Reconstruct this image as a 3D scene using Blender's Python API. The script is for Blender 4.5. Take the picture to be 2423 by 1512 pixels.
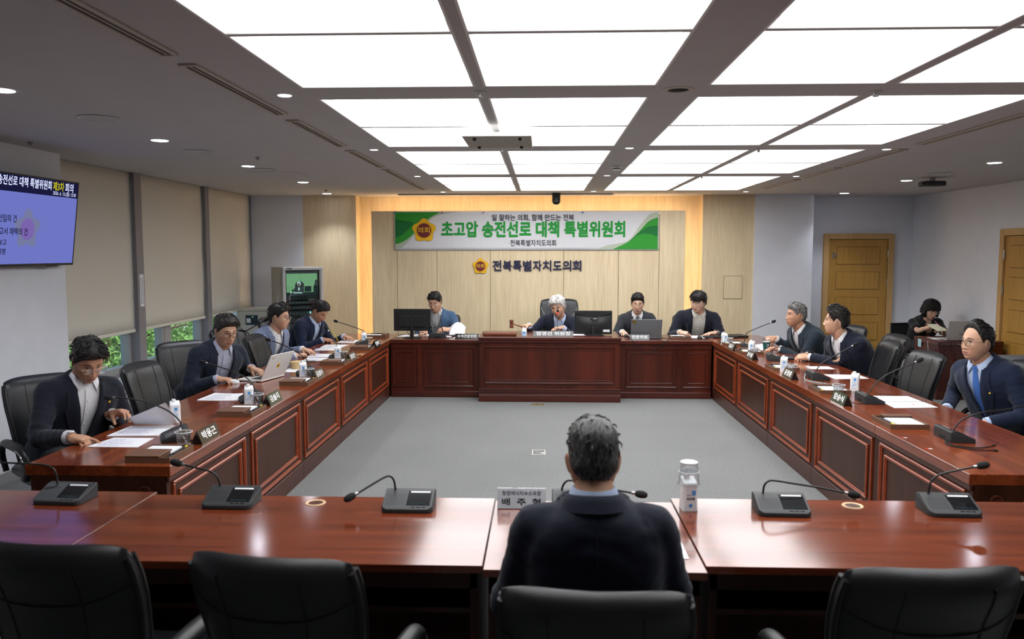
import bpy, bmesh, math, random
import numpy as np
from mathutils import Vector, Matrix, Euler, noise
from mathutils.bvhtree import BVHTree
PI = math.pi
for o in list(bpy.data.objects): bpy.data.objects.remove(o, do_unlink=True)
SC = bpy.context.scene
C = SC.collection
rnd = random.Random(7)

# ---------------------------------------------------------------- camera, world, sun, exposure
cam_d = bpy.data.cameras.new('camera'); cam = bpy.data.objects.new('camera', cam_d); C.objects.link(cam)
cam_d.sensor_fit = 'HORIZONTAL'; cam_d.sensor_width = 36.0; cam_d.lens = 28.0
cam_d.clip_start = 0.05; cam_d.clip_end = 300
cam.location = (0, 0, 1.80)
cam.rotation_euler = (math.radians(90 - 4.8228), 0, math.radians(2.1349))
cam_d.dof.use_dof = True; cam_d.dof.focus_distance = 8.6; cam_d.dof.aperture_fstop = 3.5
SC.camera = cam
vs = SC.view_settings
SC.display_settings.display_device = 'sRGB'
vs.view_transform = 'Standard'; vs.look = 'None'; vs.gamma = 1.0; vs.exposure = 0.0; vs.use_curve_mapping = False
EXPO = 0.0
vs.exposure = EXPO
W = bpy.data.worlds.new('sky'); SC.world = W; W.use_nodes = True
wn = W.node_tree.nodes; wl = W.node_tree.links
for n in list(wn): wn.remove(n)
wo = wn.new('ShaderNodeOutputWorld'); wb = wn.new('ShaderNodeBackground'); ws = wn.new('ShaderNodeTexSky')
ws.sky_type = 'NISHITA'; ws.sun_elevation = math.radians(52); ws.sun_rotation = math.radians(110); ws.sun_disc = False
ws.air_density = 1.2; ws.dust_density = 2.0
wb.inputs['Strength'].default_value = 0.35
wl.new(ws.outputs['Color'], wb.inputs['Color']); wl.new(wb.outputs[0], wo.inputs['Surface'])
sun_d = bpy.data.lights.new('sun', 'SUN'); sun_d.energy = 6.0; sun_d.angle = 0.02; sun_d.color = (1, .96, .9)
sun = bpy.data.objects.new('sun', sun_d); C.objects.link(sun); sun.rotation_euler = (math.radians(38), 0, math.radians(20))
PANE_POWER = 5.2          # radiance of the lit ceiling panes
DOWN_POWER = 48.0          # watts of each recessed downlight
COVE_POWER = 26.0          # strength of the warm strip behind the wall panel

# ---------------------------------------------------------------- helpers
def link(o, parent=None):
    C.objects.link(o)
    if parent is not None: o.parent = parent
    return o

def thing(name, label, cat, loc=(0, 0, 0), rz=0.0, group=None):
    o = bpy.data.objects.new(name, None); o.empty_display_size = .1
    o.location = loc; o.rotation_euler = (0, 0, rz)
    C.objects.link(o); o['label'] = label; o['category'] = cat
    if group: o['group'] = group
    return o

def tag(o, label, cat, group=None):
    o['label'] = label; o['category'] = cat
    if group: o['group'] = group
    return o

def struct(o, label=None):
    o['kind'] = 'structure'
    if label: o['label'] = label
    return o

def dup(root, loc, rz=None, label=None, group=None):
    r = root.copy(); C.objects.link(r); r.location = loc
    if rz is not None: r.rotation_euler = (0, 0, rz)
    if label: r['label'] = label
    if group: r['group'] = group
    for ch in list(root.children):
        c = ch.copy(); C.objects.link(c); c.parent = r
        for g in list(ch.children):
            d = g.copy(); C.objects.link(d); d.parent = c
    return r

TMP = bpy.data.scenes.new('workbench')
def ev(o, extra=()):
    """evaluates an object's modifiers (or a text) on a scratch scene and returns the finished mesh"""
    for q in (o,) + tuple(extra): TMP.collection.objects.link(q)
    with bpy.context.temp_override(scene=TMP, view_layer=TMP.view_layers[0]):
        dg = bpy.context.evaluated_depsgraph_get(); me = bpy.data.meshes.new_from_object(o.evaluated_get(dg))
    for q in (o,) + tuple(extra): TMP.collection.objects.unlink(q)
    return me

class MB:
    """collects simple solids, then links them as ONE mesh object"""
    def __init__(s): s.v = []; s.f = []; s.m = []; s.M = None; s.mi = 0
    def add(s, vs_, fs, mi=None):
        k = len(s.v)
        if s.M is not None: vs_ = [s.M @ Vector(v) for v in vs_]
        s.v += [tuple(v) for v in vs_]
        for f in fs:
            s.f.append(tuple(i + k for i in f)); s.m.append(s.mi if mi is None else mi)
        return s
    def box(s, a, b, bev=0.0, mi=None):
        x0, y0, z0 = [min(p, q) for p, q in zip(a, b)]; x1, y1, z1 = [max(p, q) for p, q in zip(a, b)]
        bev = min(bev, .49 * min(x1 - x0, y1 - y0, z1 - z0))
        if bev <= 1e-6:
            vs_ = [(x, y, z) for x in (x0, x1) for y in (y0, y1) for z in (z0, z1)]
            return s.add(vs_, [(0, 1, 3, 2), (4, 6, 7, 5), (0, 4, 5, 1), (2, 3, 7, 6), (0, 2, 6, 4), (1, 5, 7, 3)], mi)
        c = ((x0 + x1) / 2, (y0 + y1) / 2, (z0 + z1) / 2); h = ((x1 - x0) / 2, (y1 - y0) / 2, (z1 - z0) / 2)
        vs_ = []; idx = {}
        for sx in (-1, 1):
            for sy in (-1, 1):
                for sz in (-1, 1):
                    sg = (sx, sy, sz)
                    for ax in range(3):
                        idx[(sg, ax)] = len(vs_)
                        vs_.append(tuple(c[i] + sg[i] * (h[i] if i == ax else h[i] - bev) for i in range(3)))
        fs = []
        for ax in range(3):
            o1, o2 = [i for i in range(3) if i != ax]
            for sg in (-1, 1):
                q = []
                for (p, r_) in ((-1, -1), (1, -1), (1, 1), (-1, 1)):
                    t = [0, 0, 0]; t[ax] = sg; t[o1] = p; t[o2] = r_; q.append(idx[(tuple(t), ax)])
                fs.append(tuple(q))
        for ax in range(3):           # edges running along ax
            o1, o2 = [i for i in range(3) if i != ax]
            for p in (-1, 1):
                for r_ in (-1, 1):
                    t = [0, 0, 0]; t[o1] = p; t[o2] = r_
                    ta = list(t); ta[ax] = -1; tb = list(t); tb[ax] = 1
                    fs.append((idx[(tuple(ta), o1)], idx[(tuple(tb), o1)], idx[(tuple(tb), o2)], idx[(tuple(ta), o2)]))
        for sx in (-1, 1):
            for sy in (-1, 1):
                for sz in (-1, 1): fs.append(tuple(idx[((sx, sy, sz), a_)] for a_ in range(3)))
        return s.add(vs_, fs, mi)
    def rings(s, rs, closed=True, cap=True, mi=None):
        n = len(rs[0]); vs_ = [p for r in rs for p in r]; fs = []
        for i in range(len(rs) - 1):
            for j in range(n if closed else n - 1):
                k = (j + 1) % n
                fs.append((i * n + j, i * n + k, (i + 1) * n + k, (i + 1) * n + j))
        if cap and closed:
            fs.append(tuple(range(n - 1, -1, -1))); b = (len(rs) - 1) * n; fs.append(tuple(range(b, b + n)))
        return s.add(vs_, fs, mi)
    def lathe(s, prof, n=24, c=(0, 0, 0), mi=None, cap=True, sy=1.0):
        rs = [[(c[0] + r * math.cos(2 * PI * j / n), c[1] + sy * r * math.sin(2 * PI * j / n), c[2] + z) for j in range(n)] for r, z in prof]
        return s.rings(rs, True, cap, mi)
    def cyl(s, a, b, r, n=16, r2=None, mi=None):
        return s.tube([a, b], [r, r if r2 is None else r2], n, mi)
    def tube(s, path, rad, n=8, mi=None, flat=1.0, up=None):
        P = [Vector(p) for p in path]
        if not isinstance(rad, (list, tuple)): rad = [rad] * len(P)
        T = []
        for i in range(len(P)):
            t = (P[min(i + 1, len(P) - 1)] - P[max(i - 1, 0)])
            T.append(t.normalized() if t.length > 1e-9 else Vector((0, 0, 1)))
        if up is None: up = Vector((0, 0, 1)) if abs(T[0].z) < .9 else Vector((1, 0, 0))
        N = (Vector(up) - T[0] * Vector(up).dot(T[0])).normalized(); rs = []
        for i in range(len(P)):
            N = (N - T[i] * N.dot(T[i]));
            N = N.normalized() if N.length > 1e-6 else T[i].orthogonal().normalized()
            Bv = T[i].cross(N)
            rs.append([tuple(P[i] + N * (rad[i] * flat * math.cos(2 * PI * j / n)) + Bv * (rad[i] * math.sin(2 * PI * j / n))) for j in range(n)])
        return s.rings(rs, True, True, mi)
    def ball(s, c, r, n=14, m=9, mi=None):
        r = (r, r, r) if not isinstance(r, (list, tuple)) else r
        vs_ = [(c[0], c[1], c[2] - r[2])]; fs = []
        for i in range(1, m):
            ph = -PI / 2 + PI * i / m
            for j in range(n):
                th = 2 * PI * j / n
                vs_.append((c[0] + r[0] * math.cos(ph) * math.cos(th), c[1] + r[1] * math.cos(ph) * math.sin(th), c[2] + r[2] * math.sin(ph)))
        vs_.append((c[0], c[1], c[2] + r[2])); t = len(vs_) - 1
        for j in range(n):
            k = (j + 1) % n
            fs.append((0, 1 + k, 1 + j)); fs.append((t, 1 + (m - 2) * n + j, 1 + (m - 2) * n + k))
            for i in range(m - 2): fs.append((1 + i * n + j, 1 + i * n + k, 1 + (i + 1) * n + k, 1 + (i + 1) * n + j))
        return s.add(vs_, fs, mi)
    def prism(s, poly, axis, a, b, mi=None):
        """poly: 2-D outline in the two other axes, extruded along axis from a to b"""
        n = len(poly)
        def P(p, t):
            q = [0, 0, 0]; o = [i for i in range(3) if i != axis]; q[axis] = t; q[o[0]] = p[0]; q[o[1]] = p[1]; return tuple(q)
        vs_ = [P(p, a) for p in poly] + [P(p, b) for p in poly]
        fs = [tuple(range(n)), tuple(range(2 * n - 1, n - 1, -1))] + [(i, (i + 1) % n, n + (i + 1) % n, n + i) for i in range(n)]
        return s.add(vs_, fs, mi)
    def grid(s, P, closed_u=False, mi=None):
        """P[i][j] points -> open sheet"""
        n = len(P[0]); vs_ = [p for r in P for p in r]; fs = []
        for i in range(len(P) - 1):
            for j in range(n if closed_u else n - 1):
                k = (j + 1) % n; fs.append((i * n + j, i * n + k, (i + 1) * n + k, (i + 1) * n + j))
        return s.add(vs_, fs, mi)
    def frame(s, x0, x1, z0, z1, w, y0, y1, axis=1, bev=.003, mi=None):
        """rectangular moulding in the plane normal to axis (1: xz-plane at y0..y1, 0: yz-plane at x0..x1)"""
        def bx(a, b, c, d):
            if axis == 1: s.box((a, y0, c), (b, y1, d), bev, mi)
            elif axis == 0: s.box((y0, a, c), (y1, b, d), bev, mi)
            else: s.box((a, c, y0), (b, d, y1), bev, mi)
        bx(x0, x1, z0, z0 + w); bx(x0, x1, z1 - w, z1); bx(x0, x0 + w, z0 + w, z1 - w); bx(x1 - w, x1, z0 + w, z1 - w)
        return s
    def mesh(s, name, mats, smooth=None, recalc=True):
        me = bpy.data.meshes.new(name); me.from_pydata(s.v, [], s.f)
        mats = mats if isinstance(mats, (list, tuple)) else [mats]
        for m in mats: me.materials.append(m)
        if len(mats) > 1: me.polygons.foreach_set('material_index', s.m)
        if recalc:
            bm = bmesh.new(); bm.from_mesh(me); bmesh.ops.recalc_face_normals(bm, faces=bm.faces); bm.to_mesh(me); bm.free()
        shade(me, smooth)
        me.update(); return me
    def build(s, name, mats, parent=None, smooth=None, recalc=True):
        return link(bpy.data.objects.new(name, s.mesh(name, mats, smooth, recalc)), parent)

def shade(me, smooth):
    if smooth:
        me.polygons.foreach_set('use_smooth', [True] * len(me.polygons))
        if smooth < 179: me.set_sharp_from_angle(angle=math.radians(smooth))

def set_smooth(o, a=40): shade(o.data, a)

def smoothstep(a, b, x):
    t = np.clip((np.asarray(x, float) - a) / (b - a), 0, 1); return t * t * (3 - 2 * t)

def bez(pts, n=16):
    """Catmull-Rom through pts"""
    P = [Vector(p) for p in pts]; P = [P[0] * 2 - P[1]] + P + [P[-1] * 2 - P[-2]]; out = []
    for i in range(1, len(P) - 2):
        for k in range(n):
            t = k / n; a, b, c, d = P[i - 1], P[i], P[i + 1], P[i + 2]
            out.append(.5 * ((2 * b) + (c - a) * t + (2 * a - 5 * b + 4 * c - d) * t * t + (3 * b - a - 3 * c + d) * t ** 3))
    out.append(P[-2]); return out

# ---------------------------------------------------------------- materials
def hexc(r, g, b):
    f = lambda c: (c / 255 / 12.92) if c / 255 <= .04045 else ((c / 255 + .055) / 1.055) ** 2.4
    return (f(r), f(g), f(b), 1)

def nt(name):
    m = bpy.data.materials.new(name); m.use_nodes = True; t = m.node_tree
    return m, t, t.nodes, t.links, t.nodes['Principled BSDF']

def mat(name, col, rough=.5, metal=0.0, spec=.5, noise_amt=.06, nscale=30, bump=0.0, bscale=200, coat=0.0, sheen=0.0, trans=0.0, ior=1.45, alpha=1.0):
    m, t, n, l, b = nt(name)
    b.inputs['Roughness'].default_value = rough; b.inputs['Metallic'].default_value = metal
    b.inputs['Specular IOR Level'].default_value = spec; b.inputs['Coat Weight'].default_value = coat
    b.inputs['Coat Roughness'].default_value = .08
    b.inputs['Sheen Weight'].default_value = sheen; b.inputs['Transmission Weight'].default_value = trans; b.inputs['IOR'].default_value = ior
    b.inputs['Alpha'].default_value = alpha
    tc = n.new('ShaderNodeTexCoord')
    if noise_amt > 0:
        nz = n.new('ShaderNodeTexNoise'); nz.inputs['Scale'].default_value = nscale; nz.inputs['Detail'].default_value = 3
        cr = n.new('ShaderNodeValToRGB'); a = noise_amt
        cr.color_ramp.elements[0].color = tuple(max(0, c * (1 - a)) for c in col[:3]) + (1,)
        cr.color_ramp.elements[1].color = tuple(min(1, c * (1 + a)) for c in col[:3]) + (1,)
        cr.color_ramp.elements[0].position = .3; cr.color_ramp.elements[1].position = .7
        l.new(tc.outputs['Object'], nz.inputs['Vector']); l.new(nz.outputs['Fac'], cr.inputs['Fac']); l.new(cr.outputs['Color'], b.inputs['Base Color'])
    else: b.inputs['Base Color'].default_value = tuple(col[:3]) + (1,)
    if bump > 0:
        nb = n.new('ShaderNodeTexNoise'); nb.inputs['Scale'].default_value = bscale; nb.inputs['Detail'].default_value = 2
        bp = n.new('ShaderNodeBump'); bp.inputs['Strength'].default_value = bump; bp.inputs['Distance'].default_value = .002
        l.new(tc.outputs['Object'], nb.inputs['Vector']); l.new(nb.outputs['Fac'], bp.inputs['Height']); l.new(bp.outputs['Normal'], b.inputs['Normal'])
    return m

def emit(name, col, strength):
    m = bpy.data.materials.new(name); m.use_nodes = True; t = m.node_tree
    for x in list(t.nodes): t.nodes.remove(x)
    o = t.nodes.new('ShaderNodeOutputMaterial'); e = t.nodes.new('ShaderNodeEmission')
    e.inputs['Color'].default_value = tuple(col[:3]) + (1,); e.inputs['Strength'].default_value = strength
    t.links.new(e.outputs[0], o.inputs['Surface']); return m

def wood(name, dark, light, axis=1, scale=1.0, rough=.3, coat=0.0, rings_=6.0, fine=.35, spec=.5, world=False, bump=.0):
    """grain running along axis (0 x, 1 y, 2 z) in object space"""
    m, t, n, l, b = nt(name)
    tc = n.new('ShaderNodeTexCoord'); mp = n.new('ShaderNodeMapping')
    sc = [rings_ * scale] * 3; sc[axis] = .55 * scale
    mp.inputs['Scale'].default_value = sc
    if world:
        g = n.new('ShaderNodeNewGeometry'); l.new(g.outputs['Position'], mp.inputs['Vector'])
    else: l.new(tc.outputs['Object'], mp.inputs['Vector'])
    n1 = n.new('ShaderNodeTexNoise'); n1.inputs['Scale'].default_value = 1.0; n1.inputs['Detail'].default_value = 4; n1.inputs['Distortion'].default_value = .8
    mp2 = n.new('ShaderNodeMapping'); s2 = [95 * scale] * 3; s2[axis] = 2.6 * scale; mp2.inputs['Scale'].default_value = s2
    src = mp.inputs['Vector'].links[0].from_socket; l.new(src, mp2.inputs['Vector'])
    n2 = n.new('ShaderNodeTexNoise'); n2.inputs['Scale'].default_value = 1.0; n2.inputs['Detail'].default_value = 2
    l.new(mp.outputs['Vector'], n1.inputs['Vector']); l.new(mp2.outputs['Vector'], n2.inputs['Vector'])
    mx = n.new('ShaderNodeMath'); mx.operation = 'MULTIPLY_ADD'; mx.inputs[1].default_value = fine
    m2 = n.new('ShaderNodeMath'); m2.operation = 'MULTIPLY'; m2.inputs[1].default_value = 1 - fine
    l.new(n1.outputs['Fac'], m2.inputs[0]); l.new(n2.outputs['Fac'], mx.inputs[0]); l.new(m2.outputs[0], mx.inputs[2])
    cr = n.new('ShaderNodeValToRGB'); cr.color_ramp.elements[0].position = .36; cr.color_ramp.elements[1].position = .64
    cr.color_ramp.elements[0].color = tuple(dark[:3]) + (1,); cr.color_ramp.elements[1].color = tuple(light[:3]) + (1,)
    l.new(mx.outputs[0], cr.inputs['Fac']); l.new(cr.outputs['Color'], b.inputs['Base Color'])
    b.inputs['Roughness'].default_value = rough; b.inputs['Coat Weight'].default_value = coat; b.inputs['Coat Roughness'].default_value = .12
    b.inputs['Specular IOR Level'].default_value = spec
    if bump > 0:
        bp = n.new('ShaderNodeBump'); bp.inputs['Strength'].default_value = bump; bp.inputs['Distance'].default_value = .001
        l.new(n2.outputs['Fac'], bp.inputs['Height']); l.new(bp.outputs['Normal'], b.inputs['Normal'])
    return m

def carpet_mat(name, a, c):
    m, t, n, l, b = nt(name)
    tc = n.new('ShaderNodeTexCoord'); v = n.new('ShaderNodeTexNoise'); v.inputs['Scale'].default_value = 190; v.inputs['Detail'].default_value = 3; v.inputs['Roughness'].default_value = .75
    v2 = n.new('ShaderNodeTexNoise'); v2.inputs['Scale'].default_value = 1.3; v2.inputs['Detail'].default_value = 3
    cr = n.new('ShaderNodeValToRGB'); cr.color_ramp.elements[0].position = .36; cr.color_ramp.elements[1].position = .66
    cr.color_ramp.elements[0].color = tuple(a[:3]) + (1,); cr.color_ramp.elements[1].color = tuple(c[:3]) + (1,)
    mp = n.new('ShaderNodeMapping'); mp.inputs['Scale'].default_value = (1, .6, 1)
    l.new(tc.outputs['Object'], mp.inputs['Vector']); l.new(mp.outputs['Vector'], v.inputs['Vector']); l.new(tc.outputs['Object'], v2.inputs['Vector'])
    l.new(v.outputs['Fac'], cr.inputs['Fac'])
    mr = n.new('ShaderNodeMapRange'); mr.inputs['To Min'].default_value = .9; mr.inputs['To Max'].default_value = 1.1; l.new(v2.outputs['Fac'], mr.inputs['Value'])
    mi = n.new('ShaderNodeMix'); mi.data_type = 'RGBA'; mi.blend_type = 'MULTIPLY'; mi.inputs[0].default_value = 1
    l.new(cr.outputs['Color'], mi.inputs[6]); l.new(mr.outputs['Result'], mi.inputs[7]); l.new(mi.outputs[2], b.inputs['Base Color'])
    bp = n.new('ShaderNodeBump'); bp.inputs['Strength'].default_value = .25; bp.inputs['Distance'].default_value = .003
    l.new(v.outputs['Fac'], bp.inputs['Height']); l.new(bp.outputs['Normal'], b.inputs['Normal'])
    b.inputs['Roughness'].default_value = .95; b.inputs['Specular IOR Level'].default_value = .1
    return m

def fabric(name, col, col2=None, stripe=0.0, axis=2, rough=.85, melange=.12, mscale=260):
    """woven cloth; stripe>0 gives woven stripes of that many per metre across axis"""
    m, t, n, l, b = nt(name); tc = n.new('ShaderNodeTexCoord')
    nz = n.new('ShaderNodeTexNoise'); nz.inputs['Scale'].default_value = mscale; nz.inputs['Detail'].default_value = 2; l.new(tc.outputs['Object'], nz.inputs['Vector'])
    cr = n.new('ShaderNodeValToRGB'); cr.color_ramp.elements[0].position = .35; cr.color_ramp.elements[1].position = .65
    cr.color_ramp.elements[0].color = tuple(c * (1 - melange) for c in col[:3]) + (1,); cr.color_ramp.elements[1].color = tuple(min(1, c * (1 + melange)) for c in col[:3]) + (1,)
    l.new(nz.outputs['Fac'], cr.inputs['Fac']); out = cr.outputs['Color']
    if stripe > 0:
        sx = n.new('ShaderNodeSeparateXYZ'); l.new(tc.outputs['Object'], sx.inputs[0])
        mu = n.new('ShaderNodeMath'); mu.operation = 'MULTIPLY'; mu.inputs[1].default_value = stripe * 2 * PI; l.new(sx.outputs[axis], mu.inputs[0])
        si = n.new('ShaderNodeMath'); si.operation = 'SINE'; l.new(mu.outputs[0], si.inputs[0])
        mr = n.new('ShaderNodeMapRange'); mr.inputs['From Min'].default_value = -.35; mr.inputs['From Max'].default_value = .35; l.new(si.outputs[0], mr.inputs['Value'])
        mi = n.new('ShaderNodeMix'); mi.data_type = 'RGBA'; l.new(mr.outputs['Result'], mi.inputs[0]); l.new(out, mi.inputs[6]); mi.inputs[7].default_value = tuple(col2[:3]) + (1,)
        out = mi.outputs[2]
    l.new(out, b.inputs['Base Color']); b.inputs['Roughness'].default_value = rough; b.inputs['Specular IOR Level'].default_value = .2
    b.inputs['Sheen Weight'].default_value = .12; b.inputs['Sheen Roughness'].default_value = .5
    bp = n.new('ShaderNodeBump'); bp.inputs['Strength'].default_value = .25; bp.inputs['Distance'].default_value = .002
    n3 = n.new('ShaderNodeTexNoise'); n3.inputs['Scale'].default_value = 14; n3.inputs['Detail'].default_value = 2; l.new(tc.outputs['Object'], n3.inputs['Vector'])
    l.new(n3.outputs['Fac'], bp.inputs['Height']); bp.inputs['Distance'].default_value = .02; l.new(bp.outputs['Normal'], b.inputs['Normal'])
    return m

def clear(name, tint=(1, 1, 1), rough=.02, gloss=.12):
    """thin clear plastic or pane: mostly see-through with a fresnel shine"""
    m = bpy.data.materials.new(name); m.use_nodes = True; t = m.node_tree; n = t.nodes; l = t.links
    for x in list(n): n.remove(x)
    o = n.new('ShaderNodeOutputMaterial'); tr = n.new('ShaderNodeBsdfTransparent'); tr.inputs['Color'].default_value = tuple(tint) + (1,)
    g = n.new('ShaderNodeBsdfGlossy'); g.inputs['Roughness'].default_value = rough; mx = n.new('ShaderNodeMixShader')
    fr = n.new('ShaderNodeLayerWeight'); fr.inputs['Blend'].default_value = .5
    pw = n.new('ShaderNodeMath'); pw.operation = 'POWER'; pw.inputs[1].default_value = 4.0; l.new(fr.outputs['Facing'], pw.inputs[0])
    ad = n.new('ShaderNodeMath'); ad.operation = 'ADD'; ad.inputs[1].default_value = .03 + gloss * .25; ad.use_clamp = True
    l.new(pw.outputs[0], ad.inputs[0]); l.new(ad.outputs[0], mx.inputs[0]); l.new(tr.outputs[0], mx.inputs[1]); l.new(g.outputs[0], mx.inputs[2]); l.new(mx.outputs[0], o.inputs['Surface'])
    return m

MT = {}
MT['ceiling'] = mat('ceiling_paint', (.50, .485, .48), .9, noise_amt=.02, nscale=4)
MT['wall'] = mat('white_wall_paint', (.72, .735, .785), .75, noise_amt=.02, nscale=6, bump=.08, bscale=300)
MT['panel'] = wood('pale_oak_veneer', (.66, .525, .325), (.83, .685, .455), 2, 1.0, .45, rings_=5, fine=.6, world=True)
MT['carpet'] = carpet_mat('grey_carpet', (.055, .057, .058), (.33, .335, .33))
MT['desk_top'] = wood('mahogany_top', (.105, .020, .007), (.28, .060, .018), 1, 1.0, .15, coat=.35, rings_=9)
MT['desk_top_x'] = wood('mahogany_top_cross', (.075, .0140, .0048), (.205, .041, .0125), 0, 1.0, .14, coat=.35, rings_=9)
MT['desk_panel'] = wood('walnut_panel', (.030, .0090, .0045), (.064, .0185, .0085), 2, 1.0, .4, spec=.3, rings_=8)
MT['desk_base'] = wood('walnut_base', (.045, .012, .006), (.085, .022, .010), 1, 1.0, .35, rings_=8)
MT['mould'] = wood('red_moulding', (.20, .030, .008), (.32, .055, .014), 1, 1.0, .28, coat=.2)
MT['mah'] = wood('deep_mahogany', (.034, .0052, .0022), (.095, .0145, .0056), 2, .8, .33, coat=.12, spec=.35, rings_=5, fine=.25)
MT['mah_x'] = wood('deep_mahogany_cross', (.042, .0065, .003), (.092, .0140, .006), 0, .8, .28, coat=.2, rings_=6, fine=.3)
MT['door'] = wood('honey_oak_door', (.40, .205, .036), (.54, .295, .066), 2, 1.0, .4, rings_=5, fine=.6)
MT['doorframe'] = wood('oak_frame', (.52, .31, .115), (.64, .40, .16), 2, 1.0, .42, fine=.6)
MT['leather'] = mat('black_leather', (.009, .0098, .0115), .40, spec=.6, noise_amt=.1, nscale=20, bump=.22, bscale=420)
MT['leather2'] = mat('black_leather_edge', (.010, .0105, .012), .42, spec=.5, noise_amt=.1, bump=.2, bscale=420)
MT['plastic'] = mat('black_plastic', (.013, .0135, .014), .42, noise_amt=.05)
MT['plastic_g'] = mat('dark_grey_plastic', (.026, .027, .029), .5, noise_amt=.06, bump=.1, bscale=500)
MT['rubber'] = mat('matte_black_foam', (.010, .010, .011), .9, noise_amt=.25, nscale=300, bump=.4, bscale=600)
MT['chrome'] = mat('polished_metal', (.62, .62, .64), .18, metal=1.0, noise_amt=.02)
MT['steel'] = mat('brushed_steel', (.42, .42, .43), .35, metal=1.0, noise_amt=.04)
MT['alu'] = mat('grey_mullion', (.235, .22, .235), .55, noise_amt=.03)
MT['alu2'] = mat('grey_sash', (.30, .30, .30), .5, noise_amt=.03)
MT['blind'] = fabric('beige_blind_cloth', (.67, .63, .54), rough=.95, melange=.05, mscale=400)
MT['white'] = mat('white_plastic', (.74, .75, .75), .4, noise_amt=.02)
MT['cream'] = mat('cream_metal', (.56, .56, .50), .45, noise_amt=.02)
MT['greymetal'] = mat('warm_grey_metal', (.36, .36, .33), .45, noise_amt=.03)
MT['paper'] = mat('paper', (.80, .80, .82), .85, noise_amt=.015)
MT['ink'] = mat('grey_ink', (.25, .25, .33), .8, noise_amt=0)
MT['inkblue'] = mat('blue_ink', (.30, .30, .62), .8, noise_amt=0)
MT['black'] = mat('black_ink', (.01, .01, .012), .5, noise_amt=0)
MT['whiteink'] = mat('white_lettering', (.85, .85, .84), .5, noise_amt=0)
MT['memo'] = wood('memo_box_brown', (.115, .052, .028), (.165, .078, .042), 1, 1.0, .5, rings_=10)
MT['carton'] = mat('white_carton', (.80, .81, .82), .35, noise_amt=.02)
MT['cartonblue'] = mat('carton_blue', (.09, .33, .74), .4, noise_amt=0)
MT['cartonpale'] = mat('carton_pale_blue', (.45, .62, .84), .4, noise_amt=0)
MT['glass'] = clear('clear_cup_plastic', (.93, .95, .96), .03, .5)
MT['pane'] = clear('window_pane', (.86, .95, .95), .0, .1)
MT['lens'] = clear('spectacle_lens', (.97, .98, .98), .02, .15)
MT['gold'] = mat('gold_frame', (.62, .48, .22), .3, metal=1.0, noise_amt=0)
MT['seam'] = mat('brown_seam', (.17, .115, .06), .8, noise_amt=0)
MT['gap'] = mat('dark_recess', (.006, .006, .006), .9, noise_amt=0)
MT['navyletter'] = mat('navy_letters', (.012, .015, .06), .45, noise_amt=0)
MT['emblem_y'] = mat('emblem_yellow', (.86, .52, .01), .5, noise_amt=.03)
MT['emblem_o'] = mat('emblem_orange_line', (.62, .27, .01), .5, noise_amt=0)
MT['emblem_r'] = mat('emblem_maroon', (.16, .018, .022), .5, noise_amt=0)
MT['red'] = mat('red_plastic', (.55, .02, .02), .4, noise_amt=0)
# ================================================================ THE ROOM
ZC = 2.65
def sbox(name, a, b, m, bev=0.0, label=None, parent=None, kind=True):
    mb = MB(); mb.box(a, b, bev); o = mb.build(name, m, parent)
    if kind and parent is None: struct(o, label)
    return o
sbox('floor', (-4.7, -2.3, -.08), (5.95, 12.9, 0), MT['carpet'])
# --- ceiling, left open where the light coffers sit
COLS = [(-1.25, -.345), (-.30, .585), (.845, 1.735), (1.785, 2.69)]
ROWS = [(s, s + 2.015) for s in (2.165, 4.49, 6.80, 9.145)]
mb = MB(); y = -2.3
for (a, b) in ROWS:
    mb.box((-4.7, y, ZC), (5.95, a, ZC + .16)); x = -4.7
    for (p, q) in COLS: mb.box((x, a, ZC), (p, b, ZC + .16)); x = q
    mb.box((x, a, ZC), (5.95, b, ZC + .16)); y = b
mb.box((-4.7, y, ZC), (5.95, 12.9, ZC + .16))
struct(mb.build('ceiling', MT['ceiling']))
MT['pane_light'] = emit('lit_ceiling_pane', (.985, .99, 1.0), PANE_POWER)
MT['coffer'] = mat('white_coffer_edge', (.80, .79, .77), .6, noise_amt=.01)
rown = ['first row before the camera', 'second row before the camera', 'third row before the camera', 'row at the emblem wall']
coln = ['column nearest the blinds', 'second column from the blinds', 'second column from the doors', 'column nearest the doors']
def coffer(i, j):
    (p, q), (a, b) = COLS[i], ROWS[j]
    t = thing('ceiling_light', 'lit ceiling panel, %s, %s' % (rown[j], coln[i]), 'ceiling light', ((p + q) / 2, (a + b) / 2, ZC), 0, 'recessed panel lights of the ceiling')
    w, d = (q - p) / 2, (b - a) / 2; f = MB(); k = .012
    f.box((-w, -d, 0), (-w + k, d, .1)); f.box((w - k, -d, 0), (w, d, .1)); f.box((-w + k, -d, 0), (w - k, -d + k, .1)); f.box((-w + k, d - k, 0), (w - k, d, .1))
    f.build('frame', MT['coffer'], t)
    g = MB(); g.box((-w + k, -.02, .0), (w - k, .02, .05)); g.build('divider', MT['ceiling'], t)
    for s in (-1, 1):
        e = MB(); y0, y1 = (k + 1e-3, 0), 0
        lo, hi = (-d + k, -.004) if s < 0 else (.004, d - k)
        e.box((-w + k + .001, lo, .052), (w - k - .001, hi, .058)); e.build('diffuser', MT['pane_light'], t)
for j in range(len(ROWS)):
    for i in range(4): coffer(i, j)

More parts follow.
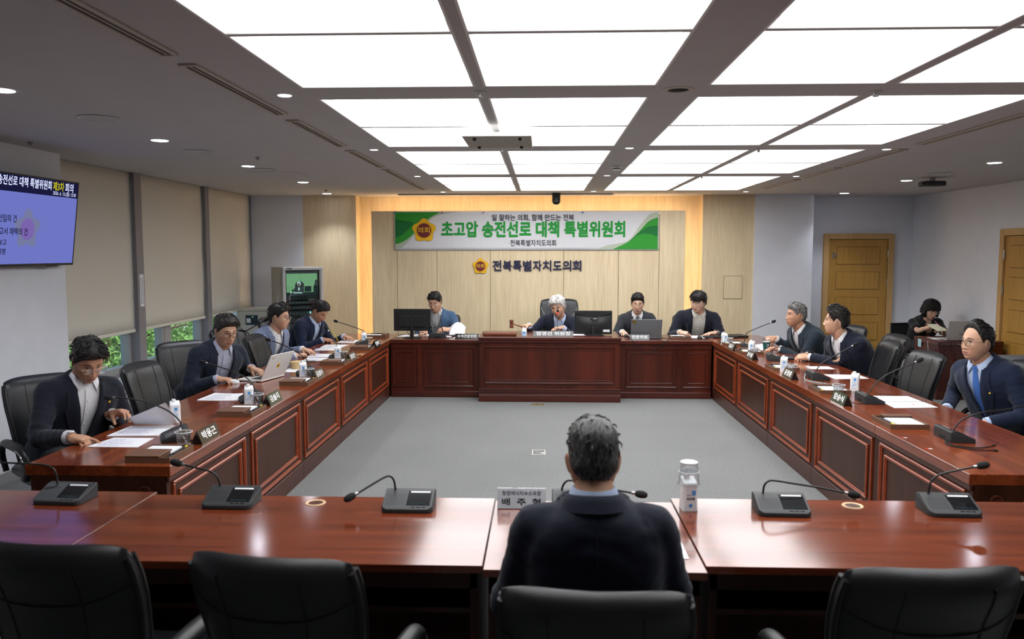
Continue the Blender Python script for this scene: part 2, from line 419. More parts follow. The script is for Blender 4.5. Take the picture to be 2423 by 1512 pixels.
# --- walls
sbox('wall_left', (-4.75, -2.3, 0), (-4.18, 6.85, ZC), MT['wall'])
sbox('wall_right', (5.71, -2.3, 0), (5.95, 12.9, ZC), MT['wall'])
sbox('wall_behind_camera', (-4.7, -2.5, 0), (5.95, -2.3, ZC), MT['wall'])
sbox('wall_window_corner', (-4.75, 12.0, 0), (-3.61, 12.25, ZC), MT['wall'])
sbox('wall_white_pier', (3.145, 11.97, 0), (4.0, 12.7, ZC), MT['wall'])
sbox('wall_door', (4.0, 12.55, 0), (5.71, 12.75, ZC), MT['wall'])
sbox('wall_panel_left', (-3.61, 12.0, 0), (-2.80, 12.4, ZC), MT['panel'])
o = sbox('wall_panel_right', (2.385, 12.0, 0), (3.145, 12.4, ZC), MT['panel'])
h = MB(); h.box((2.715, 11.99, 1.11), (2.985, 12.0, 1.445), .002); h.build('access_panel', MT['panel'], o)
h = MB(); h.frame(2.709, 2.991, 1.104, 1.451, .006, 11.9985, 12.0005, 1, 0); h.build('panel_gap', MT['seam'], o)
sbox('wall_niche', (-2.80, 12.27, 0), (2.385, 12.4, ZC), MT['panel'])
# central raised panel made of veneered boards with open joints
wb_ = sbox('wall_back', (-2.50, 11.885, 0), (2.07, 12.06, 2.37), MT['seam'])
seams = [-2.54, -2.158, -1.562, -.766, .327, 1.132, 1.728, 2.108]
for k in range(7):
    b_ = MB(); b_.box((seams[k] + .0028, 11.85, 0), (seams[k + 1] - .0028, 11.883, 2.41), .0015); b_.build('veneer_board', MT['panel'], wb_)
MT['warm_strip'] = emit('warm_led_strip', (1.0, .66, .36), COVE_POWER)
s_ = MB()
s_.box((-2.515, 12.02, .05), (-2.503, 12.05, 2.35)); s_.box((2.073, 12.02, .05), (2.085, 12.05, 2.35)); s_.box((-2.49, 12.02, 2.373), (2.06, 12.05, 2.385))
st = s_.build('led_strip', MT['warm_strip'], wb_); st['label'] = 'warm glowing light strip behind the raised wall panel'
# cover plate over the emblem wall on the ceiling
p_ = MB(); p_.box((-2.10, 11.66, ZC - .02), (1.03, 11.76, ZC), .003); struct(p_.build('trim_1', MT['ceiling']), 'long flat plate on the ceiling above the banner')

# --- window wall: three bays, sash frames, panes, handles
def bay(k, y0, y1, split):
    t = struct(sbox('window_%d' % k, (-4.56, y0, .46), (-4.44, y1, .52), MT['alu'], .004, kind=False))
    f = MB()
    def sash(a, b):
        f.box((-4.55, a, .52), (-4.46, a + .055, 2.6)); f.box((-4.55, b - .055, .52), (-4.46, b, 2.6)); f.box((-4.55, a + .055, .52), (-4.46, b - .055, .585)); f.box((-4.55, a + .055, .965), (-4.47, b - .055, 1.02)); f.box((-4.55, a + .055, 2.55), (-4.46, b - .055, 2.6))
        g = MB(); g.box((-4.525, a + .05, .58), (-4.515, b - .05, 2.56)); g.build('pane', MT['pane'], t)
        h_ = MB(); c = (a + b) / 2 + .1
        h_.box((-4.46, c - .05, .585), (-4.40, c + .05, .60), .003); h_.tube([(-4.42, c - .09, .60), (-4.40, c - .085, .645), (-4.40, c + .1, .65), (-4.41, c + .11, .60)], .009, 8)
        h_.build('window_handle', MT['cream'], t, 40)
    e = [y0] + split + [y1]
    for a, b in zip(e[:-1], e[1:]): sash(a + (.0 if a == y0 else .06), b - (.0 if b == y1 else .06))
    for c in split: f.box((-4.56, c - .06, .52), (-4.455, c + .06, 2.6))
    f.build('sash_frame', MT['alu2'], t)
bay(1, 6.85, 8.45, []); bay(2, 8.60, 10.25, [9.27]); bay(3, 10.37, 11.93, [11.15])
for i, (a, b) in enumerate(((8.45, 8.60), (10.25, 10.37), (11.93, 12.0))):
    sbox('trim_%d' % (i + 2), (-4.58, a, 0), (-4.36 if i < 2 else -4.40, b, ZC), MT['alu'], .003)
sbox('wall_under_window', (-4.75, 6.85, 0), (-4.56, 12.0, .46), MT['wall'])
sbox('wall_over_window', (-4.75, 6.85, 2.6), (-4.44, 12.0, ZC), MT['wall'])
bl = ['nearest the television', 'between the two grey mullions', 'nearest the corner']
for i, (a, b) in enumerate(((6.86, 8.44), (8.61, 10.24), (10.38, 11.92))):
    t = thing('roller_blind', 'beige roller blind drawn down over the window, %s' % bl[i], 'blind', (-4.405, (a + b) / 2, .95), 0, 'roller blinds of the window wall')
    w = (b - a) / 2; g = MB()
    P = [[(.004 * math.sin(j * 1.1 + i) * math.sin(u * 5.5 + i * 2), -w + 2 * w * u / 20, .02 + 1.678 * j / 12) for u in range(21)] for j in range(13)]
    g.grid(P); ob = g.build('cloth', MT['blind'], t, 60, recalc=False)
    sd = ob.modifiers.new('thick', 'SOLIDIFY'); sd.thickness = .002
    g = MB(); g.box((-.008, -w, -.012), (.008, w, .022), .004); g.build('bottom_bar', MT['blind'], t)
    g = MB(); g.cyl((-.03, -w, 1.66), (-.03, w, 1.66), .022, 14); g.build('roller', MT['alu2'], t, 50)
# notice sticker on the first mullion
nt_ = MB(); nt_.box((-4.36, 8.49, 1.21), (-4.358, 8.575, 1.56)); ns = nt_.build('notice_strip', MT['paper']); tag(ns, 'narrow white printed notice stuck on the grey window mullion', 'notice')
g = MB()
for r in range(2):
    for k in range(13): g.box((-4.3579, 8.505 + r * .035, 1.24 + k * .022), (-4.3572, 8.522 + r * .035, 1.255 + k * .022))
g.build('print', MT['ink'], ns)
# heater cabinets under the windows
hs = [6.86, 7.92, 9.02, 10.1, 11.28]
hl = ['nearest the television pillar', 'second from the television pillar', 'second from the white control box', 'beside the white control box']
for k in range(4):
    a, b = hs[k], hs[k + 1]
    t = thing('heater_cabinet', 'low cream heater cabinet under the windows, %s' % hl[k], 'cabinet', (-4.18, (a + b) / 2, 0), 0, 'heater cabinets along the windows')
    w = (b - a) / 2 - .002; g = MB(); g.box((-.245, -w, .05), (.23, w, .415), .006); g.build('body', MT['cream'], t)
    g = MB(); g.box((-.245, -w, .418), (.25, w, .49), .008); g.build('top_cover', MT['white'], t)
    g = MB(); g.box((.231, -w + .02, .07), (.238, w - .02, .40), .003); g.build('front_door', MT['cream'], t)
    g = MB(); g.box((.05, -w + .1, .4905), (.13, w - .1, .492)); g.build('vent_slot', MT['gap'], t)
    g = MB()
    n = 24
    for q in range(n): g.box((.05, -w + .1 + (2 * w - .2) * q / n, .491), (.13, -w + .1 + (2 * w - .2) * (q + .55) / n, .497))
    g.build('vent_grille', MT['cream'], t)
    g = MB(); g.box((-.22, -w + .02, 0), (.2, w - .02, .05)); g.build('plinth', MT['gap'], t)
    g = MB(); g.box((.2502, .12, .44), (.2512, .2, .465)); g.build('name_sticker', MT['paper'], t)
MT['groove'] = mat('dark_oak_joint', (.10, .048, .010), .6, noise_amt=0)
# --- doors
def door(k, leaf_w, H, M_, hinge_right):
    """local frame: x across, leaf front towards -y"""
    root = MB(); w = leaf_w / 2; fw = .083
    root.box((-w - fw, -.03, 0), (-w, .12, H + fw), .004); root.box((w, -.03, 0), (w + fw, .12, H + fw), .004); root.box((-w, -.03, H), (w, .12, H + fw), .004)
    r = root.build('door_%d' % k, MT['doorframe']); r.matrix_world = M_; struct(r)
    g = MB(); g.box((-w + .004, .0, .008), (w - .004, .045, H - .005), .002); lf = g.build('door_leaf', MT['door'], r)
    for z0 in (.05, .444, .838, 1.232, 1.617):
        g = MB(); g.box((-w * .73, -.006, z0), (w * .73, .0, z0 + .265), .004); g.build('door_panel', MT['door'], lf)
        g = MB(); g.frame(-w * .73 - .006, w * .73 + .006, z0 - .006, z0 + .271, .005, -.0008, .0005, 1, 0); g.build('panel_groove', MT['groove'], lf)
    for z0 in (.394, 1.182, .79):
        pass
    s = -1 if hinge_right else 1
    g = MB(); g.lathe([(.045, 0), (.045, .012), (.03, .02), (.018, .022), (.016, .05)], 20); 
    g2 = MB(); g2.M = Matrix.Translation((s * (w - .075), 0, .965)) @ Matrix.Rotation(PI / 2, 4, 'X')
    g2.lathe([(.045, 0), (.045, .012), (.03, .02), (.018, .022), (.016, .05)], 20)
    g2.M = None
    x = s * (w - .075); g2.tube([(x, -.05, .965), (x - s * .02, -.055, .967), (x - s * .08, -.055, .962), (x - s * .12, -.05, .958)], [.014, .013, .011, .009], 10)
    g2.build('door_handle', MT['chrome'], lf, 40)
    g = MB(); g.box((x - .018, -.012, 1.70), (x + .018, 0, 1.80), .006); g.cyl((x, -.012, 1.765), (x, -.03, 1.765), .012); g.box((x, -.035, 1.757), (x + .06, -.024, 1.77), .004); g.build('door_latch', MT['steel'], lf, 40)
    for z0 in (1.72, 1.28, .25):
        g = MB(); g.cyl((-s * (w - .001), -.012, z0), (-s * (w - .001), -.012, z0 + .11), .011, 10); g.build('hinge', MT['steel'], lf, 40)
    g = MB(); g.frame(-w - .001, w + .001, -.05, H + .001, .008, .001, .004, 1, 0); g.build('door_gap', MT['gap'], r)
door(1, .90, 2.003, Matrix.Translation((4.88, 12.52, 0)), True)
door(2, .90, 2.003, Matrix.Translation((5.68, 9.57, 0)) @ Matrix.Rotation(-PI / 2, 4, 'Z'), False)
# baseboards
for n_, a, b in (('baseboard_right', (5.695, -2.3, 0), (5.71, 9.03, .09)), ('baseboard_left', (-4.18, -2.3, 0), (-4.165, 6.85, .09)), ('baseboard_door', (4.0, 12.535, 0), (4.34, 12.55, .09)), ('baseboard_pier', (3.145, 11.955, 0), (4.0, 11.97, .09))):
    sbox(n_, a, b, MT['alu2'])
# --- outside
MT['leafg'] = mat('pine_green', (.20, .34, .09), .8, noise_amt=.5, nscale=3)
MT['bark'] = mat('pine_bark', (.12, .08, .05), .9, noise_amt=.3)
MT['ground'] = mat('pale_car_park', (.34, .33, .31), .9, noise_amt=.15, nscale=1)
gr = sbox('ground_outside', (-60, -20, -5.2), (-5.2, 90, -5), MT['ground'])
def tree(x, y, h, r, seed, label):
    q = random.Random(seed); t = thing('pine_tree', label, 'tree', (x, y, -5), 0, 'pines outside the windows')
    g = MB(); top = h - r; pts = [(0, 0, 0), (.15, .1, h * .4), (-.1, .2, h * .75), (.1, .1, h)]
    g.tube(bez(pts, 4), [.16 - .1 * i / 13 for i in range(13)], 7); 
    for k in range(7):
        a = q.uniform(0, 6.28); z = h * q.uniform(.45, .95); g.tube([(0, .1, z), (math.cos(a) * r * .5, math.sin(a) * r * .5, z + .3), (math.cos(a) * r * .9, math.sin(a) * r * .9, z + .45)], [.06, .04, .02], 5)
    g.build('trunk', MT['bark'], t, 60)
    vs_, fs = [], []
    for k in range(4200):
        a = q.uniform(0, 6.28); u = q.uniform(-1, 1); lay = round(q.uniform(0, 6)) / 6
        rr = r * (1 - .45 * lay) * math.sqrt(q.random()) ; z = h * (.40 + .62 * lay) + q.gauss(0, .16)
        c = Vector((math.cos(a) * rr, math.sin(a) * rr, z + .25 * (rr / r)))
        for m_ in range(3):
            d = Vector((q.gauss(0, 1), q.gauss(0, 1), q.gauss(.5, .8))).normalized() * q.uniform(.08, .17); e = d.orthogonal().normalized() * .022
            n0 = len(vs_); vs_ += [tuple(c - e), tuple(c + e), tuple(c + d)]; fs.append((n0, n0 + 1, n0 + 2))
    me = bpy.data.meshes.new('foliage'); me.from_pydata(vs_, [], fs); me.materials.append(MT['leafg'])
    o = link(bpy.data.objects.new('foliage', me), t); o['kind'] = 'stuff'
for i, (x, y, h, r, lb) in enumerate(((-8.6, 15.3, 5.7, 1.7, 'nearest pine outside, seen in the pane beside the wall pillar'), (-10.0, 19.6, 5.6, 1.7, 'second pine outside, seen under the middle blind'), (-9.6, 23.6, 5.6, 1.6, 'third pine outside, seen beside the window mid post'), (-10.2, 28.2, 5.7, 1.9, 'furthest pine outside, seen under the blind near the corner'), (-13.5, 17.2, 5.2, 1.9, 'pine outside in the second row behind the nearest pine'), (-13.5, 32.0, 5.4, 2.2, 'pine outside in the second row behind the furthest pine'))):
    tree(x, y, h, r, 11 + i, lb)
MT['render'] = mat('pale_render', (.55, .56, .58), .8, noise_amt=.05)
MT['farglass'] = mat('far_window_glass', (.05, .08, .11), .2, noise_amt=.1)
for i, (x, y, w, d, h, lb) in enumerate(((-24, 44, 9, 6, 5.0, 'low pale building far beyond the pines'), (-30, 66, 12, 8, 6.2, 'taller pale building far beyond the low one'))):
    t = thing('far_building', lb, 'building', (x, y, -5), .35, None)
    g = MB(); g.box((-w / 2, -d / 2, 0), (w / 2, d / 2, h), .05); g.build('wall', MT['render'], t)
    g = MB(); g.box((-w / 2 - .2, -d / 2 - .2, h), (w / 2 + .2, d / 2 + .2, h + .25)); g.build('roof', MT['alu'], t)
    for k in range(5):
        for z in (1.0, 3.2):
            g = MB(); g.box((-w / 2 + .6 + k * (w - 1) / 5, -d / 2 - .03, z), (-w / 2 + .6 + k * (w - 1) / 5 + 1.1, -d / 2 + .05, z + 1.2)); g.build('window', MT['farglass'], t)
# ================================================================ CEILING FIXTURES
MT['down'] = emit('downlight_lens', (.86, .88, 1.0), 55.0)
MT['down_dim'] = emit('small_downlight_lens', (.95, .95, 1.0), 6.0)
MT['fix'] = mat('ceiling_fixture_white', (.55, .54, .53), .5, noise_amt=.02)
MT['slotrim'] = mat('beige_slot_rim', (.46, .41, .35), .5, noise_amt=.03)
def downlight(x, y, r, lens, label, power=0.0, grp='round recessed downlights'):
    t = thing('downlight', label, 'downlight', (x, y, ZC), 0, grp)
    g = MB(); g.lathe([(r * .80, -.002), (r * 1.0, -.004), (r * 1.12, 0), (r * 1.12, .002), (r * .80, .002)], 28); g.build('trim_ring', MT['fix'], t, 40)
    g = MB(); g.lathe([(r * .80, -.004), (.001, -.004)], 28, cap=True); g.build('lens', lens, t)
    if power:
        d = bpy.data.lights.new('downlight_lamp', 'SPOT'); d.energy = power; d.spot_size = math.radians(105); d.spot_blend = .9; d.shadow_soft_size = r * .8; d.color = (.86, .9, 1.0)
        o = bpy.data.objects.new('downlight_lamp', d); C.objects.link(o); o.location = (x, y, ZC - .03)
lb = ['over the near left chairs', 'nearest the television', 'between the two round speakers', 'past the furthest round speaker', 'by the tan panel over the rack']
for i, (x, y) in enumerate(((-2.84, 4.17), (-2.91, 6.055), (-2.907, 7.88), (-2.904, 9.69), (-3.116, 11.55))): downlight(x, y, .075, MT['down'], 'bright recessed downlight on the blind side, ' + lb[i], DOWN_POWER)
lb = ['nearest the camera side', 'beside the small projector', 'in front of the oak door']
for i, (x, y) in enumerate(((4.304, 7.847), (4.325, 9.729), (4.357, 11.765))): downlight(x, y, .075, MT['down'], 'bright recessed downlight on the door side, ' + lb[i], DOWN_POWER)
for i, (x, y) in enumerate(((-1.397, 4.36), (-1.395, 6.66), (-1.395, 8.98), (-1.395, 11.3), (.713, 6.63), (.72, 8.97), (.72, 11.25), (2.845, 6.79), (2.843, 9.13), (2.859, 11.4))):
    side = 'blind side margin' if x < 0 else ('wide middle beam' if x < 2 else 'door side margin')
    downlight(x, y, .042, MT['down'] if i == 0 else MT['down_dim'], 'small downlight on the %s of the lit grid, %s from the table' % (side, {4: 'first', 6: 'second', 8: 'third', 9: 'third', 11: 'last'}[int(y)]), 6.0 if i == 0 else 0, 'small downlights of the lit grid')
t = thing('downlight', 'unlit round lamp with dark opening in the wide middle ceiling beam', 'downlight', (.712, 4.29, ZC))
g = MB(); g.lathe([(.055, -.001), (.06, -.006), (.085, -.003), (.088, .002), (.055, .002)], 28); g.build('trim_ring', MT['slotrim'], t, 40)
g = MB(); g.lathe([(.055, -.0015), (.02, -.0008)], 24); g.build('opening', MT['gap'], t)
# smoke detector and sprinklers
t = thing('smoke_detector', 'white smoke detector on the wide middle ceiling beam', 'smoke detector', (.733, 8.01, ZC))
g = MB(); g.lathe([(.055, .0), (.055, -.012), (.048, -.02)], 24); g.build('base', MT['fix'], t, 40)
g = MB(); g.lathe([(.034, -.02), (.034, -.036), (.026, -.048), (.001, -.05)], 20); g.build('sensor', MT['fix'], t, 40)
g = MB(); g.lathe([(.036, -.024), (.0362, -.032)], 20, cap=False); g.build('sensor_slit', MT['gap'], t)
for i, (x, y) in enumerate(((-.33, 4.31), (-.328, 6.62), (-.328, 8.98), (1.765, 4.375), (1.78, 6.72), (1.778, 9.05))):
    t = thing('sprinkler', 'tiny ceiling sprinkler on the thin beam, %s, %s crossing from the table' % ('nearer the blinds' if x < 0 else 'nearer the doors', ['first', 'second', 'third'][i % 3]), 'sprinkler', (x, y, ZC), 0, 'sprinklers of the lit grid')
    g = MB(); g.lathe([(.034, .0), (.034, -.004), (.02, -.008)], 18); g.build('flange', MT['fix'], t, 40)
    g = MB(); g.lathe([(.012, -.006), (.010, -.022), (.016, -.024), (.016, -.028), (.001, -.029)], 14); g.build('nozzle', MT['steel'], t, 40)
for i, (x, y, lb) in enumerate(((-2.55, 7.15, 'beside the middle round speaker'), (-2.95, 10.9, 'near the tan panel over the rack'), (-3.95, 6.1, 'above the television'))):
    t = thing('sprinkler', 'tiny grey sprinkler head in the plain ceiling ' + lb, 'sprinkler', (x, y, ZC)); g = MB(); g.lathe([(.022, 0), (.022, -.004), (.008, -.02), (.012, -.024), (.001, -.025)], 14); g.build('nozzle', MT['alu'], t, 40)
# round ceiling speakers
for i, (x, y) in enumerate(((-2.806, 5.03), (-2.906, 6.72), (-2.86, 8.2), (4.296, 8.865))):
    t = thing('ceiling_speaker', ['largest round flush speaker in the ceiling, nearest the table', 'round flush speaker in the ceiling just past the downlight by the television', 'round flush speaker in the ceiling beside the square access hatch', 'round flush speaker in the ceiling near the small projector'][i], 'speaker', (x, y, ZC), 0, 'round ceiling speakers')
    g = MB(); g.lathe([(.118, 0), (.122, -.006), (.11, -.008), (.106, -.003)], 32, cap=False); g.build('rim', MT['fix'], t, 40)
    g = MB(); g.lathe([(.106, -.003), (.001, -.005)], 32); g.build('grille', MT['ceiling'], t, 40)
# access hatches: hairline outlines in the plaster
for (x, y, w, d, lb) in ((-2.87, 8.72, .52, .60, 'square access hatch outline in the ceiling beside a round speaker'), (-3.98, 11.62, .62, .42, 'access hatch outline in the ceiling at the window corner')):
    t = thing('access_hatch', lb, 'hatch', (x, y, ZC)); g = MB(); g.box((-w / 2 + .006, -d / 2 + .006, -.002), (w / 2 - .006, d / 2 - .006, .002)); g.build('hatch_cover', MT['ceiling'], t)
    g = MB(); g.frame(-w / 2, w / 2, -d / 2, d / 2, .005, -.001, .002, 2, 0); g.build('hatch_joint', MT['alu'], t)
# linear air slots
def slot(x, a, b, label, grp):
    t = thing('air_diffuser', label, 'air diffuser', (x, (a + b) / 2, ZC), 0, grp); w, d = .043, (b - a) / 2
    g = MB(); g.frame(-w, w, -d, d, .019, -.012, .0, 2, .003); g.build('rim', MT['slotrim'], t)
    g = MB(); g.box((-w + .019, -d + .019, -.004), (w - .019, d - .019, -.002)); g.build('slot', MT['gap'], t)
    g = MB(); g.box((-.004, -d + .019, -.009), (.004, d - .019, -.004)); g.build('vane', MT['slotrim'], t)
on = ['nearest the camera', 'second', 'third', 'fourth', 'fifth', 'furthest']
for i, (a, b) in enumerate(((2.0, 3.455), (3.623, 4.935), (5.152, 6.419), (6.682, 8.0), (8.206, 9.67), (9.8, 10.84))): slot(-1.605, a, b, 'long narrow air slot in the ceiling, blind side row, ' + (on[i] if i in (0, 5) else on[i] + ' from the camera'), 'air slots along the blind side')
on = ['nearest the camera', 'second from the camera', 'third from the camera', 'furthest']
for i, (a, b) in enumerate(((4.4, 6.463), (6.773, 8.06), (8.215, 9.30), (9.5, 10.8))): slot(2.975, a, b, 'long narrow air slot in the ceiling, door side row, ' + on[i], 'air slots along the door side')
# speckled hanging plate below the light grid
MT['speckle'] = carpet_mat('speckled_board', (.22, .205, .175), (.66, .62, .54))
t = thing('hanging_plate', 'speckled grey board with four dark knobs hanging under the light grid', 'mount plate', (-.305, 5.70, 2.585))
g = MB(); g.box((-.228, -.305, -.012), (.228, .305, .012), .004); g.build('board', MT['speckle'], t)
g = MB()
for s in (-1, 1): g.box((s * .228, -.305, -.012), (s * .234, .305, .014)); g.box((-.234, s * .305, -.012), (.234, s * .311, .014))
g.build('pale_edge', MT['coffer'], t)
for sx in (-1, 1):
    for sy in (-1, 1): g = MB(); g.lathe([(.012, -.012), (.012, -.026), (.008, -.03)], 12, (sx * .155, sy * .21, 0)); g.build('knob', MT['plastic'], t, 40)
g = MB(); g.cyl((0, 0, .012), (0, 0, .065), .03, 16); g.build('post', MT['fix'], t, 40)
g = MB(); g.rings([[(-.2, -.28, .013), (.2, -.28, .013), (.2, .28, .013), (-.2, .28, .013)], [(-.04, -.06, .05), (.04, -.06, .05), (.04, .06, .05), (-.04, .06, .05)]]); g.build('bracket', MT['coffer'], t)
# dome camera above the banner
t = thing('dome_camera', 'black ceiling camera hanging above the banner', 'camera', (.206, 11.60, ZC))
g = MB(); g.lathe([(.062, 0), (.062, -.05), (.056, -.055)], 24); g.build('base', MT['plastic'], t, 40)
g = MB(); g.lathe([(.055, -.055), (.06, -.075), (.06, -.12), (.05, -.148), (.03, -.162), (.001, -.166)], 24); g.build('swivel_head', MT['plastic'], t, 40)
g = MB(); g.M = Matrix.Translation((0, -.058, -.115)) @ Matrix.Rotation(PI / 2, 4, 'X'); g.lathe([(.026, -.01), (.026, .012), (.02, .014), (.001, .012)], 20); g.build('camera_lens', MT['leather'], t, 40)
g = MB(); g.box((-.03, -.0635, -.045), (.03, -.061, -.035)); g.build('status_strip', MT['plastic_g'], t)
# small projector
t = thing('projector', 'small flat projector on the ceiling at the door side', 'projector', (4.445, 9.35, ZC))
g = MB(); g.box((-.12, -.09, -.10), (.12, .09, -.045), .012); g.build('case', MT['plastic_g'], t, 30)
g = MB(); g.cyl((0, 0, -.045), (0, 0, 0), .03, 16); g.build('mount', MT['fix'], t, 40)
g = MB(); g.M = Matrix.Translation((-.11, -.05, -.075)) @ Matrix.Rotation(-PI / 2, 4, 'Y'); g.lathe([(.02, 0), (.02, .03), (.001, .028)], 16); g.build('projector_lens', MT['plastic'], t, 40)
# ================================================================ DESKS
ZT = .72
YS = [3.89, 5.0, 6.15, 7.35, 8.57, 9.75]
nth = ['nearest the front table', 'second from the front table', 'third from the front table', 'fourth from the front table', 'at the far corner']
def side_desk(k, left):
    a, b = YS[k], YS[k + 1]; s = 1 if left else -1      # local +x points into the square
    t = thing('conference_desk', 'red-brown panelled desk unit of the row by the %s, %s' % ('blinds' if left else 'doors', nth[k]), 'desk', ((-1.88 if left else 2.09), (a + b) / 2, 0), 0 if left else PI, 'panelled desk units along the %s' % ('blinds' if left else 'doors'))
    w = (b - a) / 2 - .0015; D = .755
    g = MB(); g.box((-D, -w, .665), (0, w, ZT), .0022); g.build('top', MT['desk_top'], t)
    g = MB(); g.box((-.045, -w, .10), (-.02, w, .665)); g.build('front_panel', MT['desk_panel'], t)
    g = MB(); g.box((-.045, -w, .0), (-.008, w, .135), .003); g.build('plinth', MT['desk_base'], t)
    g = MB(); g.box((-.03, -w, .635), (-.006, w, .665), .004); g.build('cornice', MT['desk_base'], t)
    o = .055; g = MB(); g.frame(-w + o, w - o, .155, .625, .014, -.022, -.006, 0, .004); g.frame(-w + o + .014, w - o - .014, .169, .611, .009, -.022, -.012, 0, .003); g.build('outer_moulding', MT['mould'], t)
    o = .125; g = MB(); g.frame(-w + o, w - o, .208, .566, .014, -.022, -.006, 0, .004); g.frame(-w + o + .014, w - o - .014, .222, .552, .009, -.022, -.012, 0, .003); g.build('inner_moulding', MT['mould'], t)
    near = -w if left else w; sg = -1 if left else 1
    for e in (-1, 1):
        g = MB(); g.box((-D + .03, e * (w - .022), 0), (-.045, e * w, .665)); g.build('end_panel', MT['desk_panel'], t)
    if k == 0:     # the open end faces the camera: low moulding and a round cable cover
        e = -1 if left else 1
        g = MB(); g.frame(-D + .12, -.14, .20, .52, .014, e * w - .008, e * w + .008, 1, .003); g.build('end_moulding', MT['mould'], t)
        g = MB(); g.M = Matrix.Translation((-.135, e * w, .585)) @ Matrix.Rotation(-e * PI / 2, 4, 'X'); g.lathe([(.032, 0), (.032, .006), (.026, .008), (.024, .004), (.001, .004)], 24); g.build('cable_cover', MT['desk_base'], t, 40)
    g = MB(); g.box((-.30, -w + .022, .40), (-.046, w - .022, .42)); g.build('shelf', MT['desk_panel'], t)
for k in range(5): side_desk(k, True); side_desk(k, False)

def frame_pair(g1, g2, x0, x1, z0, z1, y):
    g1.frame(x0, x1, z0, z1, .014, y - .012, y + .006, 1, .004); g1.frame(x0 + .014, x1 - .014, z0 + .014, z1 - .014, .008, y - .006, y + .006, 1, .002)
    o = .06; g2.frame(x0 + o, x1 - o, z0 + .055, z1 - .06, .010, y - .007, y + .006, 1, .003)
def wing(name, label, x0, x1, spans, Y=9.785):
    t = thing(name, label, 'desk', ((x0 + x1) / 2, Y, 0)); c = (x0 + x1) / 2; a, b = x0 - c, x1 - c
    g = MB(); g.box((a, -.025, .675), (b, .70, ZT), .004); g.build('top', MT['mah_x'], t)
    g = MB(); g.box((a, 0, .06), (b, .025, .675)); g.build('front_panel', MT['mah'], t)
    g = MB(); g.box((a, -.018, 0), (b, .02, .078), .003); g.build('plinth', MT['mah_x'], t)
    g1 = MB(); g2 = MB()
    for (p, q) in spans: frame_pair(g1, g2, p - c, q - c, .128, .628, 0)
    g1.build('outer_moulding', MT['mah_x'], t); g2.build('inner_moulding', MT['mah_x'], t)
    for x in (a, b - .025): g = MB(); g.box((x, .025, 0), (x + .025, .66, .675)); g.build('end_panel', MT['mah'], t)
    return t
wing('secretary_desk', 'dark mahogany desk wing between the chairperson desk and the blind side row', -1.875, -.762, ((-1.86, -1.535), (-1.47, -.835)))
wing('staff_desk', 'dark mahogany desk wing between the chairperson desk and the door side row', .955, 2.085, ((1.035, 1.672), (1.735, 2.075)))
# corner tops that fill the two back corners
for n_, lb, x0, x1 in (('corner_table', 'mahogany corner top between the blind side row and the secretary desk', -2.62, -1.878), ('corner_table', 'mahogany corner top between the door side row and the staff desk', 2.088, 2.84)):
    t = thing(n_, lb, 'table', ((x0 + x1) / 2, 10.12, 0)); w = (x1 - x0) / 2
    g = MB(); g.box((-w, -.366, .665), (w, .36, ZT), .004); g.build('top', MT['desk_top'], t)
    for e in (-1, 1): g = MB(); g.box((e * (w - .05), -.33, 0), (e * (w - .02), .33, .665)); g.build('side_panel', MT['desk_panel'], t)
# chairperson desk with carved bands
t = thing('chair_desk', 'raised dark mahogany chairperson desk with two carved bands', 'desk', (.0965, 9.52, 0)); HW = .853
g = MB(); g.box((-HW - .005, -.03, .765), (HW + .005, .74, .785), .006); g.build('top', MT['mah_x'], t)
g = MB(); g.box((-HW + .015, 0, .08), (HW - .015, .03, .765)); g.build('front_panel', MT['mah'], t)
g = MB(); g.box((-HW, -.03, 0), (HW, .02, .082), .004); g.build('plinth', MT['mah_x'], t)
def carved(z0, z1):
    g = MB(); g.box((-HW, -.014, z0), (HW, .02, z1), .002); g.build('band_board', MT['mah_x'], t)
    g = MB(); h_ = z1 - z0; p = .0335; n = int(2 * HW / p)
    for k in range(n):
        cx = -HW + (k + .5) * 2 * HW / n
        for r in (.0155, .0085):
            pts = [(cx + r * math.cos(a), -.015, z0 + h_ * .16 + r * 1.65 * math.sin(a)) for a in [PI * i / 6 for i in range(7)]]
            g.tube(pts, .0026, 5)
    ob = g.build('carved_pattern', MT['mah_x'], t, 60); ob['kind'] = 'stuff'
carved(.727, .763); carved(.088, .145)
g = MB()
for z in (.72, .148, .083): g.box((-HW - .004, -.024, z), (HW + .004, .02, z + .009), .003)
g.box((-HW - .006, -.03, .757), (HW + .006, .02, .767), .003); g.build('band_moulding', MT['mah_x'], t)
g1 = MB(); g1.frame(-HW + .068, HW - .068, .215, .672, .016, -.014, .01, 1, .004); g1.frame(-HW + .084, HW - .084, .231, .656, .010, -.008, .01, 1, .003); g1.build('outer_moulding', MT['mah_x'], t)
g2 = MB(); g2.frame(-HW + .115, HW - .115, .255, .632, .008, -.006, .01, 1, .002); g2.build('inner_moulding', MT['mah_x'], t)
g = MB(); g.M = Matrix.Translation((.085, -.001, .692)) @ Matrix.Rotation(PI / 2, 4, 'X'); g.lathe([(.011, 0), (.011, .003), (.008, .004), (.001, .002)], 16); g.build('cable_hole', MT['gap'], t)
for e in (-1, 1): g = MB(); g.box((e * (HW - .03), .03, 0), (e * (HW - .002), .70, .765)); g.build('end_panel', MT['mah'], t)
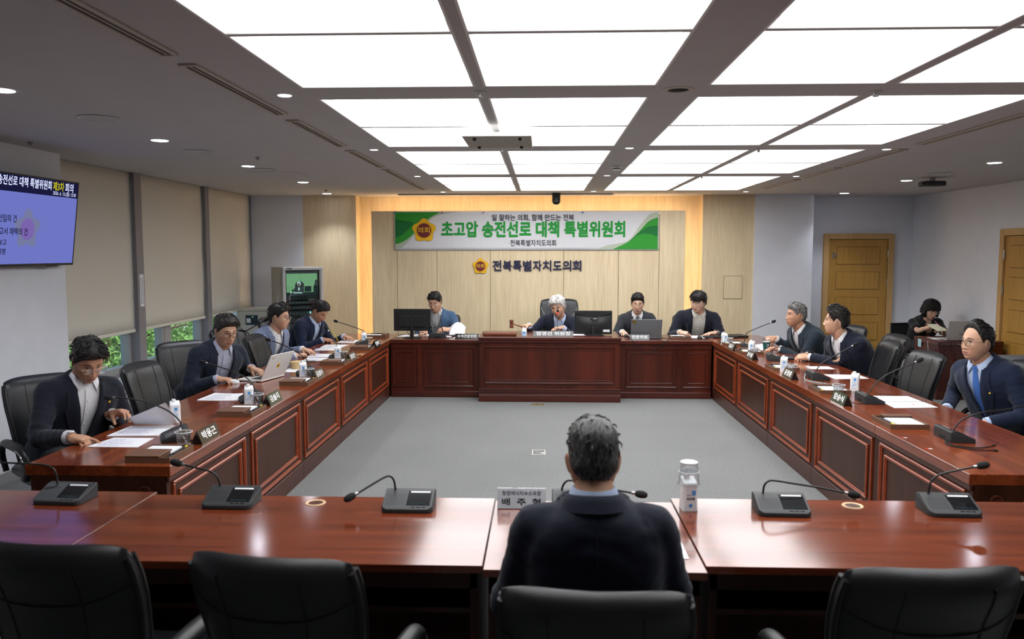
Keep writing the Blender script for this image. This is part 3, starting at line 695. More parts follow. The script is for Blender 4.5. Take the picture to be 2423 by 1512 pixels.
# front tables, seen from the user's side
def front_table(label, x0, x1, y0, y1, zt=ZT):
    t = thing('meeting_table', label, 'table', ((x0 + x1) / 2, (y0 + y1) / 2, 0), 0, 'plain tables of the front row'); w = (x1 - x0) / 2 - .0005; d = (y1 - y0) / 2
    g = MB(); g.box((-w, -d, zt - .028), (w, d, zt), .0012); g.build('top', MT['desk_top_x'], t)
    g = MB(); g.box((-w + .02, -d + .03, zt - .095), (w - .02, -d + .05, zt - .028)); g.build('apron', MT['desk_panel'], t)
    for e in (-1, 1): g = MB(); g.box((e * (w - .015), -d + .03, 0), (e * (w - .045), d - .02, zt - .028)); g.build('side_panel', MT['desk_panel'], t)
    g = MB(); g.box((-w + .045, d - .06, .06), (w - .045, d - .04, zt - .028)); g.build('modesty_panel', MT['desk_panel'], t)
    g = MB(); g.box((-w + .045, -d + .14, zt - .235), (w - .045, d - .06, zt - .215)); g.build('shelf', MT['desk_base'], t)
    return t
front_table('polished front table under the two microphones at the camera left', -3.25, -1.735, 2.68, 3.462)
t2 = front_table('polished front table with a grommet, to the left of the name sign', -1.73, -.202, 2.665, 3.425)
front_table('short polished front table before the seated witness', -.198, .566, 2.64, 3.405, ZT - .003)
t4 = front_table('polished front table with a grommet, to the right of the seated witness', .57, 2.085, 2.69, 3.455)
front_table('polished front table at the far right end of the front row', 2.09, 3.55, 2.70, 3.46)
MT['grommet'] = mat('pale_wood_grommet', (.62, .42, .24), .45, noise_amt=.05)
for tt, gx, gy in ((t2, -.974, 3.331), (t4, 1.331, 3.377)):
    lx, ly = gx - tt.location.x, gy - tt.location.y
    g = MB(); g.lathe([(.031, .0005), (.034, .003), (.042, .003), (.044, .0005)], 28, (lx, ly, ZT), cap=False); g.build('grommet_ring', MT['grommet'], tt, 40)
    g = MB(); g.lathe([(.031, .0012), (.001, .0008)], 24, (lx, ly, ZT)); g.build('grommet_hole', MT['desk_base'], tt)
# floor box and brass plate in the carpet
t = thing('floor_box', 'pale flush socket box in the grey carpet behind the witness', 'floor box', (-.022, 7.06, 0))
g = MB(); g.frame(-.06, .06, -.09, .09, .008, 0, .004, 2, .001); g.build('frame', MT['cream'], t); g = MB(); g.box((-.052, -.082, 0), (.052, .082, .002)); g.build('lid', MT['carpet'], t); g = MB(); g.box((.02, -.04, .002), (.05, .0, .003)); g.build('lid_handle', MT['cream'], t)
MT['brass'] = mat('dull_brass', (.26, .18, .06), .45, metal=.8, noise_amt=.3, nscale=80)
t = thing('floor_plate', 'small brass socket plate on the carpet before the chairperson desk', 'floor plate', (-.04, 9.33, 0))
g = MB(); g.box((-.075, -.03, 0), (.075, .03, .006), .002); g.build('plate', MT['brass'], t)
for e in (-1, 1): g = MB(); g.lathe([(.014, .006), (.012, .009), (.001, .009)], 14, (e * .035, 0, 0)); g.build('socket_cap', MT['brass'], t, 40)
# ================================================================ OFFICE CHAIRS
def pad(W0, W1, H, T, zb, yb, recl, wrap, n=36, m=18, e=.55, corner=.05, roll=0.0):
    """upholstered back pad as closed rings: widths W0..W1 (half), height H, thickness T"""
    rs = []
    for i in range(m + 1):
        v = i / m; q = 1.0
        if v < .08: q = math.sqrt(max(0, 1 - (1 - v / .08) ** 2)) * .9 + .1
        if v > .9: q = math.sqrt(max(0, 1 - ((v - .9) / .1) ** 2)) * .92 + .08
        w = (W0 + (W1 - W0) * min(1, v * 1.5) ** .8); r = []
        for j in range(n):
            a = 2 * PI * j / n; u = math.copysign(abs(math.cos(a)) ** e, math.cos(a)); s = math.copysign(abs(math.sin(a)) ** .75, math.sin(a))
            t = T * .5 * q * (1 - .25 * abs(u) ** 4) * (1 + roll * math.exp(-((v - .87) / .12) ** 2) * (1 if s < 0 else .4))
            x = u * w * (1 - .06 * max(0, (v - .8) / .2) ** 2)
            y = yb - math.sin(recl) * H * v + wrap * u * u + s * t + .018 * math.sin(v * PI) 
            z = zb + math.cos(recl) * H * v - corner * max(0, v - .55) * abs(u) ** 5
            r.append((x, y, z))
        rs.append(r)
    return rs
def surf(W0, W1, H, T, zb, yb, recl, wrap, side, v, u, off=.002, roll=0.0, corner=.05):
    """a point on the front (side=1) or rear (side=-1) face of such a pad"""
    w = (W0 + (W1 - W0) * min(1, v * 1.5) ** .8); q = 1 if v < .9 else math.sqrt(max(0, 1 - ((v - .9) / .1) ** 2)) * .92 + .08
    t = T * .5 * q * (1 - .25 * abs(u) ** 4) * (1 + roll * math.exp(-((v - .87) / .12) ** 2) * (1 if side < 0 else .4)) + off
    uu = 1 - abs(u) ** 3.6; sh = max(0, uu) ** .5 ** .75
    return (u * w * (1 - .06 * max(0, (v - .8) / .2) ** 2), yb - math.sin(recl) * H * v + wrap * u * u + side * t * (max(0, 1 - abs(u) ** 3.6)) ** .4 + .018 * math.sin(v * PI), zb + math.cos(recl) * H * v - corner * max(0, v - .55) * abs(u) ** 5)
MT['mesh_back'] = mat('black_mesh_cloth', (.018, .019, .02), .85, noise_amt=.3, nscale=300)
def make_chair(name, label, exec_=False, arm_z=.625):
    t = thing(name, label, 'chair')
    H = .60 if exec_ else .545; zb = .47; recl = math.radians(13); yb = -.205; W0, W1 = (.215, .255) if exec_ else (.20, .243); T = .10; wr = .055; rl = .25
    A = (W0, W1, H, T, zb, yb, recl, wr)
    g = MB(); g.rings(pad(*A, roll=rl)); g.build('backrest', MT['leather'], t, 60)
    g = MB()
    for side in (1, -1):
        for u in (-.48, .48): g.tube([surf(*A, side, .03 + .89 * k / 20, u * (1 - .12 * (1 - k / 20)), .0005, rl) for k in range(21)], .0028, 5)
    v0 = .66
    g.tube([surf(*A, -1, v0 + .13 * (abs(-.95 + 1.9 * k / 24)) ** 3.0, -.95 + 1.9 * k / 24, .001, rl) for k in range(25)], .0032, 5)
    if not exec_:
        g.tube([surf(*A, 1, .16 + .03 * abs(-.9 + 1.8 * k / 20), -.9 + 1.8 * k / 20, .0005, rl) for k in range(21)], .003, 5)
    g.build('seam', MT['leather2'], t, 60)
    for s in (-1, 1):
        for dy in (.015, -.017):
            P = []
            for k in range(19):
                v = .02 + .93 * k / 18; x, y, z = surf(*A, 1, v, s * .985, 0, 0); P.append((x - s * .003, yb - math.sin(recl) * H * v + wr + dy + .018 * math.sin(v * PI), z))
            g = MB(); g.tube(P, .010, 7); g.build('side_piping', MT['leather2'], t, 60)
    if exec_:   # wings folded at the head of the backrest, white stitching
        for s in (-1, 1):
            g = MB(); g.tube([surf(*A, 1, v, s * u, .002, rl) for u, v in [(.97 - .50 * (k / 14) ** 1.6, .93 - .42 * (k / 14) ** .8) for k in range(15)]], .0035, 5); g.build('wing_stitching', MT['greymetal'], t, 60)
    g = MB(); g.box((-.245, -.20, .39), (.245, .27, .485), .035); g.build('seat', MT['leather'], t, 40)
    g = MB(); g.box((-.2, -.16, .35), (.2, .2, .39), .01); g.build('seat_plate', MT['plastic'], t, 30)
    for s in (-1, 1):
        P = bez([(s * .262, -.20, .43), (s * .272, -.225, .53), (s * .28, -.17, arm_z - .01), (s * .283, -.03, arm_z), (s * .283, .12, arm_z - .015), (s * .278, .185, arm_z - .07), (s * .27, .16, .50), (s * .25, .08, .42)], 5)
        g = MB(); n = len(P); g.tube(P, [.019 + .011 * math.exp(-((i - n * .42) / (n * .2)) ** 2) for i in range(n)], 10, flat=.75, up=(0, 0, 1)); a = g.build('armrest', MT['plastic'], t, 60)
        g = MB(); g.tube([p + Vector((s * .021, 0, -.004)) for p in P[4:-6]], .0045, 6); st_ = g.build('metal_strip', MT['chrome'], a, 60)
    g = MB(); g.lathe([(.03, .10), (.03, .20), (.022, .205), (.022, .35)], 18); g.build('gas_column', MT['plastic'], t, 40)
    for k in range(5):
        a = 2 * PI * k / 5 + .3; d = Vector((math.cos(a), math.sin(a), 0))
        g = MB(); g.tube([d * .02 + Vector((0, 0, .12)), d * .15 + Vector((0, 0, .105)), d * .30 + Vector((0, 0, .075))], [.03, .024, .016], 8, flat=.7); g.build('leg', MT['plastic'], t, 50)
        g = MB(); e = Vector((-d.y, d.x, 0))
        for s in (-1, 1): g.cyl(d * .30 + e * (s * .008) + Vector((0, 0, .028)), d * .30 + e * (s * .026) + Vector((0, 0, .028)), .028, 14)
        g.cyl(d * .30 + Vector((0, 0, .03)), d * .30 + Vector((0, 0, .075)), .008, 8); g.build('caster', MT['plastic'], t, 40)
    return t
CH0 = make_chair('office_chair', 'black leather office chair turned inward in the left foreground, by the table end microphone')
def chair(x, y, rz, label): return dup(CH0, (x, y, 0), rz, label, 'black leather office chairs')
CH0['group'] = 'black leather office chairs'
CH0.location = (-1.36, 2.40, 0); CH0.rotation_euler = (0, 0, math.radians(-4))
chair(-.69, 2.33, math.radians(-7.8), 'empty black leather office chair left of the seated witness, facing the front table')
chair(.145, 2.15, math.radians(-2.7), 'black leather office chair under the man seen from behind')
chair(1.0, 2.32, math.radians(4), 'empty black leather office chair right of the seated witness, facing the front table')
FX, FNX = -PI / 2, PI / 2        # facing +X, facing -X
chair(-3.04, 4.875, math.atan2(-0.8, -0.6), 'black leather office chair under the man turning a page')
chair(-2.64, 5.62, FX - .06, 'empty black leather office chair between the page-turning man and the laptop user')
chair(-3.03, 6.845, math.atan2(-0.76, -0.65), 'black leather office chair under the man with the white laptop')
chair(-2.52, 7.62, FX, 'empty black leather office chair between the laptop user and the man in the striped jacket')
chair(-3.09, 8.19, math.atan2(-0.92, -0.38), 'black leather office chair under the man in the striped jacket')
chair(-3.11, 9.64, math.atan2(-0.86, -0.5), 'black leather office chair under the man writing in the far corner')
chair(3.16, 8.79, math.atan2(0.93, -0.32), 'black leather office chair under the grey-haired man at the door side')
chair(3.19, 7.87, FNX, 'black leather office chair under the man with clasped hands')
chair(2.88, 7.30, FNX - .1, 'empty black leather office chair beside the man with clasped hands')
chair(2.84, 6.48, FNX + .08, 'empty black leather office chair next to the man in the blue tie')
chair(3.45, 5.875, math.atan2(0.92, -0.4), 'black leather office chair under the man in the blue tie')
chair(-1.385, 10.88, math.atan2(0.05, -1), 'black leather office chair under the man in the blue jacket behind the left monitor')
chair(1.3, 10.98, math.atan2(0, -1), 'black leather office chair under the man with the grey laptop')
chair(2.055, 10.96, math.atan2(0.04, -1), 'black leather office chair under the man with the centre-parted fringe')
ex = make_chair('executive_chair', 'high-backed black leather chair with pale wing stitching under the gavel holder', True); ex.location = (.245, 10.9, 0); ex.rotation_euler = (0, 0, PI)
for ch_ in ex.children: pass
ex.scale = (1.04, 1.0, 1.09)
# mesh-backed task chair of the note taker
tc_ = t = thing('task_chair', 'black mesh-backed task chair under the woman taking notes', 'chair', (5.10, 10.98, 0), PI + .3)
g = MB(); g.frame(-.21, .21, .52, .95, .03, -.27, -.245, 1, .008); g.build('back_frame', MT['plastic'], t, 40)
g = MB(); g.box((-.185, -.262, .545), (.185, -.254, .925)); g.build('mesh_back', MT['mesh_back'], t)
g = MB(); g.box((-.235, -.21, .41), (.235, .25, .475), .025); g.build('seat', MT['mesh_back'], t, 40)
g = MB(); g.tube([(0, -.26, .56), (0, -.27, .45), (0, -.1, .38)], [.02, .02, .02], 8); g.build('back_support', MT['plastic'], t, 40)
for s in (-1, 1): g = MB(); g.box((s * .25, -.14, .64), (s * .315, .12, .665), .01); g.tube([(s * .28, .0, .64), (s * .28, 0, .45), (s * .2, 0, .40)], .014, 8); g.build('armrest', MT['plastic'], t, 40)
g = MB(); g.cyl((0, 0, .1), (0, 0, .41), .025, 14); g.build('gas_column', MT['steel'], t, 40)
for k in range(5):
    a = 2 * PI * k / 5; d = Vector((math.cos(a), math.sin(a), 0))
    g = MB(); g.tube([d * .02 + Vector((0, 0, .11)), d * .3 + Vector((0, 0, .075))], [.026, .015], 8); g.build('leg', MT['plastic'], t, 50)
    g = MB(); g.cyl(d * .3 + Vector((-d.y * .02, d.x * .02, .028)), d * .3 + Vector((d.y * .02, -d.x * .02, .028)), .028, 14); g.build('caster', MT['plastic'], t, 40)

tc_.scale = (1, 1, .87)
for o in C.objects:
    if o.name.startswith('office_chair') and o.location.y > 10.5: o.scale = (.95, 1, .93)
# ================================================================ THINGS ON THE DESKS
def text_mesh(body, size, m, name='lettering', parent=None, M_=None, bold=0.0, align='CENTER', depth=.0004, sx=1.0, width=None, spacing=1.0):
    c = bpy.data.curves.new('txt', 'FONT'); c.body = body; c.size = size; c.offset = 0; c.extrude = depth; c.align_x = align; c.align_y = 'CENTER'; c.space_character = spacing; c.resolution_u = 3
    o = bpy.data.objects.new('txt', c); me = ev(o); bpy.data.objects.remove(o); bpy.data.curves.remove(c)
    if bold > 0:     # heavier strokes: the same letters laid over themselves with tiny shifts
        v0 = np.zeros(len(me.vertices) * 3); me.vertices.foreach_get('co', v0); v0 = v0.reshape(-1, 3); f0 = [tuple(p.vertices) for p in me.polygons]; V = []; Fc = []
        for i, (dx, dy) in enumerate(((0, 0), (1, 0), (-1, 0), (0, 1), (0, -1), (.7, .7), (-.7, .7), (.7, -.7), (-.7, -.7))):
            k = len(V) * 0 + i * len(v0); V.append(v0 + np.array([dx * bold, dy * bold, -i * 6e-6])); Fc += [tuple(t + k for t in f) for f in f0]
        bpy.data.meshes.remove(me); me = bpy.data.meshes.new('txt'); me.from_pydata([tuple(p) for p in np.concatenate(V)], [], Fc); me.update()
    if width:
        xs = [v.co.x for v in me.vertices]; sx = width / (max(xs) - min(xs))
    if sx != 1: me.transform(Matrix.Diagonal((sx, 1, 1, 1)))
    if M_ is not None: me.transform(M_)
    me.materials.clear(); me.materials.append(m); me.name = name
    return link(bpy.data.objects.new(name, me), parent)
def Mx(loc, rx=0, ry=0, rz=0): return Matrix.Translation(loc) @ Euler((rx, ry, rz)).to_matrix().to_4x4()

# --- conference microphones; neck is given as world points
MT['screen_off'] = mat('dark_screen_glass', (.006, .007, .009), .12, noise_amt=0, coat=.3)
MT['screen_blue'] = emit('screen_status_line', (.12, .25, .3), .25)
def mic(label, neck, rz, zt=ZT, foam=.016, L=.055):
    N = [Vector(p) for p in neck]; R = Matrix.Rotation(rz, 3, 'Z'); off = R @ Vector((-.065, .05, 0))
    loc = Vector((N[0].x - off.x, N[0].y - off.y, zt)); t = thing('microphone', label, 'microphone', loc, rz, 'gooseneck conference microphones')
    W_, D_ = .107, .075
    g = MB(); top_ = lambda y: float(np.interp(y, [-D_, -D_ + .008, D_ - .035, D_ - .012, D_], [.0165, .0212, .0622, .0655, .060])); out = []
    for cx, cy, r_, a0 in ((W_ - .008, D_ - .008, .008, 0), (-W_ + .008, D_ - .008, .008, 90), (-W_ + .028, -D_ + .028, .028, 180), (W_ - .028, -D_ + .028, .028, 270)):
        for k in range(7): a = math.radians(a0 + 15 * k); out.append((cx + r_ * math.cos(a), cy + r_ * math.sin(a)))
    def rg(sc, dz, flat=None): return [(x * sc, y * sc, flat if flat is not None else top_(y * sc) - dz) for x, y in out]
    R0, R1, R2 = rg(1, 0, .002), rg(1, .006), rg(.975, .0); n_ = len(out); g.rings([R0, R1, rg(.992, .002), R2], True, False)
    g.add(R0, [tuple(range(n_ - 1, -1, -1))])
    ys_ = sorted({-D_ * .975, -D_ + .008, D_ - .035, D_ - .012, D_ * .975}); P_ = []
    for y in ys_:
        xs = [p[0] for p in R2 if True]; w_ = max(xs)
        if y < -D_ + .028 - 1e-6 and y < 0: dy = min(.028, abs(y + D_ - .028)); w_ = .975 * (W_ - .028 + math.sqrt(max(0, .028 ** 2 - dy * dy)))
        P_.append([(w_ * (-1 + 2 * k / 6), y, top_(y) - (.0 if abs(y) < D_ * .97 else .0003)) for k in range(7)])
    y1 = -D_ + .018; dy = abs(y1 + D_ - .028); w_ = .975 * (W_ - .028 + math.sqrt(.028 ** 2 - dy * dy)); P_.insert(2, [(w_ * (-1 + 2 * k / 6), y1, top_(y1)) for k in range(7)]); y1 = -D_ + .028; P_.insert(3, [(.975 * W_ * (-1 + 2 * k / 6), y1, top_(y1)) for k in range(7)])
    g.grid(P_); g.build('base', MT['plastic_g'], t, 35)
    g = MB(); g.box((-.055, D_ - .03, .0), (.04, D_ + .0008, .034), .008); g.build('cable_recess', MT['gap'], t)
    g = MB(); g.box((-W_ + .006, -D_ + .006, 0), (W_ - .006, D_ - .006, .003)); g.build('rubber_foot', MT['rubber'], t)
    sl = math.atan2(.041, 2 * D_ - .043); M_ = Mx((0, -D_ + .008, .0212), sl)      # sloped face frame: local y runs up the slope
    def on(x0, x1, y0, y1, h, name, m, bev=0):
        g = MB(); g.M = M_; g.box((x0, y0, -.001), (x1, y1, h), bev); return g.build(name, m, t)
    on(-.005, .095, .018, .112, .0016, 'screen', MT['screen_off'], .0005)
    on(.005, .088, .100, .109, .0021, 'label_strip', MT['paper'])
    on(.010, .080, .026, .029, .0019, 'status_line', MT['screen_blue'])
    g = MB(); g.M = M_
    for i in range(11):
        for j in range(9): g.box((-.092 + i * .0072, .02 + j * .0085, -.0005), (-.0890 + i * .0072, .0232 + j * .0085, .0006))
    o = g.build('speaker_grille', MT['plastic'], t); o['kind'] = 'stuff'
    for i in range(3): on(.018 + i * .022, .034 + i * .022, .004, .012, .0025, 'button', MT['plastic'], .0008)
    Ri = R.inverted(); P = [Ri @ (p - loc) for p in bez(neck, 5)]
    P[0].z = min(P[0].z, .05)
    k = max(2, int(len(P) * .06)); hd = (P[-1] - P[-2]).normalized()
    g = MB(); g.tube([P[0], P[0].lerp(P[k], .9)], [.0085, .0045], 10); n = len(P)
    g.tube(P, [.0045] * n, 8); g.build('gooseneck', MT['plastic'], t, 50)
    tip = P[-1]; g = MB(); g.tube([tip - hd * .012, tip + hd * .004], [.0075, .0075], 10); g.build('collar', MT['steel'], t, 40)
    g = MB(); rr = []
    for i in range(11):
        a = PI * i / 10; rr.append((max(.001, foam * math.sin(a) ** .7), L * (1 - math.cos(a)) / 2))
    q = Vector((0, 0, 1)).rotation_difference(hd).to_matrix().to_4x4(); g.M = Matrix.Translation(tip) @ q; g.lathe(rr, 16); g.build('windscreen', MT['rubber'], t, 60)
    return t
U = lambda l: [tuple(p) for p in l]
r60 = math.radians(-62)
mic('gooseneck microphone before the man turning a page, its head near his chest', [(-2.115, 4.56, .785), (-2.159, 4.56, .835), (-2.221, 4.56, .878), (-2.346, 4.56, .925), (-2.472, 4.56, .943), (-2.528, 4.56, .944)], r60)
mic('gooseneck microphone beside the second name plate of the blind side', [(-2.108, 5.75, .775), (-2.141, 5.75, .841), (-2.203, 5.75, .892), (-2.313, 5.75, .935), (-2.407, 5.75, .966), (-2.476, 5.75, .985)], r60)
mic('gooseneck microphone behind the white laptop, beside the third name plate', [(-2.07, 7.0, .771), (-2.095, 7.0, .835), (-2.144, 7.0, .88), (-2.234, 7.0, .937), (-2.329, 7.0, .982), (-2.418, 7.0, 1.012)], math.radians(-68))
mic('gooseneck microphone with straight neck before the man in the striped jacket', [(-2.07, 8.1, .775), (-2.112, 8.1, .852), (-2.142, 8.1, .905), (-2.172, 8.1, .957), (-2.202, 8.1, .998)], math.radians(-75))
mic('gooseneck microphone before the man writing in the far corner', [(-2.08, 9.3, .78), (-2.092, 9.3, .859), (-2.124, 9.3, .884), (-2.204, 9.3, .914), (-2.305, 9.3, .948), (-2.407, 9.3, .98)], math.radians(-75))
r90 = math.radians(88)
mic('gooseneck microphone at the far door side corner, its head raised over the staff desk', [(2.259, 8.93, .78), (2.27, 8.93, .855), (2.283, 8.93, .893), (2.319, 8.93, .922), (2.393, 8.93, .955), (2.485, 8.93, .993), (2.554, 8.93, 1.022)], math.radians(80))
mic('gooseneck microphone before the grey-haired man, its neck bent flat towards his arm', [(2.287, 8.0, .766), (2.309, 8.0, .819), (2.333, 8.0, .849), (2.366, 8.0, .857), (2.441, 8.0, .854), (2.546, 8.0, .837), (2.659, 8.0, .812)], math.radians(80))
mic('gooseneck microphone before the man with clasped hands, with a pale blue cable at its back', [(2.318, 6.8, .77), (2.343, 6.8, .816), (2.373, 6.8, .856), (2.411, 6.8, .885), (2.484, 6.8, .925), (2.571, 6.8, .976), (2.633, 6.8, 1.012)], r90)
mic('gooseneck microphone before the empty chair, beside the nearest door side name plate', [(2.328, 5.73, .771), (2.361, 5.73, .826), (2.403, 5.73, .879), (2.464, 5.73, .928), (2.542, 5.73, .968), (2.615, 5.73, .999), (2.667, 5.73, 1.023)], r90)
mic('gooseneck microphone at the near end of the door side desk, beside loose cables', [(2.348, 4.58, .766), (2.371, 4.58, .81), (2.398, 4.58, .842), (2.439, 4.58, .864), (2.528, 4.58, .892), (2.633, 4.58, .905), (2.749, 4.58, .93), (2.82, 4.58, .945)], r90)
mic('table microphone at the camera left end of the front row, neck leaving the frame', [(-2.14, 3.38, .77), (-2.151, 3.38, .834), (-2.172, 3.38, .853), (-2.2, 3.38, .862), (-2.284, 3.38, .867), (-2.38, 3.38, .87), (-2.456, 3.38, .873)], -.05)
mic('table microphone behind the second foreground chair, its dark screen unlit', [(-1.395, 3.35, .77), (-1.407, 3.35, .818), (-1.425, 3.35, .841), (-1.454, 3.35, .853), (-1.51, 3.35, .866), (-1.562, 3.35, .879)], 0)
mic('table microphone with its head drooping low left of the white name sign', [(-.624, 3.33, .77), (-.63, 3.325, .821), (-.643, 3.32, .843), (-.663, 3.31, .845), (-.707, 3.28, .825), (-.75, 3.25, .803), (-.775, 3.23, .792)], 0)
mic('table microphone half hidden behind the seated witness', [(.089, 3.36, .768), (.092, 3.36, .794), (.105, 3.36, .815), (.127, 3.36, .823), (.199, 3.35, .812), (.29, 3.33, .797), (.395, 3.31, .785)], 0, ZT - .003)
mic('table microphone with long neck bent right over the grommet', [(.939, 3.34, .77), (.944, 3.34, .813), (.958, 3.34, .832), (.982, 3.34, .838), (1.053, 3.335, .829), (1.172, 3.33, .812), (1.284, 3.32, .792)], -.03)
mic('table microphone at the camera right end of the front row, its head raised', [(1.636, 3.36, .77), (1.645, 3.36, .828), (1.662, 3.36, .852), (1.693, 3.36, .869), (1.762, 3.36, .886), (1.831, 3.36, .901)], -.03)
mic('gooseneck microphone before the man in the blue jacket, beside the left monitor', [(-1.252, 9.98, .77), (-1.251, 9.98, .837), (-1.267, 9.98, .858), (-1.315, 9.98, .863), (-1.38, 9.98, .86)], PI)
# the chairperson's microphone stands alone, red ring lit
MT['redlight'] = emit('red_ring_light', (1, .05, .06), 1.6)
t = thing('microphone', 'slender chairperson microphone with a glowing red ring before his chin', 'microphone', (.193, 9.86, .785), 0)
g = MB(); g.lathe([(.05, 0), (.05, .012), (.015, .022), (.008, .05)], 20); g.build('base', MT['plastic'], t, 40)
g = MB(); g.tube(bez([(0, 0, .03), (.003, .01, .12), (.004, .015, .2), (.006, .012, .255)], 5), .0045, 8); g.build('gooseneck', MT['steel'], t, 50)
g = MB(); g.lathe([(.010, 0), (.0115, .01), (.010, .02)], 14, (.0065, .012, .253)); g.build('light_ring', MT['redlight'], t, 40)
g = MB(); g.lathe([(.010, 0), (.014, .012), (.013, .03), (.001, .042)], 14, (.0065, .012, .273)); g.build('windscreen', MT['rubber'], t, 50)
# stray microphone on the window side behind the laptop user
t = thing('microphone_stand', 'thin black microphone on a curved stalk behind the empty chair by the control box', 'microphone', (-3.02, 7.98, 0))
g = MB(); g.lathe([(.12, 0), (.12, .015), (.02, .03)], 24); g.build('base', MT['plastic'], t, 40)
g = MB(); g.cyl((0, 0, .02), (0, 0, .86), .010, 10); g.build('stand_pole', MT['plastic'], t, 40)
g = MB(); g.tube(bez([(.03, 0, .80), (.03, 0, .92), (-.02, 0, .99), (-.07, 0, 1.0), (0, 0, 1.0), (.07, 0, 1.035), (.14, 0, 1.074), (.19, 0, 1.10)], 5), .0055, 8); g.tube(bez([(.06, 0, .80), (.055, 0, .93), (0, 0, 1.0), (-.06, 0, 1.005)], 5), .006, 8); g.build('stalk', MT['plastic'], t, 50)
g = MB(); g.tube([(.19, 0, 1.10), (.205, 0, 1.108), (.235, 0, 1.124), (.25, 0, 1.131)], [.008, .015, .015, .006], 12); g.build('windscreen', MT['rubber'], t, 50)

# --- triangular name plates
MT['plate_dark'] = mat('dark_bronze_plate', (.075, .06, .045), .25, metal=.5, noise_amt=.12, nscale=12)
MT['plate_blk'] = mat('black_plate', (.008, .008, .009), .22, noise_amt=.1, coat=.3)
MT['plate_green'] = mat('dark_green_plate', (.012, .030, .018), .2, noise_amt=.1, coat=.3)
MT['plate_grey'] = mat('grey_plate', (.17, .175, .18), .4, noise_amt=.05)
def plate(label, txt, loc, rz, L=.255, h=.077, w=.067, m='plate_dark', size=.052, spacing=1.25, col='whiteink', group='name plates on the side desks'):
    t = thing('name_plate', label, 'name plate', loc, rz, group)
    g = MB(); P = [(-w / 2, 0), (w / 2, 0), (.003, h), (-.003, h)]
    g.prism(P, 0, -L / 2, L / 2); o = g.build('plate', MT[m], t)
    e = .0006
    for s in (-1, 1): g = MB(); g.prism([(-w / 2 + .004, .003), (w / 2 - .004, .003), (0, h - .006)], 0, s * (L / 2 - .001), s * (L / 2 + e)); g.build('end_cap', MT['plate_blk'], t)
    a = math.atan2(h, w / 2 - .003)
    text_mesh(txt, size, MT[col], 'lettering', t, Mx((0, -w / 4 - .0015 - .0008, h / 2 + .0004), a), bold=.0012, width=L * .72)
    return t
pl = math.radians(90)
plate('bronze name plate of the man turning a page', '박용근', (-1.938, 4.468, ZT), pl)
plate('green-tinted name plate before the first empty chair of the blind side', '김슬지', (-1.936, 5.60, ZT), pl, m='plate_green')
plate('bronze name plate beside the white laptop', '김성수', (-1.932, 6.75, ZT), pl)
plate('bronze name plate of the man in the striped jacket', '권요안', (-1.915, 7.885, ZT), pl)
plate('black name plate of the man writing in the far corner', '전용태', (-1.90, 9.02, ZT), pl, m='plate_blk')
pr = math.radians(-90)
plate('bronze name plate at the far door side corner', '김동구', (2.125, 8.89, ZT), pr)
plate('bronze name plate of the grey-haired man', '윤수봉', (2.14, 8.137, ZT), pr)
plate('bronze name plate of the man with clasped hands', '윤정훈', (2.145, 6.895, ZT), pr)
plate('green-tinted name plate nearest the camera on the door side', '임승식', (2.153, 5.737, ZT), pr, m='plate_green')
def flatplate(label, txt, x0, x1, y, z, h, m, size, wf=.8, col='whiteink'):
    t = thing('name_plate', label, 'name plate', ((x0 + x1) / 2, y, z)); L = x1 - x0
    g = MB(); g.prism([(-.004, 0), (.05, 0), (.026, h), (.018, h)], 0, -L / 2, L / 2); g.build('plate', MT[m], t)
    a = math.atan2(h, .022); text_mesh(txt, size, MT[col], 'lettering', t, Mx((0, .0055, h / 2), a), bold=.0008, width=L * wf)
    return t
flatplate('black desk plate beside the left end of the chairperson desk', '수석전문위원', -1.083, -.785, 9.90, ZT, .062, 'plate_blk', .046)
flatplate('long grey desk plate before the gavel holder', '염영선 위원장', -.10, .384, 9.60, .785, .064, 'plate_grey', .05, .86)
flatplate('grey desk plate before the grey laptop', '전문위원', 1.097, 1.337, 9.87, ZT, .062, 'plate_grey', .046)
# white sign of the witness
MT['acryl'] = clear('sign_acrylic', (.96, .97, .98), .03, .4)
t = thing('name_sign', 'white paper name sign in a clear holder left of the witness', 'name plate', (-.083, 3.30, ZT))
g = MB(); g.prism([(-.012, 0), (.05, 0), (.022, .078), (.019, .078)], 0, -.102, .102); g.build('holder', MT['paper'], t)
g = MB(); g.prism([(-.016, 0), (-.0135, 0), (.019, .080), (.0165, .080)], 0, -.103, .103); g.build('clear_cover', MT['acryl'], t)
a = math.atan2(.078, .031)
text_mesh('청정에너지수소과장', .021, MT['black'], 'lettering', t, Mx((0, .0105, .058), a), bold=.0001, width=.165)
text_mesh('배  주  현', .032, MT['black'], 'lettering', t, Mx((0, -.0035, .024), a), bold=.0006, width=.165)

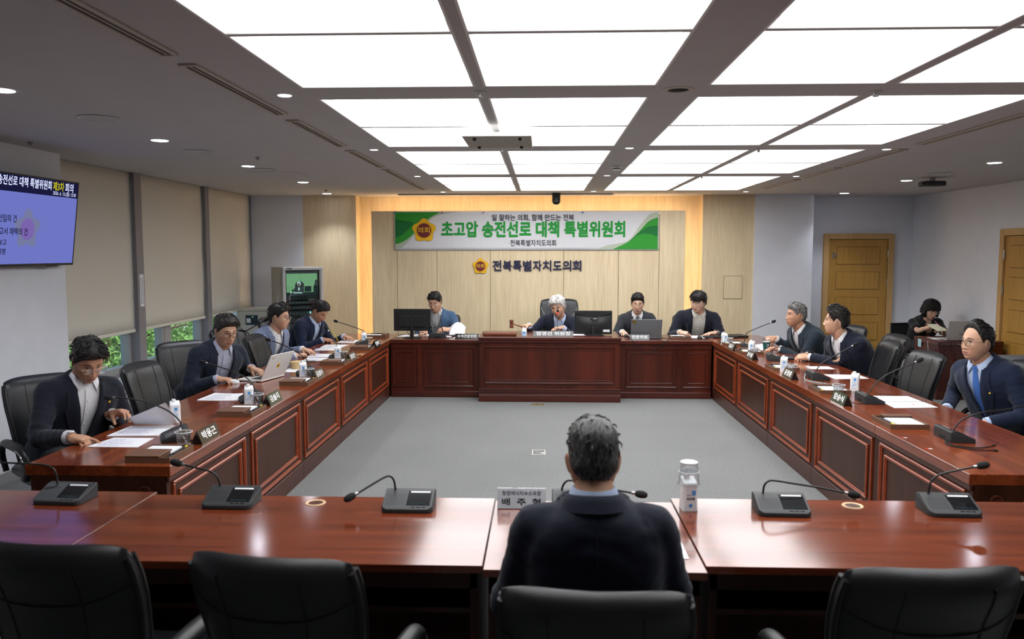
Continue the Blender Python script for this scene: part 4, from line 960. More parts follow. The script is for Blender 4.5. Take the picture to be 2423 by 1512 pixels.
# --- memo boxes: slatted lid, paper, pen tray
MT['penyellow'] = mat('yellow_pen_cap', (.65, .55, .03), .4, noise_amt=0)
def memo(label, loc, rz, lid=.5, w=.285, d=.235, h=.030, pen=True):
    """user side -y; the lid covers the +x share of the box"""
    t = thing('memo_box', label, 'memo box', loc, rz, 'brown memo boxes'); W_, D_ = w / 2, d / 2; k = .008
    g = MB(); g.box((-W_, -D_, 0), (W_, D_, .005)); g.box((-W_, -D_, .005), (-W_ + k, D_, h), .001); g.box((W_ - k, -D_, .005), (W_, D_, h), .001); g.box((-W_ + k, -D_, .005), (W_ - k, -D_ + k, h), .001); g.box((-W_ + k, D_ - k, .005), (W_ - k, D_, h), .001)
    g.build('tray', MT['memo'], t)
    xl = W_ - w * lid
    g = MB(); g.box((xl, -D_ - .002, h + .001), (W_ + .001, D_ - .055, h + .009), .002); g.box((xl + .01, -D_ + .01, .012), (W_ - .01, D_ - .06, h), .001); g.build('lid', MT['memo'], t)
    g = MB(); g.box((-W_ + k + .004, -D_ + k + .004, .006), (xl + .02, D_ - .06, h - .006)); g.build('memo_paper', MT['paper'], t)
    g = MB(); g.box((-W_ + k, D_ - .055, .005), (W_ - k, D_ - k, h - .012)); g.build('pen_rest', MT['plastic'], t)
    if pen:
        g = MB(); y = D_ - .03; g.tube([(-W_ + .02, y, h - .004), (-.02, y + .008, h - .002), (.06, y + .01, h - .002)], [.004, .0052, .0045], 8); p = g.build('pen', MT['plastic'], t, 40)
        g = MB(); g.tube([(-W_ + .012, y - .001, h - .004), (-W_ + .05, y + .003, h - .003)], [.0045, .006], 8); g.build('pen_cap', MT['penyellow'], p, 40)
    return t
ml = math.radians(-90)
for x, y, lb in ((-2.022, 4.085, 'nearest the camera on the blind side'), (-2.018, 5.235, 'before the second name plate of the blind side'), (-2.008, 6.46, 'beside the white laptop'), (-2.006, 7.64, 'between the laptop user and the striped jacket'), (-2.003, 8.83, 'before the man writing in the far corner')):
    memo('brown memo box with note paper, ' + lb, (x, y, ZT), ml, .52)
mr = math.radians(90)
for x, y, lb in ((2.235, 9.40, 'at the far door side corner'), (2.235, 8.62, 'between the two far name plates of the door side'), (2.235, 7.43, 'before the man with clasped hands'), (2.245, 6.24, 'behind the nearest name plate of the door side'), (2.255, 5.03, 'alone near the camera end of the door side desk')):
    memo('brown memo box with note paper, ' + lb, (x, y, ZT), mr, .2)
memo('brown memo box with a black pen on the corner top by the secretary desk', (-2.12, 10.12, ZT), 0, .2)
t = memo('reddish wooden memo tray before the man with the centre-parted fringe', (1.735, 10.03, ZT), 0, .25, .26, .16, .028, False)

# --- water cartons
def carton_proto(label):
    t = thing('water_carton', label, 'carton', (0, 0, 0), 0, 'white water cartons'); g = MB(); w, c = .0315, .012
    def ring(z, w_, c_): return [(w_, -w_ + c_, z), (w_, w_ - c_, z), (w_ - c_, w_, z), (-w_ + c_, w_, z), (-w_, w_ - c_, z), (-w_, -w_ + c_, z), (-w_ + c_, -w_, z), (w_ - c_, -w_, z)]
    g.rings([ring(0, w, .003), ring(.012, w, .006), ring(.06, w, c), ring(.112, w, .007), [(x, y, .120 + (.014 if y > 0 else -.002)) for x, y, z in ring(0, w - .003, .003)]]); g.build('body', MT['carton'], t, 25)
    g = MB(); g.lathe([(.0125, 0), (.0125, .018), (.011, .021), (.001, .021)], 18, (-.006, .012, .126)); g.build('cap', MT['white'], t, 40)
    g = MB()
    for s, ax in ((-1, 1), (1, 0), (-1, 0), (1, 1)):
        def q(a0, a1, z0, z1):
            e = s * (w + .0004); e0 = s * (w - .004)
            if ax == 1: g.box((a0, e0, z0), (a1, e, z1))
            else: g.box((e0, a0, z0), (e, a1, z1))
        q(-.006, .013, .078, .098); 
    g.build('blue_mark', MT['cartonblue'], t)['kind'] = 'stuff'
    g = MB()
    for s, ax in ((-1, 1), (1, 0), (-1, 0), (1, 1)):
        def q(a0, a1, z0, z1):
            e = s * (w + .0003); e0 = s * (w - .004)
            if ax == 1: g.box((a0, e0, z0), (a1, e, z1))
            else: g.box((e0, a0, z0), (e, a1, z1))
        q(-.012, .006, .062, .072); q(-.014, -.002, .034, .055); q(.002, .012, .04, .058); q(-.013, .013, .014, .02)
    g.build('pale_print', MT['cartonpale'], t)['kind'] = 'stuff'
    return t
cp = carton_proto('white and blue water carton beside the raised page of the page-turning man'); cp.location = (-2.335, 4.93, ZT); cp.rotation_euler = (0, 0, .5)
for x, y, z, r, lb in ((-2.077, 5.52, ZT, .3, 'before the second name plate of the blind side'), (-2.063, 6.76, ZT, .3, 'behind the white laptop'), (-2.06, 7.93, ZT, .2, 'before the man in the striped jacket'), (-2.093, 9.27, ZT, .2, 'before the man writing in the far corner'),
        (2.15, 9.40, ZT, .2, 'at the far door side corner'), (2.245, 8.55, ZT, -.4, 'before the grey-haired man'), (2.20, 7.255, ZT, -.4, 'before the man with clasped hands'), (2.46, 6.285, ZT, -.5, 'standing alone near the nearest papers of the door side')):
    dup(cp, (x, y, z), r, 'white and blue water carton ' + lb)
# the witness's carton with an upturned clear cup over it
t = dup(cp, (.622, 3.312, ZT), .12, 'white water carton with black and blue print right of the witness', 'white water cartons')
for ch_ in list(t.children):
    if ch_.name.startswith(('blue_mark', 'pale_print')): bpy.data.objects.remove(ch_)
text_mesh('WATER', .014, MT['black'], 'lettering', t, Mx((0, -.0319, .052), PI / 2), bold=.0003, width=.036)
text_mesh('HOPE', .008, MT['ink'], 'lettering', t, Mx((-.008, -.0319, .068), PI / 2), width=.018)
text_mesh('물', .022, MT['cartonblue'], 'lettering', t, Mx((.013, -.0319, .076), PI / 2), bold=.001)
g = MB(); g.M = Mx((0, -.032, .024), PI / 2); g.lathe([(.008, 0), (.008, .0004), (.001, .0004)], 16); g.build('drop_mark', MT['cartonblue'], t)
t = thing('plastic_cup', 'clear plastic cup turned upside down over the water carton', 'cup', (.622, 3.312, ZT + .104))
g = MB(); g.lathe([(.0455, 0), (.047, .003), (.0455, .006), (.043, .012), (.040, .055), (.0415, .058), (.039, .062), (.034, .092), (.036, .096), (.033, .098), (.001, .098)], 28, cap=False); g.build('cup_wall', MT['glass'], t, 40, recalc=False)
MT['frost'] = mat('frosted_plastic_rim', (.75, .76, .78), .3, noise_amt=0, trans=.4)
g = MB(); g.tube([(.0415 * math.cos(a), .0415 * math.sin(a), .057) for a in [2 * PI * k / 24 for k in range(25)]], .0022, 6); g.build('ridge', MT['frost'], t, 50)
g = MB(); g.lathe([(.037, .094), (.0375, .098), (.033, .101), (.001, .0995)], 24, cap=False); g.build('cup_base', MT['frost'], t, 40)

# --- cut-glass tumblers
MT['cutglass'] = clear('cut_glass', (.80, .82, .84), .06, .9)
def tumbler_proto(label):
    t = thing('glass_tumbler', label, 'glass', (0, 0, 0), 0, 'cut-glass tumblers'); g = MB(); n = 48; rs = []
    for i in range(15):
        z = .004 + .066 * i / 14
        rs.append([((.034 + .003 * i / 14 + .0022 * math.copysign(abs(math.sin(8 * a + i * .55)) ** .5, math.sin(8 * a + i * .55))) * math.cos(a), (.034 + .003 * i / 14 + .0022 * math.copysign(abs(math.sin(8 * a + i * .55)) ** .5, math.sin(8 * a + i * .55))) * math.sin(a), z) for a in [2 * PI * j / n for j in range(n)]])
    g.rings(rs, True, False); g.build('cut_wall', MT['cutglass'], t, None, False)
    g = MB(); g.lathe([(.0325, .0705), (.031, .01), (.001, .009)], 24, cap=False); g.build('inner_wall', MT['glass'], t, 40, False)
    g = MB(); g.lathe([(.034, 0), (.0355, .002), (.0355, .008), (.001, .008)], 28); g.build('base', MT['frost'], t, 40)
    g = MB(); P = [((.0445 + .0015 * math.sin(12 * a)) * math.cos(a), (.0445 + .0015 * math.sin(12 * a)) * math.sin(a), .076 + .001 * math.sin(12 * a)) for a in [2 * PI * k / 72 for k in range(73)]]
    g.tube(P, .0042, 8); g.build('wavy_rim', MT['frost'], t, 50)
    g = MB(); g.lathe([(.044, .076), (.037, .070)], 28, cap=False); g.lathe([(.0405, .079), (.001, .080)], 28, cap=False); g.build('glass_cover', MT['cutglass'], t, 40, False)
    return t
tp = tumbler_proto('cut-glass tumbler before the page-turning man'); tp.location = (-2.005, 4.325, ZT)
for x, y, lb in ((-2.017, 5.52, 'behind the second water carton of the blind side'), (-2.01, 6.755, 'behind the water carton by the white laptop'), (-2.012, 7.945, 'beside the cable before the man in the striped jacket'), (-2.04, 9.28, 'before the man writing in the far corner'), (2.205, 9.40, 'at the far door side corner'), (2.225, 8.36, 'behind the name plate of the grey-haired man'), (2.24, 7.16, 'behind the name plate of the man with clasped hands'), (2.256, 6.07, 'behind the nearest name plate of the door side')):
    dup(tp, (x, y, ZT), None, 'cut-glass tumbler ' + lb)

# --- papers: a slightly curled sheet with rows of print
def sheet(label, P4, z=ZT + .0006, rows=9, name='paper_sheet', thick=.0012, emblem=None, head=True, grp='loose printed papers', lift=.0):
    a, b, c, d = [Vector((p[0], p[1])) for p in P4]           # a->b one long edge, d->c the opposite
    ctr = (a + b + c + d) / 4; t = thing(name, label, 'paper', (ctr.x, ctr.y, z), 0, grp)
    def at(u, v): p = a.lerp(b, u).lerp(d.lerp(c, u), v) - ctr; return (p.x, p.y, thick + lift * (abs(2 * u - 1) ** 3))
    g = MB(); n = 8; P = [[at(i / n, j / n) for j in range(n + 1)] for i in range(n + 1)]; g.grid(P)
    for i in range(n):   # rim
        pass
    rim = [P[i][0] for i in range(n + 1)] + [P[n][j] for j in range(1, n + 1)] + [P[i][n] for i in range(n - 1, -1, -1)] + [P[0][j] for j in range(n - 1, 0, -1)]
    g.rings([rim, [(x, y, 0) for x, y, z_ in rim]], True, False); g.build('page', MT['paper'], t, None)
    q = random.Random(len(label)); g = MB()
    for r in range(rows):
        v = .14 + .74 * r / rows; e = q.uniform(.35, .9)
        for s in range(4):
            u0 = .1 + .8 * e * s / 4; u1 = u0 + .8 * e / 4 - .02
            g.add([tuple(Vector(at(u0, v)) + Vector((0, 0, .0004))), tuple(Vector(at(u1, v)) + Vector((0, 0, .0004))), tuple(Vector(at(u1, v + .022)) + Vector((0, 0, .0004))), tuple(Vector(at(u0, v + .022)) + Vector((0, 0, .0004)))], [(0, 1, 2, 3)])
    if rows: o = g.build('print', MT['inkblue'] if len(label) % 2 else MT['ink'], t); o['kind'] = 'stuff'
    if emblem:
        g = MB(); p = Vector(at(*emblem)); g.lathe([(.009, 0), (.009, .0006), (.001, .0006)], 12, (p.x, p.y, p.z)); g.build('emblem_print', MT['emblem_o'], t)
    return t
sheet('printed sheet under the pointing finger of the page-turning man', ((-2.529, 4.268), (-2.238, 4.265), (-2.254, 4.485), (-2.494, 4.487)))
sheet('stapled booklet page lying flat under the raised page', ((-2.553, 4.515), (-2.258, 4.535), (-2.285, 4.80), (-2.55, 4.78)), thick=.005)
sheet('printed sheet on the desk before the first empty chair of the blind side', ((-2.515, 5.662), (-2.21, 5.662), (-2.281, 5.947), (-2.503, 5.957)), lift=.004)
sheet('blank paper under the round beige lunch box', ((-2.33, 7.05), (-2.15, 7.05), (-2.16, 7.30), (-2.36, 7.28)), rows=0)
sheet('nearer printed sheet under the hands of the man in the striped jacket', ((-2.38, 7.80), (-2.165, 7.82), (-2.18, 8.03), (-2.40, 8.03)))
sheet('farther printed sheet beyond the hands of the man in the striped jacket', ((-2.43, 8.07), (-2.191, 8.08), (-2.206, 8.34), (-2.44, 8.35)), emblem=(.3, .5))
sheet('front printed sheet of the man writing in the far corner', ((-2.514, 8.645), (-2.288, 8.653), (-2.26, 8.90), (-2.50, 8.90)))
sheet('printed sheet under the pen of the man writing in the far corner', ((-2.52, 8.93), (-2.28, 8.93), (-2.25, 9.19), (-2.52, 9.19)), emblem=(.35, .5))
sheet('folder page beyond the hand of the man writing in the far corner', ((-2.45, 9.40), (-2.20, 9.38), (-2.18, 9.68), (-2.45, 9.70)), rows=3)
sheet('folded paper behind the green coffee cup', ((2.43, 9.12), (2.52, 8.99), (2.70, 9.12), (2.60, 9.25)), rows=0, lift=.03)
sheet('paper lying beside the green coffee cup', ((2.42, 8.86), (2.56, 8.84), (2.58, 9.0), (2.43, 9.02)), rows=2)
sheet('note paper under the clasped hands', ((2.50, 7.42), (2.72, 7.42), (2.72, 7.60), (2.50, 7.60)), rows=2)
sheet('printed sheets before the empty chair of the door side', ((2.504, 6.83), (2.806, 6.87), (2.80, 7.07), (2.504, 7.10)))
sheet('upper printed sheet nearest the camera on the door side', ((2.462, 5.80), (2.76, 5.81), (2.757, 6.03), (2.465, 6.035)), emblem=None)
sheet('lower printed sheet with an emblem nearest the camera on the door side', ((2.455, 5.56), (2.766, 5.593), (2.762, 5.795), (2.46, 5.79)), emblem=(.62, .55))
sheet('papers left of the left monitor', ((-1.86, 10.1), (-1.60, 10.08), (-1.58, 10.33), (-1.80, 10.35)), rows=2)
sheet('papers behind the stand of the left monitor', ((-1.66, 10.16), (-1.40, 10.16), (-1.40, 10.40), (-1.66, 10.40)), z=ZT + .003, rows=3)
sheet('papers before the man in the blue jacket', ((-1.36, 10.1), (-1.16, 10.08), (-1.14, 10.33), (-1.34, 10.35)), rows=3)
sheet('papers behind the black desk plate', ((-1.12, 9.98), (-.80, 9.98), (-.80, 10.3), (-1.08, 10.3)), rows=3)
sheet('paper beside the right monitor stand on the chairperson desk', ((.39, 9.72), (.56, 9.72), (.56, 9.9), (.39, 9.9)), z=.7856, rows=0)
sheet('papers under the hands of the man with the centre-parted fringe', ((1.88, 10.08), (2.16, 10.06), (2.18, 10.36), (1.9, 10.38)), rows=4)
sheet('white card in the reddish memo tray', ((1.63, 9.99), (1.80, 9.99), (1.78, 10.08), (1.62, 10.08)), z=ZT + .037, rows=0)
sheet('paper showing beside the right arm of the witness', ((.33, 2.76), (.525, 2.76), (.525, 2.97), (.33, 2.97)), z=ZT - .0024, rows=3)
# the page held up by the page-turning man
t = thing('turned_page', 'white page held up and curling over the open booklet', 'paper', (-2.385, 4.66, ZT))
g = MB(); P = []
for i in range(13):
    u = i / 12; row = []
    for j in range(9):
        v = j / 8; hx = -.135 + .27 * v                     # spine lies on the far edge, page bends up and back to the reader
        y = .13 - .235 * u + .10 * u * u + .06 * u * (1 - v); z = .012 + .165 * math.sin(u * PI * .5) * (.55 + .45 * v) - .04 * (1 - v) * u
        row.append((hx - .015 * u, y, z))
    P.append(row)
MT['page_held'] = mat('thin_page', (.80, .80, .84), .85, noise_amt=.01)
g.grid(P); o = g.build('page', MT['page_held'], t, 60, False); sd = o.modifiers.new('thick', 'SOLIDIFY'); sd.thickness = .0008
# the stack held by the man in the blue jacket
t = thing('held_document', 'white document curling in the hands of the man in the blue jacket', 'paper', (-1.09, 10.22, ZT))
g = MB(); P = [[(-.10 + .2 * i / 10, -.06 + .16 * j / 8, .02 + .13 * math.sin(PI * .5 * j / 8) * (.5 + .5 * math.sin(PI * i / 10)) + .02 * j / 8) for j in range(9)] for i in range(11)]
g.grid(P); o = g.build('page', MT['page_held'], t, 60, False); sd = o.modifiers.new('thick', 'SOLIDIFY'); sd.thickness = .003

# --- computers
MT['lap_white'] = mat('white_laptop_lid', (.70, .69, .66), .35, noise_amt=.02)
MT['lap_grey'] = mat('grey_laptop_lid', (.19, .195, .205), .38, metal=.3, noise_amt=.04)
MT['lap_silver'] = mat('silver_laptop_lid', (.47, .46, .45), .35, metal=.25, noise_amt=.02)
def flower(g, c, r, th, petals=5, M_=None):
    pts = []
    for k in range(80):
        a = 2 * PI * k / 80; rr = r * (.80 + .15 * math.cos(5 * (a - PI / 2)) + .045 * abs(math.cos(10 * (a - PI / 2)) ) + .02 * math.cos(20 * a))
        pts.append((c[0] + rr * math.cos(a), c[1] + rr * math.sin(a)))
    g.M = M_; g.prism(pts, 2, 0, th); g.M = None
def laptop(label, loc, rz, w, d, tilt, m, open_=105):
    """user at -y; lid hinged at +y"""
    t = thing('laptop', label, 'laptop', loc, rz)
    g = MB(); g.box((-w / 2, -d / 2, .004), (w / 2, d / 2, .018), .004); g.build('base', m, t, 30)
    g = MB()
    for r in range(5):
        for k in range(13): g.box((-w * .42 + k * w * .065, -.01 + r * .021, .0175), (-w * .42 + (k + .82) * w * .065, .006 + r * .021, .0195))
    o = g.build('keyboard', MT['plastic_g'], t); o['kind'] = 'stuff'
    g = MB(); g.box((-.05, -d / 2 + .015, .0178), (.05, -d / 2 + .075, .0186)); g.build('touchpad', MT['steel'], t)
    M_ = Mx((0, d / 2 - .004, .018), math.radians(open_ - 90) * -1)
    g = MB(); g.M = M_; g.box((-w / 2, -.004, 0), (w / 2, .003, d * .98), .003); ld = g.build('lid', m, t, 30)
    g = MB(); g.M = M_; g.box((-w / 2 + .008, -.0052, .016), (w / 2 - .008, -.0042, d * .98 - .008)); g.build('screen', MT['screen_off'], ld)
    return t, ld, M_ @ Mx((0, .0032, 0), PI / 2, 0, PI)      # frame on the back of the lid: x left-right as seen from behind, y up
def emblem_on(ld, F, x, y, r):
    g = MB(); flower(g, (0, 0), r, .0006, M_=F @ Matrix.Translation((x, y, .0002))); g.build('emblem', MT['emblem_y'], ld)
    g = MB(); g.M = F @ Matrix.Translation((x, y, .0009)); g.lathe([(r * .45, 0), (r * .45, .0005), (.001, .0005)], 16); g.build('emblem_core', MT['emblem_r'], ld)
lw, ld, F = laptop('white laptop with a small yellow emblem on its lid before the glasses wearer', (-2.403, 6.684, ZT), math.radians(-104), .355, .24, 0, MT['lap_white'], 116)
emblem_on(ld, F, .0, .115, .026); emblem_on(ld, F, -.135, .205, .010); text_mesh('LG', .012, MT['ink'], 'lettering', ld, F @ Mx((.135, .20, .0004)))
lg, ld, F = laptop('grey laptop behind the grey desk plate of the staff desk', (1.305, 10.09, ZT), PI, .385, .25, 0, MT['lap_grey'], 108)
g = MB(); g.M = F; g.box((-.178, .190, 0), (-.130, .228, .0008)); g.build('gold_sticker', MT['brass'], ld); emblem_on(ld, F, -.154, .209, .013)
ls, ld, F = laptop('silver laptop with dark lettering on the note taker desk', (5.12, 10.0, ZT), PI + .03, .355, .24, 0, MT['lap_silver'], 103)
text_mesh('의사담당관실', .016, MT['black'], 'lettering', ld, F @ Mx((.01, .075, .0004)), width=.10); text_mesh('( 기 록 용 )', .016, MT['black'], 'lettering', ld, F @ Mx((.01, .055, .0004)), width=.085); text_mesh('LG', .012, MT['ink'], 'lettering', ld, F @ Mx((-.15, .215, .0004)))
def mouse(label, loc, rz, m):
    t = thing('computer_mouse', label, 'mouse', loc, rz); g = MB(); n = 16; rs = []
    for i in range(9):
        a = PI / 2 * i / 8; rs.append([(.030 * math.cos(a) ** .6 * math.cos(2 * PI * j / n), .052 * math.cos(a) ** .6 * math.sin(2 * PI * j / n), .002 + .034 * math.sin(a)) for j in range(n)])
    g.rings(rs); g.build('shell', m, t, 60); g = MB(); g.cyl((-.004, .03, .030), (.004, .03, .030), .006, 10); g.build('wheel', MT['plastic_g'], t, 40); return t
mouse('white mouse under the right hand of the white laptop user', (-2.54, 6.42, ZT), -PI / 2, MT['white'])
mouse('small dark mouse under the hand of the man with the grey laptop', (1.085, 10.22, ZT), PI, MT['plastic'])
mouse('round black mouse left of the black keyboard on the staff desk', (1.985, 10.03, ZT), PI, MT['plastic'])
t = thing('keyboard', 'black keyboard before the man with the centre-parted fringe', 'keyboard', (2.26, 10.14, ZT), PI + .1)
g = MB(); g.box((-.21, -.065, .002), (.21, .065, .018), .004); g.build('case', MT['plastic'], t)
g = MB()
for r in range(5):
    for k in range(18): g.box((-.2 + k * .0222, -.055 + r * .0215, .0175), (-.2 + k * .0222 + .018, -.055 + r * .0215 + .017, .022))
o = g.build('keys', MT['plastic_g'], t); o['kind'] = 'stuff'
t = thing('folder', 'flat black folder at the door side end of the staff desk', 'folder', (2.45, 10.28, ZT), .15)
g = MB(); g.box((-.17, -.12, .0), (.17, .12, .022), .004); g.build('cover', MT['leather'], t); g = MB(); g.box((-.165, -.1195, .004), (.168, .1175, .018)); g.build('pages', MT['paper'], t)
def monitor(label, loc, rz, w, h, zb, curved):
    t = thing('monitor', label, 'monitor', loc, rz)
    g = MB(); g.box((-w / 2, -.012, zb), (w / 2, .012, zb + h), .005); g.build('panel', MT['plastic'], t, 30)
    g = MB(); g.box((-w / 2 + .012, .0118, zb + .018), (w / 2 - .012, .0126, zb + h - .014)); g.build('screen', MT['screen_off'], t)
    if curved:
        g = MB(); P = []
        for i in range(15):
            u = -1 + 2 * i / 14
            P.append([(u * (w / 2 - .012), -.012 - .028 * (1 - u * u) * math.sin(PI * min(1, .15 + j / 8)), zb + .03 + (h - .045) * j / 8 - .05 * (1 - u * u) * (j / 8) ** 3) for j in range(9)])
        g.grid(P); g.build('back_bulge', MT['plastic'], t, 50)
        g = MB(); g.tube([(u * (w / 2 - .012), -.0145 - .004 * (1 - u * u), zb + h - .02 - .05 * (1 - u * u)) for u in [-1 + k / 10 for k in range(21)]], .003, 6); g.build('back_ridge', MT['plastic_g'], t, 50)
    else:
        g = MB(); g.box((-w / 2 + .06, -.030, zb + .05), (w / 2 - .06, -.012, zb + h - .085), .006); g.build('back_housing', MT['plastic'], t, 30)
        g = MB(); g.box((-w * .31, -.0125, zb + h - .088), (w * .31, -.0118, zb + h - .083)); g.build('back_ridge', MT['plastic_g'], t)
    g = MB(); g.box((-.022, -.045, .012), (.022, -.012, zb + .09), .004); g.build('stand_neck', MT['plastic'], t)
    g = MB(); g.lathe([(.115, 0), (.115, .008), (.09, .014), (.001, .014)], 30, (0, -.01, 0), sy=.72); g.build('stand_foot', MT['plastic'], t, 40)
    for sx in (-1, 1):
        for sz in (0, 1): g = MB(); g.M = Mx((sx * .05, -.031 if not curved else -.041, zb + .09 + sz * .1), PI / 2); g.lathe([(.0035, 0), (.0035, .001), (.001, .001)], 10); g.build('screw', MT['steel'], t)
    g = MB(); g.tube(bez([(-.02, -.02, zb + .05), (-.05, -.06, zb - .005), (.02, -.10, .004), (.09, -.09, .004), (.13, -.05, .004)], 6), .003, 6); g.tube(bez([(.07, -.02, zb + .05), (.09, -.05, zb - .02), (.10, -.06, .004), (.12, -.02, .003)], 6), .003, 6); g.build('cable', MT['rubber'], t, 50)
    return t
m1 = monitor('black monitor seen from behind left of the man in the blue jacket', (-1.635, 9.98, ZT), 0, .465, .278, .09, False)
text_mesh('PHILIPS', .018, MT['plastic_g'], 'lettering', m1, Mx((-.01, -.0128, .32), PI / 2), width=.085)
m2 = monitor('black curved-back monitor seen from behind at the gavel holder right', (.635, 9.78, .785), -.04, .458, .29, .012, True)
g = MB(); g.box((.12, -.0275, .042), (.20, -.012, .07)); g.build('white_sticker', MT['paper'], m2)
g = MB(); g.box((-.035, -.0405, .195), (.06, -.038, .215)); g.build('brand_patch', MT['black'], m2); g = MB(); g.box((-.005, -.0412, .202), (.045, -.0404, .207)); g.build('brand_print', MT['whiteink'], m2)
g = MB(); g.box((-.02, -.0412, .165), (.05, -.0395, .19)); g.box((-.018, -.0412, .148), (.03, -.0395, .155)); g.build('port_label', MT['plastic_g'], m2)
# phone, lunch box, cup, tablet, pads
t = thing('phone', 'dark phone lying before the man in the striped jacket', 'phone', (-2.30, 7.72, ZT), .3)
g = MB(); g.box((-.075, -.037, 0), (.075, .037, .009), .003); g.build('case', mat('bronze_case', (.15, .10, .06), .35, noise_amt=.03), t); g = MB(); g.box((-.071, -.033, .009), (.071, .033, .0096)); g.build('screen', MT['screen_off'], t)
MT['kraft'] = mat('pale_kraft_board', (.62, .44, .21), .6, noise_amt=.05)
t = thing('lunch_box', 'round beige paper container behind the white laptop', 'container', (-2.275, 7.27, ZT + .002))
g = MB(); g.lathe([(.050, 0), (.058, .055)], 36); g.build('tub', MT['kraft'], t, 40); g = MB(); g.lathe([(.061, .050), (.061, .066), (.056, .069), (.001, .067)], 36, cap=False); g.build('lid', MT['kraft'], t, 40)
g = MB(); g.box((-.01, -.062, .045), (.012, -.0605, .067)); g.build('lid_tab', MT['kraft'], t)
t = thing('coffee_cup', 'dark green paper sleeve coffee cup with clear top before the grey-haired man', 'cup', (2.485, 8.85, ZT), math.radians(-10))
MT['cupgreen'] = mat('teal_green_sleeve', (.012, .085, .085), .45, noise_amt=.03); MT['milk'] = mat('milk_foam', (.72, .68, .62), .6, noise_amt=.03)
g = MB(); g.lathe([(.031, 0), (.0315, .003), (.041, .095)], 36, cap=False); g.build('sleeve', MT['cupgreen'], t, 40)
g = MB(); g.lathe([(.041, .095), (.044, .128), (.046, .130), (.044, .1305)], 36, cap=False); g.build('clear_top', MT['glass'], t, 40, False)
g = MB(); g.lathe([(.0412, .092), (.0415, .099), (.001, .0985)], 36, cap=False); g.build('drink', MT['milk'], t, 40)
text_mesh('16', .032, MT['whiteink'], 'lettering', t, Mx((.008, -.0385, .064), PI / 2 - .1)); text_mesh('NEW', .011, MT['whiteink'], 'lettering', t, Mx((.008, -.0366, .042), PI / 2 - .1))
g = MB(); g.lathe([(.0325, .014), (.0328, .0165)], 30, cap=False); g.build('white_line', MT['whiteink'], t)
t = thing('notebook', 'thick black notebook beside the arm of the grey-haired man', 'notebook', (2.72, 8.78, ZT), math.radians(-40)); g = MB(); g.box((-.12, -.05, 0), (.12, .05, .026), .006); g.build('cover', MT['leather'], t, 40); g = MB(); g.box((-.118, -.0505, .005), (.1205, .046, .021)); g.build('pages', MT['plastic_g'], t)
t = thing('tablet', 'slate blue folder with a pen near the clasped hands', 'tablet', (2.47, 8.15, ZT), math.radians(10)); g = MB(); g.box((-.105, -.08, 0), (.105, .08, .014), .003); g.build('cover', mat('slate_cover', (.045, .055, .085), .4, noise_amt=.05), t); g = MB(); g.cyl((-.1, -.085, .009), (.09, -.085, .009), .006, 10); g.build('pen', MT['plastic'], t, 40)
# cables
def cable(label, P, r=.003, m='rubber', cat='cable', plug=True):
    o0 = Vector(P[0]); t = thing('cable', label, cat, o0); g = MB(); g.tube([p - o0 for p in bez(P, 6)], r, 6); g.build('cord', MT[m], t, 50)
    if plug:
        e = Vector(P[-1]) - o0; d = (Vector(P[-1]) - Vector(P[-2])).normalized(); g = MB(); g.tube([e, e + d * .025], [r * 2.2, r * 1.8], 8); g.build('plug', MT[m if m != 'whitecord' else 'white'], t, 40)
    return t
MT['whitecord'] = mat('white_cord', (.7, .7, .7), .5, noise_amt=0); MT['bluecord'] = mat('pale_blue_cord', (.3, .55, .62), .5, noise_amt=0)
zc = ZT + .004
cable('black charging cable running from the nearest door side microphone', [(2.33, 4.62, zc), (2.30, 4.50, zc), (2.37, 4.42, zc), (2.46, 4.43, zc), (2.52, 4.47, zc)])
cable('second loose cable end beside the nearest door side microphone', [(2.32, 4.60, zc), (2.28, 4.47, zc), (2.36, 4.38, zc), (2.46, 4.36, zc)])
cable('pale blue cable behind the microphone of the man with clasped hands', [(2.27, 6.88, .76), (2.24, 6.80, zc), (2.27, 6.66, zc), (2.33, 6.58, zc)], m='bluecord')
cable('short grey cable behind the microphone by the nearest door side name plate', [(2.27, 5.86, .75), (2.24, 5.77, zc), (2.27, 5.70, zc), (2.31, 5.72, zc)], m='plastic_g')
cable('black cable looped beside the name plate of the man in the striped jacket', [(-2.0, 8.12, .75), (-1.96, 8.05, .79), (-1.955, 7.98, .80), (-1.97, 7.95, .76), (-1.95, 8.05, zc), (-1.92, 8.12, zc), (-1.90, 8.2, zc)])
cable('short black cable behind the second name plate of the blind side', [(-2.02, 5.74, .75), (-1.98, 5.70, .77), (-1.96, 5.62, .765), (-1.985, 5.56, zc), (-2.0, 5.5, zc)])
cable('short black cable behind the nearest bronze name plate', [(-2.03, 4.62, .75), (-1.99, 4.58, .765), (-1.985, 4.50, zc), (-2.0, 4.44, zc)])
cable('white mouse cord coiled before the white laptop', [(-2.49, 6.44, zc), (-2.44, 6.46, zc), (-2.41, 6.43, zc + .01), (-2.395, 6.47, zc + .012), (-2.41, 6.50, zc), (-2.38, 6.49, zc)], m='whitecord', plug=False)
cable('long black cable drooping in front of the staff desk', [(.93, 9.60, .79), (1.03, 9.62, .785), (1.09, 9.70, .75), (1.15, 9.735, .66), (1.25, 9.74, .585), (1.33, 9.745, .578), (1.43, 9.74, .64), (1.50, 9.735, .70), (1.56, 9.80, .735), (1.50, 9.93, .735)], .004)
for i, (x, y) in enumerate(((2.115, 4.66), (2.135, 4.40))):
    t = thing('sticker', 'tiny red and white tape mark on the door side desk edge, %s' % ('by the memo box' if i == 0 else 'by the loose cables'), 'sticker', (x, y, ZT)); g = MB(); g.box((-.02, -.005, 0), (0, .005, .001)); g.build('red_end', MT['red'], t); g = MB(); g.box((0, -.005, 0), (.02, .005, .001)); g.build('white_end', MT['paper'], t)
